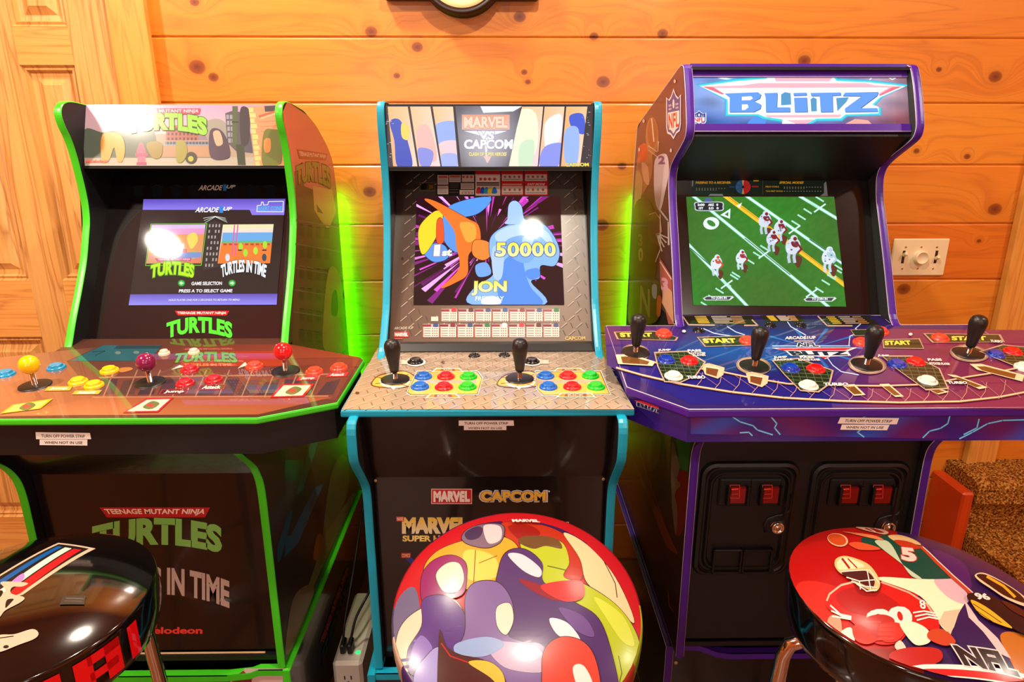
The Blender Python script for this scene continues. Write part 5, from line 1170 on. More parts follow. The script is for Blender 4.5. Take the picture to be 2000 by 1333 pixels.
    A.poly([(205, 178), (520, 168), (640, 150), (1480, 150), (1560, 168), (1770, 176), (1590, 252), (1580, 236), (1650, 190), (1000, 196), (310, 200), (370, 240)], red); A.poly([(290, 190), (1660, 186), (1640, 200), (320, 204)], '#ffffff'); A.poly([(205, 178), (290, 182), (380, 236), (360, 240)], rd); A.poly([(1770, 176), (1690, 182), (1590, 240), (1592, 252)], rd)
    A.poly([(770, 112), (1220, 112), (1200, 138), (780, 138)], red); A.poly([(690, 402), (1300, 396), (1270, 420), (720, 420)], red); A.poly([(860, 440), (1080, 436), (1010, 474), (960, 478)], red)
    bl = '#5a90e4'; dk_ = '#2c4c94'
    def letter(polys, holes=()):
        for q in polys: A.poly([(x + 4, y + 5) for x, y in q], dk_, False)
        A.up()
        for q in polys: A.poly(q, bl, False)
        A.up()
        for q in holes: A.poly(q, '#f2fcff', False)
        A.up()
    letter([[(380, 232), (640, 222), (665, 240), (655, 270), (610, 292), (665, 318), (660, 350), (610, 376), (418, 378), (420, 262)]], [[(515, 258), (590, 254), (600, 270), (580, 284), (515, 286)], [(515, 318), (560, 318), (566, 340), (540, 360), (515, 362)]])
    letter([[(690, 230), (792, 226), (788, 340), (890, 340), (892, 376), (702, 378), (700, 262)]]); letter([[(918, 228), (1020, 226), (1020, 246), (918, 250)], [(922, 266), (1022, 264), (1028, 376), (928, 378)]])
    letter([[(1050, 228), (1285, 224), (1288, 246), (1222, 250), (1226, 376), (1130, 378), (1122, 252), (1056, 252)]]); letter([[(1320, 226), (1580, 220), (1570, 250), (1440, 348), (1570, 346), (1576, 374), (1320, 378), (1318, 350), (1450, 254), (1300, 252)]])
    for q in ([(820, 240), (850, 222), (895, 230), (900, 320), (820, 326)], [(1050, 280), (1070, 262), (1098, 275), (1100, 372), (1056, 374)], [(1250, 268), (1350, 262), (1330, 300), (1260, 372)]): A.poly(q, '#4a8cb8')
    A.text('MIDWAY', [(1180, 400), (1182, 400), (1182, 402), (1180, 402)], '#f0a8b4', bold=.0) if False else None
    A.clip = None; shield(A, 180, 424, 100, 106)
    mq = mb.build('marquee', t)
    mb = MB(); d = Vector((0, 1.450 - 1.412, 1.497 - 1.404)).normalized(); n = Vector((0, -d.z, d.y))
    for s0, s1, px in ((.1, .128, 0), (-.016, .0, 0)):
        o = Vector((0, 1.412, 1.404)); a, b = o + d * s0, o + d * s1; f = .006
        q = [(a + n * f), (b + n * f), (b - n * .02), (a - n * .02)]
        mb.prism([(p.y, p.z) for p in q], lambda y, z, h: (h, y, z), NI0 + .0005, NI1 - .0005, 'purple_trim')
        mb.tube([(NI0 + .001, (a + n * f).y, (a + n * f).z), (NI1 - .001, (a + n * f).y, (a + n * f).z)], .001, 'white_bead', 6)
    mb.build('marquee_rail', t)
    # speaker board under the marquee
    sp = plane_yz(1.545, 1.292, 1.405, 1.388)
    mb = MB(); extr_line(mb, [(1.405, 1.388), (1.548, 1.290)], NI0, NI1, -.008, 'black_satin')
    N_ = Vector((0, -(1.388 - 1.290), -(1.548 - 1.405))).normalized()
    for cx, cy in ((1382, 318), (1640, 318)):
        for (dx, dy) in ((-22, 0), (-14, -7), (0, -9), (12, -8), (-20, 7), (-9, 9), (-4, 0), (13, 0), (4, 6)):
            p = on(cx + dx * (1 if cx < 1500 else 1.02), cy + dy * .9, (0, 1.545, 1.292), N_) + N_ * .0002
            M = basis(p, N_); mb.lathe([(.0032, 0), (.0032, .0006), (.0022, .0008), (.0020, .0002), (0, .0002)], 'charcoal', M, 10)
    mb.build('speaker_board', t)
    mb = MB(); extr_line(mb, [(1.440, 1.5175), (1.468, 1.517), (1.890, 1.410), (1.905, 1.307), (1.905, .315)], NI0, NI1, -.006, 'black_satin'); mb.build('rear_shell', t)
    mb = MB(); mb.box(NI0, NI1, 1.19, 1.905, .31, .322, 'black_satin'); mb.build('floor_board', t)
    mb = MB(); mb.box(NX0 + .004, NX0 + .012, 1.9165, 1.921, .42, 1.22, 'led_green_dim'); o = mb.build('led_strip', t); o['label'] = 'green LED strip on the rear edge'
    # monitor
    bp = plane_yz(1.404, .995, 1.542, 1.294)
    mb = MB(); slab(mb, NI0, NI1, 1.404, .995, 1.542, 1.294, .012, 'black_panel')
    A = Art(mb, bp, 'print_plexi', (1320, 340, 4.761))
    A.grad([(150, 36), (1395, 36), (1412, 205), (150, 205)], ['#0c2a24', '#0c2420', '#0a2c22', '#0c3028'], 3, 2)
    for q in ([(150, 36), (260, 36), (235, 56), (165, 56), (160, 110), (148, 120)], [(1060, 38), (1270, 38), (1235, 58), (1090, 52)], [(1376, 90), (1398, 70), (1412, 205), (1340, 206), (1378, 178)], [(300, 204), (320, 186), (430, 186), (446, 206)]): A.poly(q, '#7890a0')
    A.line([(806, 52), (810, 192)], 3, '#6c5c28')
    A.text('PASSING TO A RECEIVER:', [(184, 70), (512, 70), (512, 92), (186, 92)], '#d8c038', bold=.04, shear=.02); A.text('SPECIAL MODES', [(964, 70), (1186, 70), (1186, 92), (964, 92)], '#d8c038', bold=.04, shear=.03)
    for (x0, x1, y) in ((188, 462, 136), (188, 376, 150), (1004, 1360, 124), (1004, 1196, 136), (1004, 1362, 162)): [A.rect(xx, y - 4, min(xx + 9 + (xx * 7) % 14, x1), y + 3, '#9cb0a4', False) for xx in range(x0, x1, 26)]; A.up()
    A.text('FIELD GOALS:', [(834, 112), (960, 112), (960, 126), (834, 126)], '#c8b434', bold=.03); A.text('"ON FIRE" MODE:', [(834, 154), (994, 154), (994, 168), (834, 168)], '#c8b434', bold=.03)
    A.ell(624, 122, 71, 67, '#2c6cb4'); A.poly([(624, 55)] + [(624 + 70 * math.sin(a), 122 - 66 * math.cos(a)) for a in frange(0, math.pi, 14)], '#c8282c')
    for a in (-.15, math.pi - .15): A.poly([(624, 122), (624 + 70 * math.sin(a), 122 - 66 * math.cos(a)), (624 + 70 * math.sin(a + .3), 122 - 66 * math.cos(a + .3))], '#e0b860')
    for k in range(8): a = k * math.pi / 4 + .39; A.line([(624, 122), (624 + 70 * math.sin(a), 122 - 66 * math.cos(a))], 2, '#102830', False)
    A.up(); A.ell(624, 122, 12, 11, '#0a1412'); A.rect(496, 114, 545, 130, '#1c5090', False); A.rect(704, 112, 768, 126, '#a02428'); A.rect(720, 58, 770, 70, '#c8b434')
    bz = mb.build('monitor_bezel', t)
    mb = MB(); A = Art(mb, bp, 'screen', (1320, 340, 4.761), z=.0016)
    sq = [(94, 214), (1470, 214), (1580, 1236), (160, 1222)]
    A.grad(sq, None, 44, 34, fn=lambda u, v: mixc(mixc('#2c8428', '#3c6c28', max(0, min(1, .5 + .5 * math.sin(u * 5 - 1) * math.cos(v * 4)))), '#1c6420', .5 * (random.Random(int(u * 4400) * 77 + int(v * 3400)).random())))
    A.clip = A._cw([A.w2(*p) for p in sq])
    def yl(a, b, w, c, core=None):
        A.line([a, b], w, c)
    for a, b in (((150, 200), (1420, 1240)), ((650, 205), (1640, 900)), ((1150, 210), (1700, 540)), ((60, 600), (660, 1230))):
        A.line([a, b], 34, '#4cb078'); A.line([a, b], 22, '#d0f4e8')
    for (a, b) in (((640, 600), (1060, 940)), ((130, 690), (420, 940)), ((1240, 610), (1560, 830))): A.line([a, b], 8, '#1c5a4c')
    A.line([(455, 205), (1600, 1060)], 40, '#f8c030'); A.line([(470, 205), (1610, 1050)], 8, '#c88c1c')
    for (x0, y0, n, dx, dy) in ((820, 690, 5, -66, 62), (540, 960, 5, -68, 64), (1110, 460, 6, 56, -56), (1330, 1080, 4, 60, -70), (1500, 900, 2, -60, 60)):
        for k in range(n): A.line([(x0 + k * dx - 34, y0 + k * dy - 20), (x0 + k * dx + 34, y0 + k * dy + 22)], 15, '#a4e4cc', False)
    A.up()
    for (x, y) in ((820, 750), (470, 1030), (1260, 1110), (1100, 520), (1335, 320)): A.line([(x - 50, y + 36), (x + 50, y - 36)], 14, '#d0f4e8')
    A.ell(326, 462, 74, 58, '#dff6ee', rot=-.1); A.ell(326, 462, 44, 24, '#2f8030', rot=.55); A.poly([(410, 385), (505, 325), (500, 420)], '#dff6ee'); A.poly([(450, 380), (486, 355), (484, 398)], '#2f8030'); A.poly([(560, 300), (612, 270), (590, 320)], '#eef8f4')
    rn = random.Random(5)
    def player(x, y, s, c1, c2, c3):
        A.blob([(x + 10 * s, y + 80 * s), (x + 70 * s, y + 100 * s), (x + 50 * s, y + 170 * s), (x + 20 * s, y + 150 * s)], '#5a3420')
        for dx in (-22, 18): A.line([(x + dx * s, y + 40 * s), (x + (dx - 8) * s, y + 95 * s), (x + (dx - 2) * s, y + 130 * s)], 22 * s, c3)
        A.blob([(x - 52 * s, y + 10 * s), (x - 20 * s, y - 40 * s), (x + 40 * s, y - 36 * s), (x + 58 * s, y + 20 * s), (x + 20 * s, y + 70 * s), (x - 38 * s, y + 64 * s)], c1)
        A.blob([(x - 10 * s, y - 20 * s), (x + 40 * s, y - 20 * s), (x + 36 * s, y + 20 * s), (x, y + 14 * s)], c2); A.line([(x + 34 * s, y - 10 * s), (x + 66 * s, y + 34 * s), (x + 40 * s, y + 60 * s)], 15 * s, c2)
        A.ell(x + 10 * s, y - 46 * s, 26 * s, 24 * s, c1); A.ell(x + 18 * s, y - 42 * s, 14 * s, 15 * s, c2)
        for k in range(6): A.ell(x + rn.uniform(-35, 35) * s, y + rn.uniform(-20, 50) * s, 8 * s, 6 * s, rn.choice(('#5c6c88', '#a8b4c8', '#e8f0f4', '#3c4458')), n=8, up=False)
        A.up()
    for (x, y, s) in ((960, 490, 1.0), (820, 420, 1.05), (890, 590, 1.0), (1080, 660, 1.25)): player(x, y, s, '#ccd6e4', '#7c1c28', '#b8c4d4')
    for (x, y, s, c2) in ((370, 820, .95, '#c05030'), (600, 770, .9, '#a02c2c'), (1410, 760, 1.15, '#a8c8d8')): player(x, y, s, '#d8e0ea', c2, '#c4d0dc')
    for (x0, y0, x1, y1) in ((245, 1140, 535, 1180), (1180, 1150, 1486, 1190)):
        A.poly([(x0, (y0 + y1) / 2), (x0 + 36, y0), (x1 - 14, y0), (x1, y0 + 12), (x1 - 40, y1), (x0 + 20, y1)], '#d4dcdc'); A.poly([(x0 + 14, (y0 + y1) / 2), (x0 + 42, y0 + 6), (x1 - 24, y0 + 6), (x1 - 46, y1 - 6), (x0 + 30, y1 - 6)], '#39434c'); A.text('TO JOIN IN', [(x0 + 76, y0 + 6), (x0 + 222, y0 + 6), (x0 + 222, y1 - 6), (x0 + 76, y1 - 6)], '#f0f4f4', bold=.04)
    A.blob([(176, 270), (300, 266), (425, 268), (438, 310), (425, 348), (300, 350), (186, 346), (170, 308)], '#c8d4dc'); A.blob([(184, 276), (300, 272), (418, 274), (428, 310), (418, 341), (300, 344), (192, 340), (178, 308)], '#1c2430')
    A.text('2:00', [(196, 282), (262, 282), (262, 304), (196, 304)], '#eef4f4', bold=.05); A.text('ARZ', [(294, 282), (350, 282), (350, 304), (294, 304)], '#eef4f4', bold=.05); A.text('0', [(370, 282), (388, 282), (388, 304), (370, 304)], '#eef4f4', bold=.05)
    A.text('1ST', [(208, 314), (250, 314), (250, 336), (208, 336)], '#eef4f4', bold=.05); A.text('S.D', [(300, 314), (346, 314), (346, 336), (300, 336)], '#eef4f4', bold=.05); A.text('0', [(372, 314), (392, 314), (392, 336), (372, 336)], '#eef4f4', bold=.05)
    A.blob([(262, 240), (300, 228), (330, 240), (322, 262), (270, 262)], '#4c5c98')
    mb.build('screen', bz)
    # deck
    DP = plane_yz(.95, .93, 1.36, .997)
    Xc = .608
    half = [(.906, 1.024), (1.000, 1.098), (1.0065, 1.125), (1.0065, 1.335), (.998, 1.352), (.851, 1.352), (.849, 1.362), (NI1, 1.364), (NI1, 1.402)]
    outl = half + [(max(2 * Xc - x, .2195), y) for x, y in half[::-1]]
    top, tr, bx = deck(t, outl, DP, 'purple_trim', 'print_plexi', 'black_satin', .016, .048, .004, bead='white_bead', fascia_mat='print_vinyl')
    top.c[0] = [lin('#2a1a5c')] * len(outl)
    A = Art(top, DP, 'print_plexi', (1160, 580, 2.381))
    def dcol(u, v):
        c = mixc('#1c1866', '#6c2448', min(1, max(0, (u - .42) * 3))); c = mixc(c, '#14489c', max(0, 1 - math.hypot((u - .3) * 3.2, (v - .55) * 2.2)) * .9); return mixc(c, '#4a1c5c', max(0, 1 - math.hypot((u - .05) * 4, (v - .9) * 2)))
    A.grad([(50, 140), (2020, 155), (2290, 520), (60, 320)], None, 24, 8, fn=dcol); A.grad([(60, 318), (2290, 500), (2000, 522), (450, 500)], None, 16, 3, fn=lambda u, v: mixc('#1e1870', '#6c2048', min(1, max(0, (u - .46) * 8))))
    A.grad([(400, 82), (1280, 82), (1385, 150), (395, 150)], ['#20184c', '#20184c', '#241c5c', '#201a58'], 4, 2)
    for q in ([(415, 88), (735, 88), (760, 132), (440, 130)], [(770, 88), (960, 86), (985, 118), (800, 116)], [(1040, 90), (1270, 88), (1330, 132), (1080, 134)]):
        A.poly(q, '#201c14')
        for k in range(5):
            u = (k + .7) / 6; l = [q[0][i] + (q[3][i] - q[0][i]) * u for i in (0, 1)]; r = [q[1][i] + (q[2][i] - q[1][i]) * u for i in (0, 1)]
            P = lambda s: (l[0] + (r[0] - l[0]) * s, l[1] + (r[1] - l[1]) * s)
            A.line([P(.16), P(.32)], 5, '#b89a30', False); A.line([P(.40), P(.62 + .05 * (k % 3))], 4, '#a89c94', False); A.line([P(.68), P(.84)], 3.5, '#b0804c', False)
        A.up()
    for pts in ([(415, 95), (440, 131), (560, 133)], [(700, 134), (762, 134), (735, 108)], [(1042, 92), (1085, 136), (1200, 136)]): A.line(pts, 6, '#b89a8c')
    # hub logo with rays
    for a in frange(0, math.pi * 2, 10): A.poly([(1010, 240), (1010 + 240 * math.cos(a - .04), 240 + 95 * math.sin(a - .04)), (1010 + 240 * math.cos(a + .04), 240 + 95 * math.sin(a + .04))], '#2c62b4', False)
    A.up(); A.line([(830, 230), (1190, 230)], 6, '#7cb0e8')
    for pts in ([(620, 140), (660, 165), (700, 178)], [(900, 118), (915, 140), (950, 160), (985, 180)], [(1085, 285), (1110, 320), (1150, 350), (1230, 365)], [(510, 150), (560, 172), (640, 185)], [(1240, 128), (1215, 150), (1240, 165), (1190, 185), (1185, 230)]): lightning(A, pts, '#7c98d8', 2.5, '#e0e4f4')
    A.text('ARCADE1UP', [(890, 186), (1030, 184), (1032, 198), (888, 200)], '#d8d0d8', bold=.04); A.rect(930, 206, 1020, 210, '#c0a8a8'); A.text('NFL', [(950, 216), (1035, 216), (1048, 234), (945, 234)], '#10183c', bold=.05, edge='#f0e4e8', ew=.07)
    A.poly([(825, 240), (1225, 238), (1180, 256), (1195, 276), (1100, 280), (1075, 292), (1050, 280), (915, 276), (890, 254)], '#e8dce0'); A.poly([(845, 242), (1205, 240), (1165, 252), (880, 252)], '#cc2434'); A.text('BLITZ', [(905, 254), (1188, 254), (1180, 275), (918, 276)], '#14203c', bold=.06, edge='#e0dce8', ew=.02, shear=-.05); A.poly([(1045, 281), (1095, 281), (1072, 290)], '#cc2434')
    # start plates
    for (q, tq) in (([(100, 168), (280, 164), (385, 190), (375, 204), (115, 198)], [(118, 170), (268, 170), (272, 188), (124, 190)]), ([(485, 192), (700, 186), (720, 226), (520, 232)], [(502, 197), (655, 196), (664, 217), (512, 218)]), ([(1345, 204), (1510, 200), (1530, 242), (1350, 240)], [(1350, 208), (1468, 206), (1478, 226), (1352, 228)]), ([(1540, 176), (1880, 180), (1900, 212), (1580, 214)], [(1660, 186), (1820, 186), (1826, 206), (1664, 206)]), ([(1195, 158), (1300, 156), (1320, 180), (1215, 184)], None)):
        m = (sum(a[0] for a in q) / len(q), sum(a[1] for a in q) / len(q)); A.poly([(p[0] + (p[0] - m[0]) * .06, p[1] + (p[1] - m[1]) * .16) for p in q], '#a88c74'); A.poly(q, '#26301c')
        if tq: A.text('START', tq, '#f0d050', bold=.05, edge='#3c3010', ew=.03)
    # metal rings, plates, field band
    for (x, y, rx, ry) in ((193, 262, 66, 38), (742, 325, 82, 42), (1270, 320, 90, 44), (1745, 268, 92, 40)): A.ell(x, y, rx, ry, '#8a7468', rot=.1); A.ell(x, y - 1, rx * .9, ry * .86, '#b89880', rot=.1); A.ell(x, y, rx * .8, ry * .76, '#3a2c28', rot=.1)
    arc = [(105, 335), (220, 368), (400, 410), (640, 448), (880, 475), (1150, 490), (1420, 497), (1700, 492), (1880, 472), (2100, 430)]
    arc2 = [(110, 275), (130, 290), (500, 340), (600, 355), (720, 380), (900, 410), (1080, 416), (1330, 420), (1560, 412), (1720, 380), (1850, 360), (2050, 320)]
    for arr, wd in ((arc, 11), (arc2, 9)): A.line(arr, wd, '#8c5a48'); A.line([(x, y - 1) for x, y in arr], wd * .5, '#f0c4a0')
    for k in range(17):
        x = 480 + k * 88; y0 = 352 + 75 * min(1, (x - 480) / 700) - max(0, x - 1500) * .10; y1 = 425 + 70 * min(1, (x - 480) / 700) - max(0, x - 1500) * .04
        A.line([(x + 25, y0 + 5), (x + 18, (y0 + y1) / 2 + 6), (x - 8, y1)], 2.2, '#c89888', False); A.line([(x, y0), (x + 95, y1 - 6)], 1.4, '#a87890', False)
    A.up()
    for (x, y) in ((555, 352), (760, 392)):
        A.poly([(x - 55, y - 32), (x - 20, y - 38), (x + 52, y - 18), (x + 46, y + 16), (x + 20, y + 34), (x - 40, y + 14)], '#d8b090'); A.poly([(x - 34, y - 20), (x + 24, y - 10), (x + 14, y + 24), (x - 34, y + 10)], '#6c3c1c'); A.line([(x - 34, y - 22), (x + 26, y - 12)], 5, '#f8dcc0')
    for q in ([(1150, 415), (1210, 412), (1262, 462), (1210, 466)], [(1325, 412), (1370, 410), (1440, 470), (1400, 472)], [(1520, 420), (1575, 425), (1650, 448), (1600, 460)], [(1640, 366), (1680, 370), (1830, 428), (1790, 436)], [(1745, 318), (1800, 318), (2000, 370), (1990, 400), (1780, 345)], [(100, 275), (170, 272), (285, 308), (272, 328), (112, 318)]):
        m = (sum(a[0] for a in q) / len(q), sum(a[1] for a in q) / len(q)); A.poly(q, '#e8c4a0'); A.poly([(p[0] + (m[0] - p[0]) * .28, p[1] + (m[1] - p[1]) * .3 + 2) for p in q], '#6a4418')
    for (q, w) in (([(285, 268), (430, 262), (512, 310), (470, 370), (400, 402), (330, 398), (300, 330)], 0), ([(835, 306), (950, 296), (1105, 350), (1090, 410), (1040, 446), (960, 440), (890, 370)], 0), ([(1345, 285), (1480, 285), (1600, 340), (1640, 430), (1540, 436), (1420, 350)], 0), ([(1800, 262), (1900, 232), (2100, 250), (2150, 330), (1990, 340)], 0)):
        m = (sum(a[0] for a in q) / len(q), sum(a[1] for a in q) / len(q)); A.poly([(p[0] + (p[0] - m[0]) * .07, p[1] + (p[1] - m[1]) * .08) for p in q], '#b09484'); A.poly(q, '#1c2618'); A.clip = None
        xs = [p[0] for p in q]; ys = [p[1] for p in q]
        cl = A._cw([A.w2(*p) for p in q]); A.clip = cl
        for k in range(1, 9): A.line([(min(xs), min(ys) + (max(ys) - min(ys)) * k / 9 - 8), (max(xs), min(ys) + (max(ys) - min(ys)) * k / 9 + 8)], 2, '#5c6c44', False); A.line([(min(xs) + (max(xs) - min(xs)) * (k - 1) / 8 - 10, min(ys)), (min(xs) + (max(xs) - min(xs)) * k / 8 + 8, max(ys))], 2, '#5c6c44', False)
        A.clip = None; A.up()
    for (s, q) in (('JUMP', [(296, 250), (356, 249), (358, 260), (298, 261)]), ('PASS', [(434, 252), (496, 251), (500, 262), (436, 263)]), ('ROTATES', [(440, 266), (516, 265), (519, 272), (442, 273)]), ('PLAYER', [(458, 275), (518, 274), (521, 282), (460, 283)]), ('TURBO', [(430, 375), (515, 374), (518, 388), (432, 389)]), ('JUMP', [(832, 284), (896, 283), (900, 294), (836, 295)]), ('TACKLE', [(832, 296), (920, 294), (924, 303), (834, 305)]), ('PASS', [(954, 283), (1020, 282), (1024, 293), (958, 294)]), ('ROTATES PLAYER', [(948, 296), (1048, 295), (1052, 305), (950, 306)]), ('TURBO', [(1065, 408), (1180, 408), (1180, 422), (1068, 422)]), ('JUMP', [(1316, 276), (1370, 278), (1372, 288), (1318, 287)]), ('PASS', [(1548, 295), (1612, 295), (1618, 306), (1552, 306)]), ('ROTATES PLAYER', [(1556, 312), (1652, 316), (1654, 326), (1560, 324)]), ('TURBO', [(1640, 402), (1730, 402), (1735, 414), (1645, 414)]), ('TURBO', [(1840, 208), (1895, 210), (1898, 222), (1842, 220)])):
        A.text(s, q, '#f0e0dc', bold=.04, edge='#4a3040', ew=.02)
    for x, y in ((418, 168), (1470, 182)): A.ell(x, y, 9, 6, '#e8d8d0')
    dk = top.build('control_deck', t); tr.build('edge_moulding', dk)
    bx.c = [[lin('#2a1470')] * len(f) for f in bx.f]
    fy = 1.028; fpl = (Vector((0, fy, 0)), NEGY)
    A = Art(bx, fpl, 'print_vinyl', (1160, 580, 2.381), z=2e-4)
    A.grad([(452, 540), (2000, 540), (2000, 668), (450, 638)], None, 40, 5, fn=lambda u, v: mixc(mixc('#30147c', '#5a1460', .5 + .5 * math.sin(u * 21 + v * 2)), '#2050c0', max(0, math.sin(u * 13 + 1.2 - v * 1.5)) ** 3 * .8))
    for pts in ([(580, 540), (610, 552), (640, 556), (680, 582), (740, 600), (760, 620), (830, 642)], [(795, 542), (825, 560), (850, 590), (840, 610), (865, 640)], [(1280, 548), (1250, 562), (1265, 600), (1225, 630), (1255, 652)], [(1655, 552), (1645, 590), (1610, 612), (1560, 625), (1530, 655)], [(1700, 660), (1760, 630), (1830, 590), (1900, 575), (2000, 572)], [(1790, 570), (1780, 610), (1720, 640)], [(680, 632), (720, 630), (735, 645)]): lightning(A, pts, '#2f8fe0', 4, '#9ce0ff')
    # side face of the apron
    c0, c1 = Vector((2 * Xc - .906 + .004, 1.024 + .004, 0)), Vector((2 * Xc - 1.000 + .004, 1.098 + .003, 0))
    sn = (c1 - c0).cross(ZV).normalized(); sn = sn if sn.y < 0 else -sn; sn = Vector((sn.x, sn.y, 0)).normalized()
    A = Art(bx, (c0, sn), 'print_vinyl', (1180, 620, 5.127), z=2e-4)
    A.poly([(300, 830), (480, 850), (560, 880), (740, 965), (700, 975), (540, 930), (330, 850)], '#c82c3c'); A.text('BLITZ', [(330, 850), (690, 970), (670, 1000), (330, 890)], '#162048', bold=.05, edge='#c8ccdc', ew=.05)
    A.line([(320, 770), (470, 810), (600, 850), (750, 905), (840, 945)], 10, '#d8e4ec'); A.text('NFL', [(440, 812), (570, 850), (590, 880), (450, 835)], '#162048', bold=.05, edge='#d8dce8', ew=.07)
    bx.build('deck_apron', dk)
    P0, N = DP; at = lambda x, y: on(x, y, P0, N)
    for (x, y) in ((1296.5, 654), (1460, 668), (1683, 671), (1718.6, 649), (1836, 663)): button(t, at(x, y), N, 'btn_coral', 'coral start button')
    for (x, y, m) in ((1300.7, 706, 'navy'), (1345.6, 708, 'red'), (1315.4, 738, 'white'), (1543.5, 722.5, 'navy'), (1592.6, 724, 'red'), (1578.7, 756.5, 'white'), (1752, 714, 'navy'), (1788, 710, 'red'), (1811, 747, 'white'), (1943, 695, 'navy'), (1977, 690, 'red'), (2000, 720, 'white')):
        button(t, at(x, y), N, 'btn_' + m, {'navy': 'blue'}.get(m, m) + ' push button')
    for x, y in ((1364.5, 646.5), (1504.4, 636), (1563, 636)): switch(t, at(x, y), N, 'small black switch')
    for x, y in ((1241, 690), (1473, 717), (1692, 714), (1890, 692)): stick(t, at(x, y), N, 'bat', 'black bat-top joystick', (0, 0))
    # front with two coin doors
    mb = MB(); slab(mb, NI0, NI1, 1.19, .86, 1.10, .89, .01, 'black_satin'); mb.build('kick_board', t)
    mb = MB(); mb.box(NI0, NI1, 1.19, 1.203, .33, .875, 'black_satin', .001); mb.build('front_panel', t)
    fp = plane_yz(1.19, .33, 1.19, .875); g = lambda x, y: on(1180 + x / 2.439, 840 + y / 2.439, fp[0], fp[1])
    def rrect(x0, z0, x1, z1, r, n=5):
        o = []
        for cx, cz, a0 in ((x1 - r, z1 - r, 0), (x0 + r, z1 - r, 1), (x0 + r, z0 + r, 2), (x1 - r, z0 + r, 3)):
            o += [(cx + r * math.cos((a0 + k / n) * math.pi / 2), cz + r * math.sin((a0 + k / n) * math.pi / 2)) for k in range(n + 1)]
        return o
    for d0 in (0, 528):
        a, b = g(462 + d0, 150), g(940 + d0, 150); lo = g(450 + d0, 690).z
        x0, x1, zt = a.x, b.x, a.z; zb = lo
        mb = MB(); Y = 1.19
        def ring(o0, o1, h0, h1, r):
            p = rrect(x0 + o0, zb + o0, x1 - o0, zt - o0, r); q = rrect(x0 + o1, zb + o1, x1 - o1, zt - o1, max(r - (o1 - o0), .004)); n = len(p)
            mb.mesh([(x, Y - h0, z) for x, z in p] + [(x, Y - h1, z) for x, z in q], [(i, (i + 1) % n, n + (i + 1) % n, n + i) for i in range(n)], 'black_satin', smooth=False)
        pr = [(0, 0), (.003, .006), (.010, .008), (.013, .0045), (.017, .0045), (.0205, .010), (.024, .010), (.028, .004)]
        for (o0, h0), (o1, h1) in zip(pr, pr[1:]): ring(o0, o1, h0, h1, .028)
        q = rrect(x0 + .028, zb + .028, x1 - .028, zt - .028, .008); mb.mesh([(x, Y - .004, z) for x, z in q], [tuple(range(len(q)))], 'black_satin')
        # curved ridge that turns in round the lock
        k = [g(890 + d0, 300), g(884 + d0, 372), g(860 + d0, 398), g(815 + d0, 405), g(778 + d0, 418), g(760 + d0, 445), g(765 + d0, 480)]
        mb.tube([(p.x, Y - .004, p.z) for p in k], .0035, 'black_satin', 8)
        cdoor = mb.build('coin_door', t)
        for (sx, bx0, bx1) in ((590, 545, 685), (745, 690, 825)):
            mb = MB(); A_, B_ = g(bx0 + d0, 226), g(bx1 + d0, 352)
            mb.box(A_.x, B_.x, Y - .010, Y - .003, B_.z, A_.z, 'black_satin', .003)
            s0, s1 = g(sx + d0, 256), g(sx + 68 + d0, 332)
            mb.box(s0.x - .006, s0.x - .001, Y - .022, Y - .009, s1.z - .004, s0.z + .002, 'black_satin', .001); mb.box(s1.x + .001, s1.x + .006, Y - .022, Y - .009, s1.z - .004, s0.z + .002, 'black_satin', .001)
            cs = mb.build('coin_slot', cdoor); mb = MB(); mb.box(s0.x, s1.x, Y - .018, Y - .0095, s1.z, s0.z, 'coin_red', .002)
            A = Art(mb, (Vector((0, Y - .018, 0)), NEGY), 'print_dull', (1180, 840, 2.439))
            A.outline([(sx + 10 + d0, 264), (sx + 56 + d0, 264), (sx + 54 + d0, 326), (sx + 10 + d0, 326)], 3, '#e03028'); A.line([(sx + 18 + d0, 284), (sx + 48 + d0, 282)], 6, '#f04838'); A.line([(sx + 18 + d0, 308), (sx + 48 + d0, 306)], 3, '#e03028')
            o = mb.build('coin_button', t); o.parent = cdoor; o.location = Vector((0, 0, 0)) ; o['label'] = 'red coin reject button'
        lk = g(820 + d0, 458); M = Matrix.Translation((lk.x, Y - .004, lk.z)) @ Matrix.Rotation(math.pi / 2, 4, 'X')
        mb = MB(); mb.lathe([(.0135, 0), (.0135, .005), (.0118, .0075), (.009, .007), (.0085, .0045), (.004, .0045), (.004, .0055), (0, .0055)], 'chrome', M, 24); o = mb.build('lock', cdoor); o['label'] = 'round metal lock'
        for (rx0, rx1) in ((514, 640), (656, 782)):
            A_, B_ = g(rx0 + d0, 556), g(rx1 + d0, 668); mb = MB(); w = .0045
            for (u0, u1, v0, v1) in ((A_.x, B_.x, A_.z - w, A_.z), (A_.x, B_.x, B_.z, B_.z + w), (A_.x, A_.x + w, B_.z, A_.z), (B_.x - w, B_.x, B_.z, A_.z)): mb.box(u0, u1, Y - .014, Y - .003, v0, v1, 'black_satin', .0012)
            mb.box(A_.x + w, B_.x - w, Y - .007, Y - .003, B_.z + w, A_.z - w, 'black_inner'); mb.build('coin_return', cdoor)
    sp = (Vector((0, fy, 0)), NEGY)
    sticker(t, (Vector((0, fy - .0008, 0)), NEGY), [(1641, 815.5), (1755.5, 817), (1751, 829), (1635.5, 827.5)], [(1644, 829.5), (1737, 830), (1732, 840.5), (1641, 839.5)])
football_cabinet()
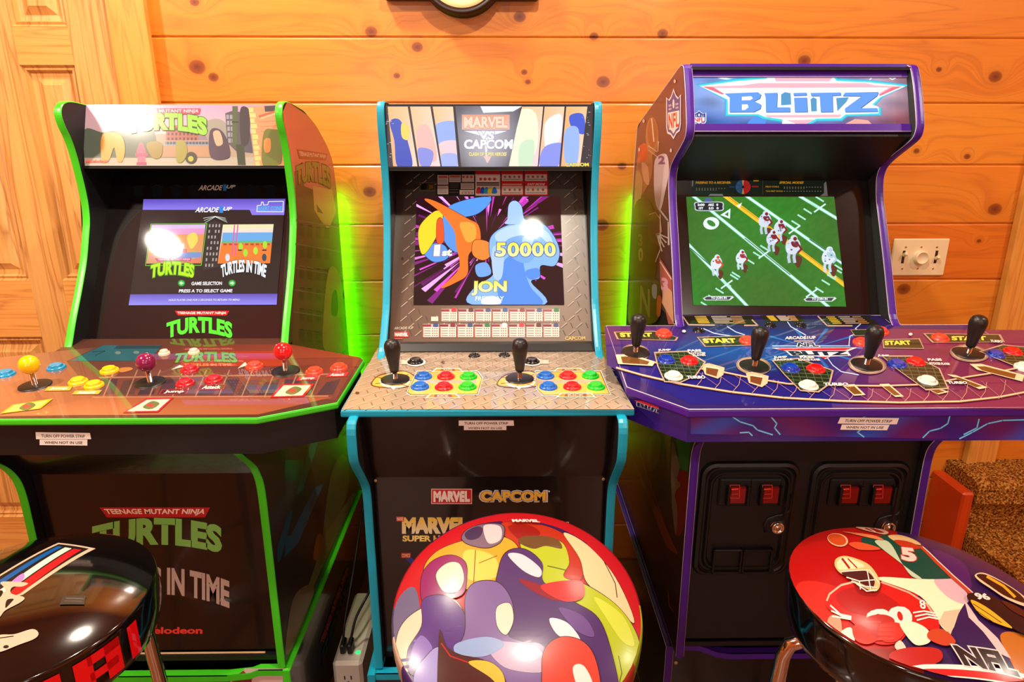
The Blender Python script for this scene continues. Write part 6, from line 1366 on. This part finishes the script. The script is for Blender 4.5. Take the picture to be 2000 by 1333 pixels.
def football_riser():
    t, parts, fp, ft, bk = riser('cabinet_riser', 'low black riser box with purple lip under the football cabinet', NX0 - .011, NX1 + .011, 1.198, 1.912, .305, 'purple_trim', .055, .028, bead='white_bead')
    for mb, tr in parts: fin_panel(t, mb, tr)
    for x in (NX0 + .014,): fp.lathe([(.004, 0), (.004, .0015), (0, .002)], 'cream_edge', Matrix.Translation((x, 1.202, .255)) @ Matrix.Rotation(math.pi / 2, 4, 'X'), 12)
    fp.build('front_panel', t); ft.build('edge_moulding', t); bk.build('back_panel', t)
football_riser()

# ================================================================== stools
def stool(label, cx, cy, ztop, leg_az, art, tilt=0):
    t = thing('bar_stool', label, 'stool', (cx, cy, 0), 'round-seat stools in front of the cabinets')
    T = Matrix.Translation((cx, cy, 0)); R = .178; DP = .028
    zf = lambda r: ztop - DP * (r / R) ** 3
    ze = ztop - DP
    prof = [(0, ze - .088), (.150, ze - .088), (.163, ze - .085), (.173, ze - .076), (.1785, ze - .06), (.1805, ze - .035), (.1802, ze - .014), (.1793, ze - .004)] + [(R * k, zf(R * k)) for k in (1, .985, .97, .95, .93, .91, .885, .86, .83, .8, .76, .72, .67, .61, .54, .46, .36, .24, .12, 0)]
    mb = MB(); mb.lathe(prof, 'seat_black', T, 128)
    TR = Matrix.Translation((cx, cy, ztop)) @ Matrix.Rotation(tilt, 4, 'X') @ Matrix.Translation((-cx, -cy, -ztop))
    P0 = TR @ Vector((cx, cy, ztop - .012)); plane = (P0, TR.to_3x3() @ Vector((0, 0, 1)))
    A = Art(mb, plane, 'print_seat', (0, 0, 1), step=9e-5, z=2.5e-4, disc=(cx, cy, R * .992, zf))
    A.inv = TR.inverted() if tilt else None
    seat_extra = art(A, mb, cx, cy, R, ztop, zf)
    if tilt: mb.v = [tuple(TR @ Vector(v)) for v in mb.v]
    seat = mb.build('seat', t)
    zl = ze - .088 - abs(tilt) * .16
    mb = MB(); mb.box(cx - .11, cx + .11, cy - .11, cy + .11, zl - .012, zl + .002, 'black_satin', .004); mb.lathe([(.03, zl), (.03, ze - .07)], 'black_satin', Matrix.Translation((cx, cy, 0)), 20); mb.build('seat_plate', t)
    lm = None
    for k in range(4):
        a = leg_az + k * math.pi / 2; d = Vector((math.cos(a), math.sin(a), 0))
        pts = [Vector((cx, cy, zl - .01)) + d * .09, Vector((cx, cy, zl - .012)) + d * .148, Vector((cx, cy, zl - .022)) + d * .168, Vector((cx, cy, zl - .045)) + d * .176]
        pts += [Vector((cx, cy, zl - .045 + (.012 - zl + .045) * s)) + d * (.176 + .035 * s) for s in (.25, .5, .75, 1)]
        mb = MB(); mb.tube(pts, .0115, 'chrome', 14); lg = mb.build('leg', t)
        mb = MB(); e = pts[-1]; mb.lathe([(.014, 0), (.015, .004), (.0145, .022), (.0118, .026)], 'rubber_black', Matrix.Translation((e.x, e.y, 0)), 16); mb.build('rubber_foot', lg)
    mb = MB(); mb.tube([(cx + .190 * math.cos(2 * math.pi * k / 48), cy + .190 * math.sin(2 * math.pi * k / 48), .28) for k in range(48)], .009, 'chrome', 10, True); mb.build('foot_ring', t)
    return t
class Off:
    """draws crop coordinates through an Art made for full photo pixels"""
def crop(A, x, y, s): A.org = (x, y, s)
def art_hero(A, mb, cx, cy, R, zt, zf):
    """comic-coloured seat: plain overlapping colour fields with ink outlines"""
    A.k = .62; crop(A, 600, 900, 2.857); I = '#3a1620'
    A.poly([(0, 0), (2600, 0), (2600, 2000), (0, 2000)], '#c01822')
    A.blob([(480, 900), (560, 640), (760, 420), (1000, 330), (1240, 320), (1500, 420), (1720, 600), (1860, 850), (1890, 1200), (1700, 1500), (600, 1500), (470, 1200)], '#c01822')
    A.blob([(940, 345), (1080, 325), (1060, 360), (950, 372)], '#3c1c54'); A.blob([(1290, 335), (1420, 370), (1560, 450), (1500, 440), (1380, 390)], '#3c1c54')
    A.blob([(480, 800), (600, 700), (640, 1000), (600, 1250), (480, 1250)], '#6c6488')
    A.oblob([(1090, 340), (1300, 350), (1460, 430), (1540, 580), (1500, 700), (1300, 620), (1120, 460)], '#b83018', I, 4); A.blob([(1120, 370), (1240, 360), (1300, 420), (1200, 470)], '#96180f')
    A.oblob([(1430, 400), (1560, 460), (1720, 640), (1830, 880), (1700, 800), (1560, 700), (1520, 560)], '#f4d0a0', I, 4); A.line([(1660, 560), (1720, 680), (1730, 760)], 5, I)
    A.oblob([(650, 600), (720, 500), (880, 450), (1080, 440), (1180, 520), (1180, 700), (1000, 760), (860, 740), (700, 720)], '#e8a42c', I, 4); A.blob([(880, 520), (1040, 560), (1060, 680), (900, 690)], '#f6cc58'); A.line([(940, 520), (930, 720)], 5, '#8c4a14'); A.line([(1060, 560), (960, 600)], 4, '#8c4a14')
    A.oblob([(862, 430), (900, 370), (1000, 345), (1085, 360), (1100, 410), (1075, 480), (1000, 510), (900, 480)], '#7a6478', I, 4); A.blob([(985, 360), (1075, 370), (1080, 460), (1010, 480)], '#d4c6cc'); A.blob([(880, 400), (940, 360), (980, 380), (960, 440), (900, 450)], '#463054')
    A.oblob([(1190, 480), (1300, 450), (1420, 470), (1460, 590), (1430, 680), (1560, 720), (1740, 820), (1850, 960), (1880, 1150), (1800, 1400), (1700, 1300), (1640, 1050), (1400, 900), (1320, 720), (1240, 620)], '#b4c428', I, 5); A.blob([(1180, 480), (1220, 440), (1380, 445), (1420, 510), (1330, 500), (1260, 520)], '#6c4820'); A.blob([(1600, 780), (1760, 860), (1830, 1000), (1760, 1000), (1660, 880)], '#d0dc4c'); A.line([(1740, 1080), (1760, 1160), (1740, 1240)], 5, '#5c6410'); A.line([(1340, 620), (1440, 640)], 5, '#5c6410')
    A.oblob([(640, 640), (700, 560), (800, 540), (880, 590), (890, 680), (860, 780), (700, 800), (640, 780)], '#8c1c64', I, 4); A.oblob([(720, 650), (780, 590), (850, 600), (876, 690), (840, 760), (760, 750)], '#f6d8c4', I, 3)
    A.oblob([(500, 950), (560, 870), (680, 820), (800, 800), (860, 850), (900, 980), (820, 1100), (560, 1150), (490, 1080)], '#f2cfb4', I, 4); A.oblob([(640, 800), (700, 770), (790, 790), (880, 900), (860, 1060), (700, 1180), (570, 1160), (560, 1040), (640, 930)], '#563080', I, 4); A.blob([(590, 1030), (640, 980), (700, 1060), (640, 1130), (580, 1100)], '#8468bc')
    for yy in (1085, 1120, 1155): A.line([(505, yy), (560, yy + 6)], 14, '#4c2c78')
    A.oblob([(1070, 640), (1120, 540), (1220, 530), (1310, 610), (1320, 720), (1480, 820), (1620, 900), (1700, 1080), (1750, 1300), (1700, 1500), (1300, 1500), (1150, 1100), (1040, 900)], '#50306c', I, 5); A.blob([(1120, 560), (1200, 560), (1300, 640), (1290, 690), (1200, 650)], '#d8d8e4'); A.blob([(1180, 700), (1320, 740), (1420, 790), (1380, 820), (1260, 770)], '#8c1828'); A.blob([(1300, 740), (1480, 700), (1540, 720), (1530, 800), (1420, 820)], '#d02c2c'); A.blob([(1350, 920), (1450, 940), (1520, 1030), (1400, 1010)], '#ece4ec'); A.blob([(1400, 860), (1540, 900), (1600, 1000), (1500, 980)], '#6c4c90')
    A.oblob([(885, 800), (940, 720), (1060, 720), (1130, 800), (1150, 900), (1120, 1010), (1200, 1050), (1330, 1100), (1300, 1500), (700, 1500), (780, 1150), (880, 1000)], '#7a609c', I, 5); A.oblob([(1060, 860), (1130, 840), (1150, 930), (1110, 1010), (1060, 960)], '#f0d8c4', I, 3); A.blob([(1010, 1050), (1280, 1080), (1320, 1200), (1100, 1180)], '#b8a4c4'); A.blob([(830, 1050), (1000, 1020), (1100, 1060), (1000, 1120), (850, 1110)], '#8fa8d8')
    A.oblob([(590, 1200), (660, 1100), (740, 1060), (800, 1180), (900, 1300), (900, 1500), (600, 1500)], '#9c94d8', I, 4); A.oblob([(740, 990), (780, 1060), (860, 1110), (1000, 1150), (1110, 1260), (1100, 1500), (760, 1500)], '#4c1c14', I, 4); A.line([(750, 1040), (800, 1110), (900, 1150), (1050, 1200)], 6, '#c01c24'); A.oblob([(900, 1150), (1010, 1150), (1090, 1210), (1100, 1300), (1020, 1230)], '#e8b83c', I, 3)
    A.oblob([(1330, 1080), (1420, 1020), (1540, 1040), (1610, 1130), (1640, 1300), (1600, 1500), (1340, 1500), (1310, 1200)], '#d84838', I, 4); A.blob([(1480, 1180), (1540, 1160), (1600, 1260), (1600, 1400), (1530, 1320)], '#f0ece8')
    A.text('MARVEL', [(1140, 330), (1292, 328), (1300, 350), (1146, 352)], '#f4e0dc', bold=.06)
    # the print runs on over the rounded edge
    st = [(-180, '#4c4664'), (-165, '#d8b8a0'), (-150, '#4c2c78'), (-135, '#9c94d8'), (-110, '#4c1c14'), (-90, '#8a4c30'), (-70, '#7a609c'), (-50, '#b83428'), (-30, '#9aa824'), (-12, '#a8b828'), (0, '#a01420'), (60, '#b01822'), (100, '#3c1c54'), (140, '#a01822'), (168, '#a81822'), (180, '#4c4664')]
    rr = [(R * .992, 0, 3e-4), (R + .0006, 0, 0), (R + .0022, .008, 0), (R + .0029, .02, 0), (R + .003, .035, 0), (R + .0018, .055, 0), (R - .001, .066, 0)]
    zz = lambda r, d, o: (zf(r) + o if d == 0 and r < R else zf(R) - d)
    n = 96
    for k in range(n):
        a0, a1 = -math.pi + 2 * math.pi * k / n, -math.pi + 2 * math.pi * (k + 1) / n
        c_ = [x[1] for x in st if x[0] <= math.degrees((a0 + a1) / 2)][-1]
        for (r0, d0, o0), (r1, d1, o1) in zip(rr, rr[1:]):
            mb.face([(cx + r * math.cos(a_), cy + r * math.sin(a_), zz(r, d, o)) for r, d, o, a_ in ((r0, d0, o0, a0), (r0, d0, o0, a1), (r1, d1, o1, a1), (r1, d1, o1, a0))], 'print_seat', tuple(v * A.k for v in L(c_)), smooth=True)
def art_football(A, mb, cx, cy, R, zt, zf):
    A.k = .75; crop(A, 1540, 1010, 4.126)
    A.poly([(-900, -500), (900, -500), (900, 3000), (-900, 3000)], '#a8140e'); A.poly([(880, -500), (3000, -500), (3000, 3000), (880, 3000)], '#33164a')
    A.blob([(20, 300), (60, 170), (250, 50), (500, 50), (900, 140), (1100, 200), (1050, 420), (1000, 800), (700, 1000), (500, 1150), (200, 900), (30, 450)], '#b0120e', n=8)
    A.blob([(100, 480), (350, 560), (500, 700), (420, 1000), (250, 900), (80, 600)], '#c8281c'); A.blob([(380, 980), (800, 1020), (1100, 1100), (1000, 1500), (700, 1500), (420, 1200)], '#8c1c10')
    A.blob([(880, 130), (1100, 180), (1500, 320), (1900, 560), (2300, 800), (2400, 1500), (1900, 1500), (1500, 1200), (1300, 900), (1200, 500), (1080, 300)], '#33164a'); A.blob([(1150, 300), (1400, 400), (1460, 640), (1320, 560)], '#4c1c5c'); A.blob([(1700, 980), (1900, 960), (2200, 1100), (2000, 1400), (1840, 1200)], '#b8681c')
    # thrower in green
    A.blob([(700, 550), (1010, 560), (1310, 560), (1420, 700), (1360, 830), (1300, 960), (1200, 900), (1050, 700)], '#eee0bc'); A.blob([(1160, 570), (1320, 560), (1440, 700), (1400, 760), (1260, 700)], '#cfa8b4'); A.poly([(1400, 720), (1520, 880), (1680, 1000), (1800, 1130), (1700, 1100), (1560, 960), (1440, 860)], '#d8b8b8'); A.poly([(1240, 820), (1370, 800), (1330, 900), (1300, 980), (1200, 900)], '#d8b498')
    A.blob([(590, 190), (700, 180), (860, 150), (1000, 190), (1070, 270), (1130, 360), (1290, 520), (1310, 556), (1010, 556), (930, 470), (860, 380), (740, 310), (600, 250)], '#1c4434'); A.blob([(690, 230), (800, 240), (900, 430), (980, 540), (1060, 560), (940, 470), (760, 320)], '#b8c4a4')
    A.blob([(800, 170), (900, 150), (1010, 200), (1060, 260), (940, 240), (850, 230)], '#d8b078'); A.blob([(850, 220), (960, 230), (1060, 290), (960, 310), (880, 270)], '#b83418')
    A.text('5', [(890, 290), (1000, 300), (1030, 430), (900, 410)], '#e8c4b8', bold=.06, edge='#c03028', ew=.03)
    A.line([(1060, 280), (1180, 420), (1300, 540), (1460, 680)], 30, '#b83c28'); A.line([(1075, 280), (1195, 415), (1310, 530), (1470, 670)], 9, '#f0c8a8')
    A.blob([(440, 108), (520, 128), (680, 170), (760, 220), (700, 215), (560, 165)], '#e0784c'); A.blob([(480, 250), (560, 240), (720, 300), (700, 320), (560, 310)], '#d8502c'); A.ell(395, 195, 92, 62, '#e8b080', rot=.7); A.ell(390, 192, 82, 52, '#c8481c', rot=.7)
    A.blob([(550, 42), (640, 50), (760, 80), (806, 130), (770, 160), (700, 140), (610, 100)], '#d8a890'); A.blob([(620, 66), (720, 72), (780, 120), (740, 140), (660, 110)], '#9c2014'); A.line([(640, 60), (700, 130)], 8, '#f0e0d0'); A.line([(700, 62), (780, 130)], 8, '#f0e0d0')
    # runner in red with a gold helmet
    A.blob([(310, 640), (400, 580), (560, 570), (740, 590), (960, 680), (1100, 760), (1190, 880), (1200, 960), (1100, 940), (1000, 900), (900, 1000), (700, 980), (500, 820), (330, 720)], '#c41a14'); A.line([(312, 660), (330, 625), (420, 580), (560, 568)], 14, '#f0b8a0'); A.line([(740, 592), (960, 680), (1100, 770), (1180, 880)], 13, '#f0a088'); A.blob([(380, 640), (560, 610), (760, 680), (900, 800), (700, 820), (480, 760)], '#a81410'); A.blob([(520, 560), (640, 640), (740, 600), (700, 690), (560, 660)], '#8c0e0c')
    A.blob([(330, 770), (410, 780), (440, 860), (430, 960), (370, 980), (320, 900)], '#c89478'); A.blob([(420, 880), (500, 860), (545, 920), (520, 970), (440, 950)], '#f0e4cc')
    for k in range(3): A.line([(340 + k * 10, 700 + k * 34), (420 + k * 20, 770 + k * 16), (505, 800 + k * 8)], 9, '#f4e4dc', False); A.line([(995 + k * 16, 830 + k * 26), (1080 + k * 20, 822 + k * 22), (1165 + k * 16, 840 + k * 20)], 11, '#f0dcd4', False)
    A.up(); A.text('80', [(610, 785), (960, 775), (1010, 920), (640, 900)], '#f0d8d0', bold=.06); A.text('8', [(1035, 740), (1085, 740), (1095, 810), (1050, 805)], '#f0d8d0', bold=.03)
    A.blob([(580, 850), (660, 820), (780, 830), (850, 880), (780, 960), (680, 960), (600, 910)], '#b02018'); A.line([(620, 850), (740, 870)], 5, '#e05040'); A.blob([(520, 870), (580, 860), (660, 920), (720, 970), (640, 980), (550, 940)], '#d02c1c'); A.blob([(720, 900), (800, 880), (900, 900), (930, 960), (860, 1000), (760, 980)], '#d8281c')
    for k in range(4): A.line([(740 - k * 6, 890 + k * 26), (850, 910 + k * 24)], 15, '#e0382a')
    A.blob([(890, 890), (1010, 900), (1120, 960), (1135, 1030), (1030, 1040), (940, 970)], '#ecdcc0'); A.blob([(860, 1020), (900, 1000), (945, 1040), (940, 1055), (880, 1050)], '#c8c4b4')
    A.blob([(1130, 960), (1240, 960), (1340, 1040), (1250, 1060), (1120, 1010)], '#b84020'); A.blob([(830, 1060), (1000, 1050), (1210, 1080), (1220, 1150), (960, 1180), (850, 1120)], '#b01c14')
    A.blob([(365, 430), (380, 380), (450, 368), (560, 410), (640, 460), (700, 540), (725, 620), (690, 665), (620, 640), (540, 590), (470, 540), (400, 490)], '#e0b878'); A.blob([(385, 410), (440, 380), (540, 420), (600, 470), (480, 480), (400, 470)], '#f4dcae'); A.line([(425, 390), (480, 470)], 16, '#a82018'); A.line([(470, 395), (540, 475)], 9, '#a82018')
    A.blob([(420, 500), (520, 490), (620, 510), (680, 580), (660, 640), (580, 600), (500, 560)], '#4c1810')
    for pts in ([(415, 492), (640, 500), (720, 610)], [(460, 540), (560, 580), (680, 580)], [(500, 575), (590, 620), (700, 640)], [(560, 580), (570, 640)], [(620, 500), (650, 650)], [(540, 600), (620, 660), (700, 660)]): A.line(pts, 8, '#efe0d4')
    # defender in black and gold
    A.blob([(1430, 700), (1560, 690), (1700, 740), (1900, 840), (2100, 1000), (1900, 980), (1740, 920), (1560, 850), (1440, 760)], '#2c0e0c'); A.blob([(1450, 750), (1560, 790), (1720, 890), (1790, 945), (1640, 910), (1520, 850)], '#d8a428'); A.line([(1470, 780), (1700, 910)], 5, '#2c0e0c'); A.line([(1460, 810), (1640, 915)], 4, '#2c0e0c')
    A.text('96', [(1470, 690), (1580, 690), (1620, 745), (1500, 745)], '#e8d8d0', bold=.05); A.blob([(1485, 540), (1560, 510), (1700, 560), (1850, 640), (1950, 720), (1900, 760), (1740, 720), (1600, 640), (1520, 590)], '#e0c0a0'); A.blob([(1500, 545), (1570, 525), (1720, 580), (1860, 660), (1900, 730), (1740, 700), (1600, 620)], '#340f08'); A.line([(1590, 545), (1720, 610), (1810, 690)], 26, '#e0a028'); A.blob([(1700, 740), (1850, 780), (1950, 860), (1800, 820)], '#4c1a10')
    # lettering
    A.poly([(790, 1150), (1100, 1160), (1800, 1220), (2500, 1330), (2500, 1420), (1800, 1300), (1100, 1220), (830, 1180)], '#efe4dc'); A.poly([(850, 1175), (1120, 1185), (1900, 1260), (2500, 1360), (2500, 1400), (1800, 1290), (1000, 1205)], '#d01c18'); A.poly([(800, 1100), (870, 1180), (930, 1400), (880, 1400), (840, 1200)], '#efe4dc'); A.poly([(900, 1200), (1060, 1290), (1180, 1330), (1180, 1500), (950, 1500)], '#a8502c')
    A.text('NFL', [(1310, 1068), (1760, 1118), (1880, 1260), (1420, 1190)], '#2c1414', bold=.05, edge='#d8ccc8', ew=.05); A.text('BLITZ', [(1060, 1250), (2350, 1390), (2500, 1700), (1250, 1540)], '#2c2450', bold=.07, edge='#e8dcd0', ew=.04)
def art_stripes(A, mb, cx, cy, R, zt, zf):
    A.k = .8; crop(A, 0, 1020, 4.259)
    A.poly([(488, 188), (800, 240), (205, 668), (-420, 820), (-300, 700)], '#c8aa90'); A.poly([(494, 206), (745, 247), (190, 650), (-380, 790), (-280, 700)], '#1c1412')
    A.poly([(505, 228), (520, 240), (0, 600), (-200, 720), (-190, 690), (20, 540), (480, 232)], '#0b4a8a'); A.poly([(490, 230), (527, 240), (60, 558), (-100, 660), (-160, 640), (20, 545)], '#0e5296'); A.poly([(548, 244), (605, 254), (150, 590), (-20, 690), (-60, 680), (100, 570)], '#ecdcc4'); A.poly([(622, 256), (685, 266), (180, 660), (60, 700), (130, 620)], '#c8141a')
    A.blob([(105, 570), (170, 510), (215, 490), (210, 540), (150, 580)], '#a878c0'); A.blob([(20, 570), (100, 560), (245, 572), (200, 602), (120, 606), (110, 660), (215, 690), (190, 730), (60, 800), (0, 862), (-120, 900), (-60, 740), (60, 640)], '#c8ac94'); A.blob([(75, 715), (130, 706), (110, 735), (62, 780)], '#14100e'); A.blob([(-20, 640), (40, 640), (20, 690), (-40, 700)], '#14100e')
    A.blob([(-150, 1040), (0, 985), (130, 970), (275, 925), (325, 945), (290, 985), (150, 1040), (0, 1095), (-140, 1110)], '#c8ac94'); A.ell(55, 1058, 24, 10, '#14100e', rot=-.2); A.line([(-20, 1010), (120, 985)], 6, '#14100e')
    A.poly([(545, 664), (722, 645), (706, 710), (505, 735)], '#3a332c'); A.line([(560, 684), (700, 672)], 9, '#5a5048'); A.line([(545, 706), (690, 692)], 5, '#5a5048')
    # red block letters round the rim
    def rim(a0, a1, rows, col):
        n = max(2, int(abs(a1 - a0) / .03)); r = R + .0038; q = lambda z: zf(R) - .010 - (z - .036) / .026 * .052
        for k in range(n):
            b0, b1 = a0 + (a1 - a0) * k / n, a0 + (a1 - a0) * (k + 1) / n
            for (u0, u1, z0, z1) in rows:
                s0, s1 = k / n, (k + 1) / n
                if s1 <= u0 or s0 >= u1: continue
                mb.face([(cx + r * math.cos(b0), cy + r * math.sin(b0), q(z0)), (cx + r * math.cos(b1), cy + r * math.sin(b1), q(z0)), (cx + r * math.cos(b1), cy + r * math.sin(b1), q(z1)), (cx + r * math.cos(b0), cy + r * math.sin(b0), q(z1))], 'print_plexi', lin(col))
    c = '#d80c14'; zz0, zz1 = .036, .062
    def letterbars(a, w, bars): rim(a, a + w, bars, c)
    # T A R I
    letterbars(-1.45, .30, [(0, 1, .036, .044), (.35, .65, .036, .062)]); letterbars(-1.06, .34, [(0, .28, .036, .062), (.28, .72, .036, .043), (.28, .72, .049, .055), (.72, 1, .036, .062)])
    letterbars(-.64, .34, [(0, .28, .036, .062), (.28, 1, .036, .043), (.28, .9, .049, .055), (.72, 1, .036, .062)]); letterbars(-.22, .10, [(0, 1, .036, .062)]); letterbars(-1.90, .34, [(0, .28, .036, .062), (.28, .72, .036, .043), (.28, .72, .049, .055), (.72, 1, .036, .062)])
stool('round stool with comic-coloured red, purple and green seat in front of the teal-edged cabinet', .0178, .795, .754, .9, art_hero, .28)
stool('round stool with football-player picture seat and chrome legs in front of the purple-edged cabinet', .616, .830, .750, 3.0, art_football)
stool('round black stool with tricolour stripe seat in front of the green-edged cabinet', -.698, .803, .767, -.42, art_stripes)

# ================================================================== power strip and cords between the cabinets
def power():
    x0, x1, y0, y1, h = -.425, -.352, 1.33, 1.60, .145
    t = thing('surge_protector', 'white surge protector block on the floor between the green and teal cabinets', 'power strip', ((x0 + x1) / 2, (y0 + y1) / 2, 0))
    mb = MB(); mb.box(x0, x1, y0, y1, 0, h, 'white_plastic', .008)
    xc = (x0 + x1) / 2
    for (dz) in (.035, .095):
        for dx in (-.008, .008): mb.box(xc + dx - .0014, xc + dx + .0014, y0 - .0006, y0 + .001, dz, dz + .011, 'black_inner')
        mb.lathe([(.0028, 0), (.0028, .0008), (0, .0008)], 'black_inner', Matrix.Translation((xc, y0, dz - .008)) @ Matrix.Rotation(math.pi / 2, 4, 'X'), 10)
    mb.build('housing', t)
    mb = MB(); mb.lathe([(.006, 0), (.006, .0015), (0, .002)], 'led_dot', Matrix.Translation((x1 - .016, y0 + .035, h)), 16); o = mb.build('indicator_light', t); o['label'] = 'green indicator light'
    for i, dx in enumerate((.020, .038)):
        px, py = x0 + dx, y0 + .03
        p = thing('power_cord', ('thin black cord plugged into the surge protector, rising beside the teal cabinet', 'black cord with slim plug in the surge protector, running back to the wall')[i], 'cord', (px, py, h))
        mb = MB(); mb.box(px - .006, px + .006, py - .004, py + .030, h + .0003, h + .028, 'cord_black', .003); mb.build('plug', p)
        mb = MB(); z = h + .026
        path = ([(px, py + .015, z), (px + .004, py + .03, z + .05), (px + .02, py + .10, z + .16), (px + .018, py + .25, z + .24), (px + .03, 1.75, .52), (px + .035, 1.90, .62), (px + .035, 1.925, .78)] if i == 0 else [(px, py + .015, z), (px + .012, py + .04, z + .05), (px + .035, py + .10, z + .08), (px + .03, py + .22, z + .05), (px + .02, 1.70, .22), (px + .015, 1.88, .20), (px + .01, 1.93, .3)])
        pts = []
        P = [Vector(q) for q in path]
        for a in range(len(P) - 1):
            q0, q1, q2, q3 = P[max(a - 1, 0)], P[a], P[a + 1], P[min(a + 2, len(P) - 1)]
            for k in range(8):
                s = k / 8; pts.append(.5 * (2 * q1 + (q2 - q0) * s + (2 * q0 - 5 * q1 + 4 * q2 - q3) * s * s + (3 * q1 - q0 - 3 * q2 + q3) * s ** 3))
        mb.tube(pts, .0032, 'cord_black', 8); mb.build('cable', p)
power()
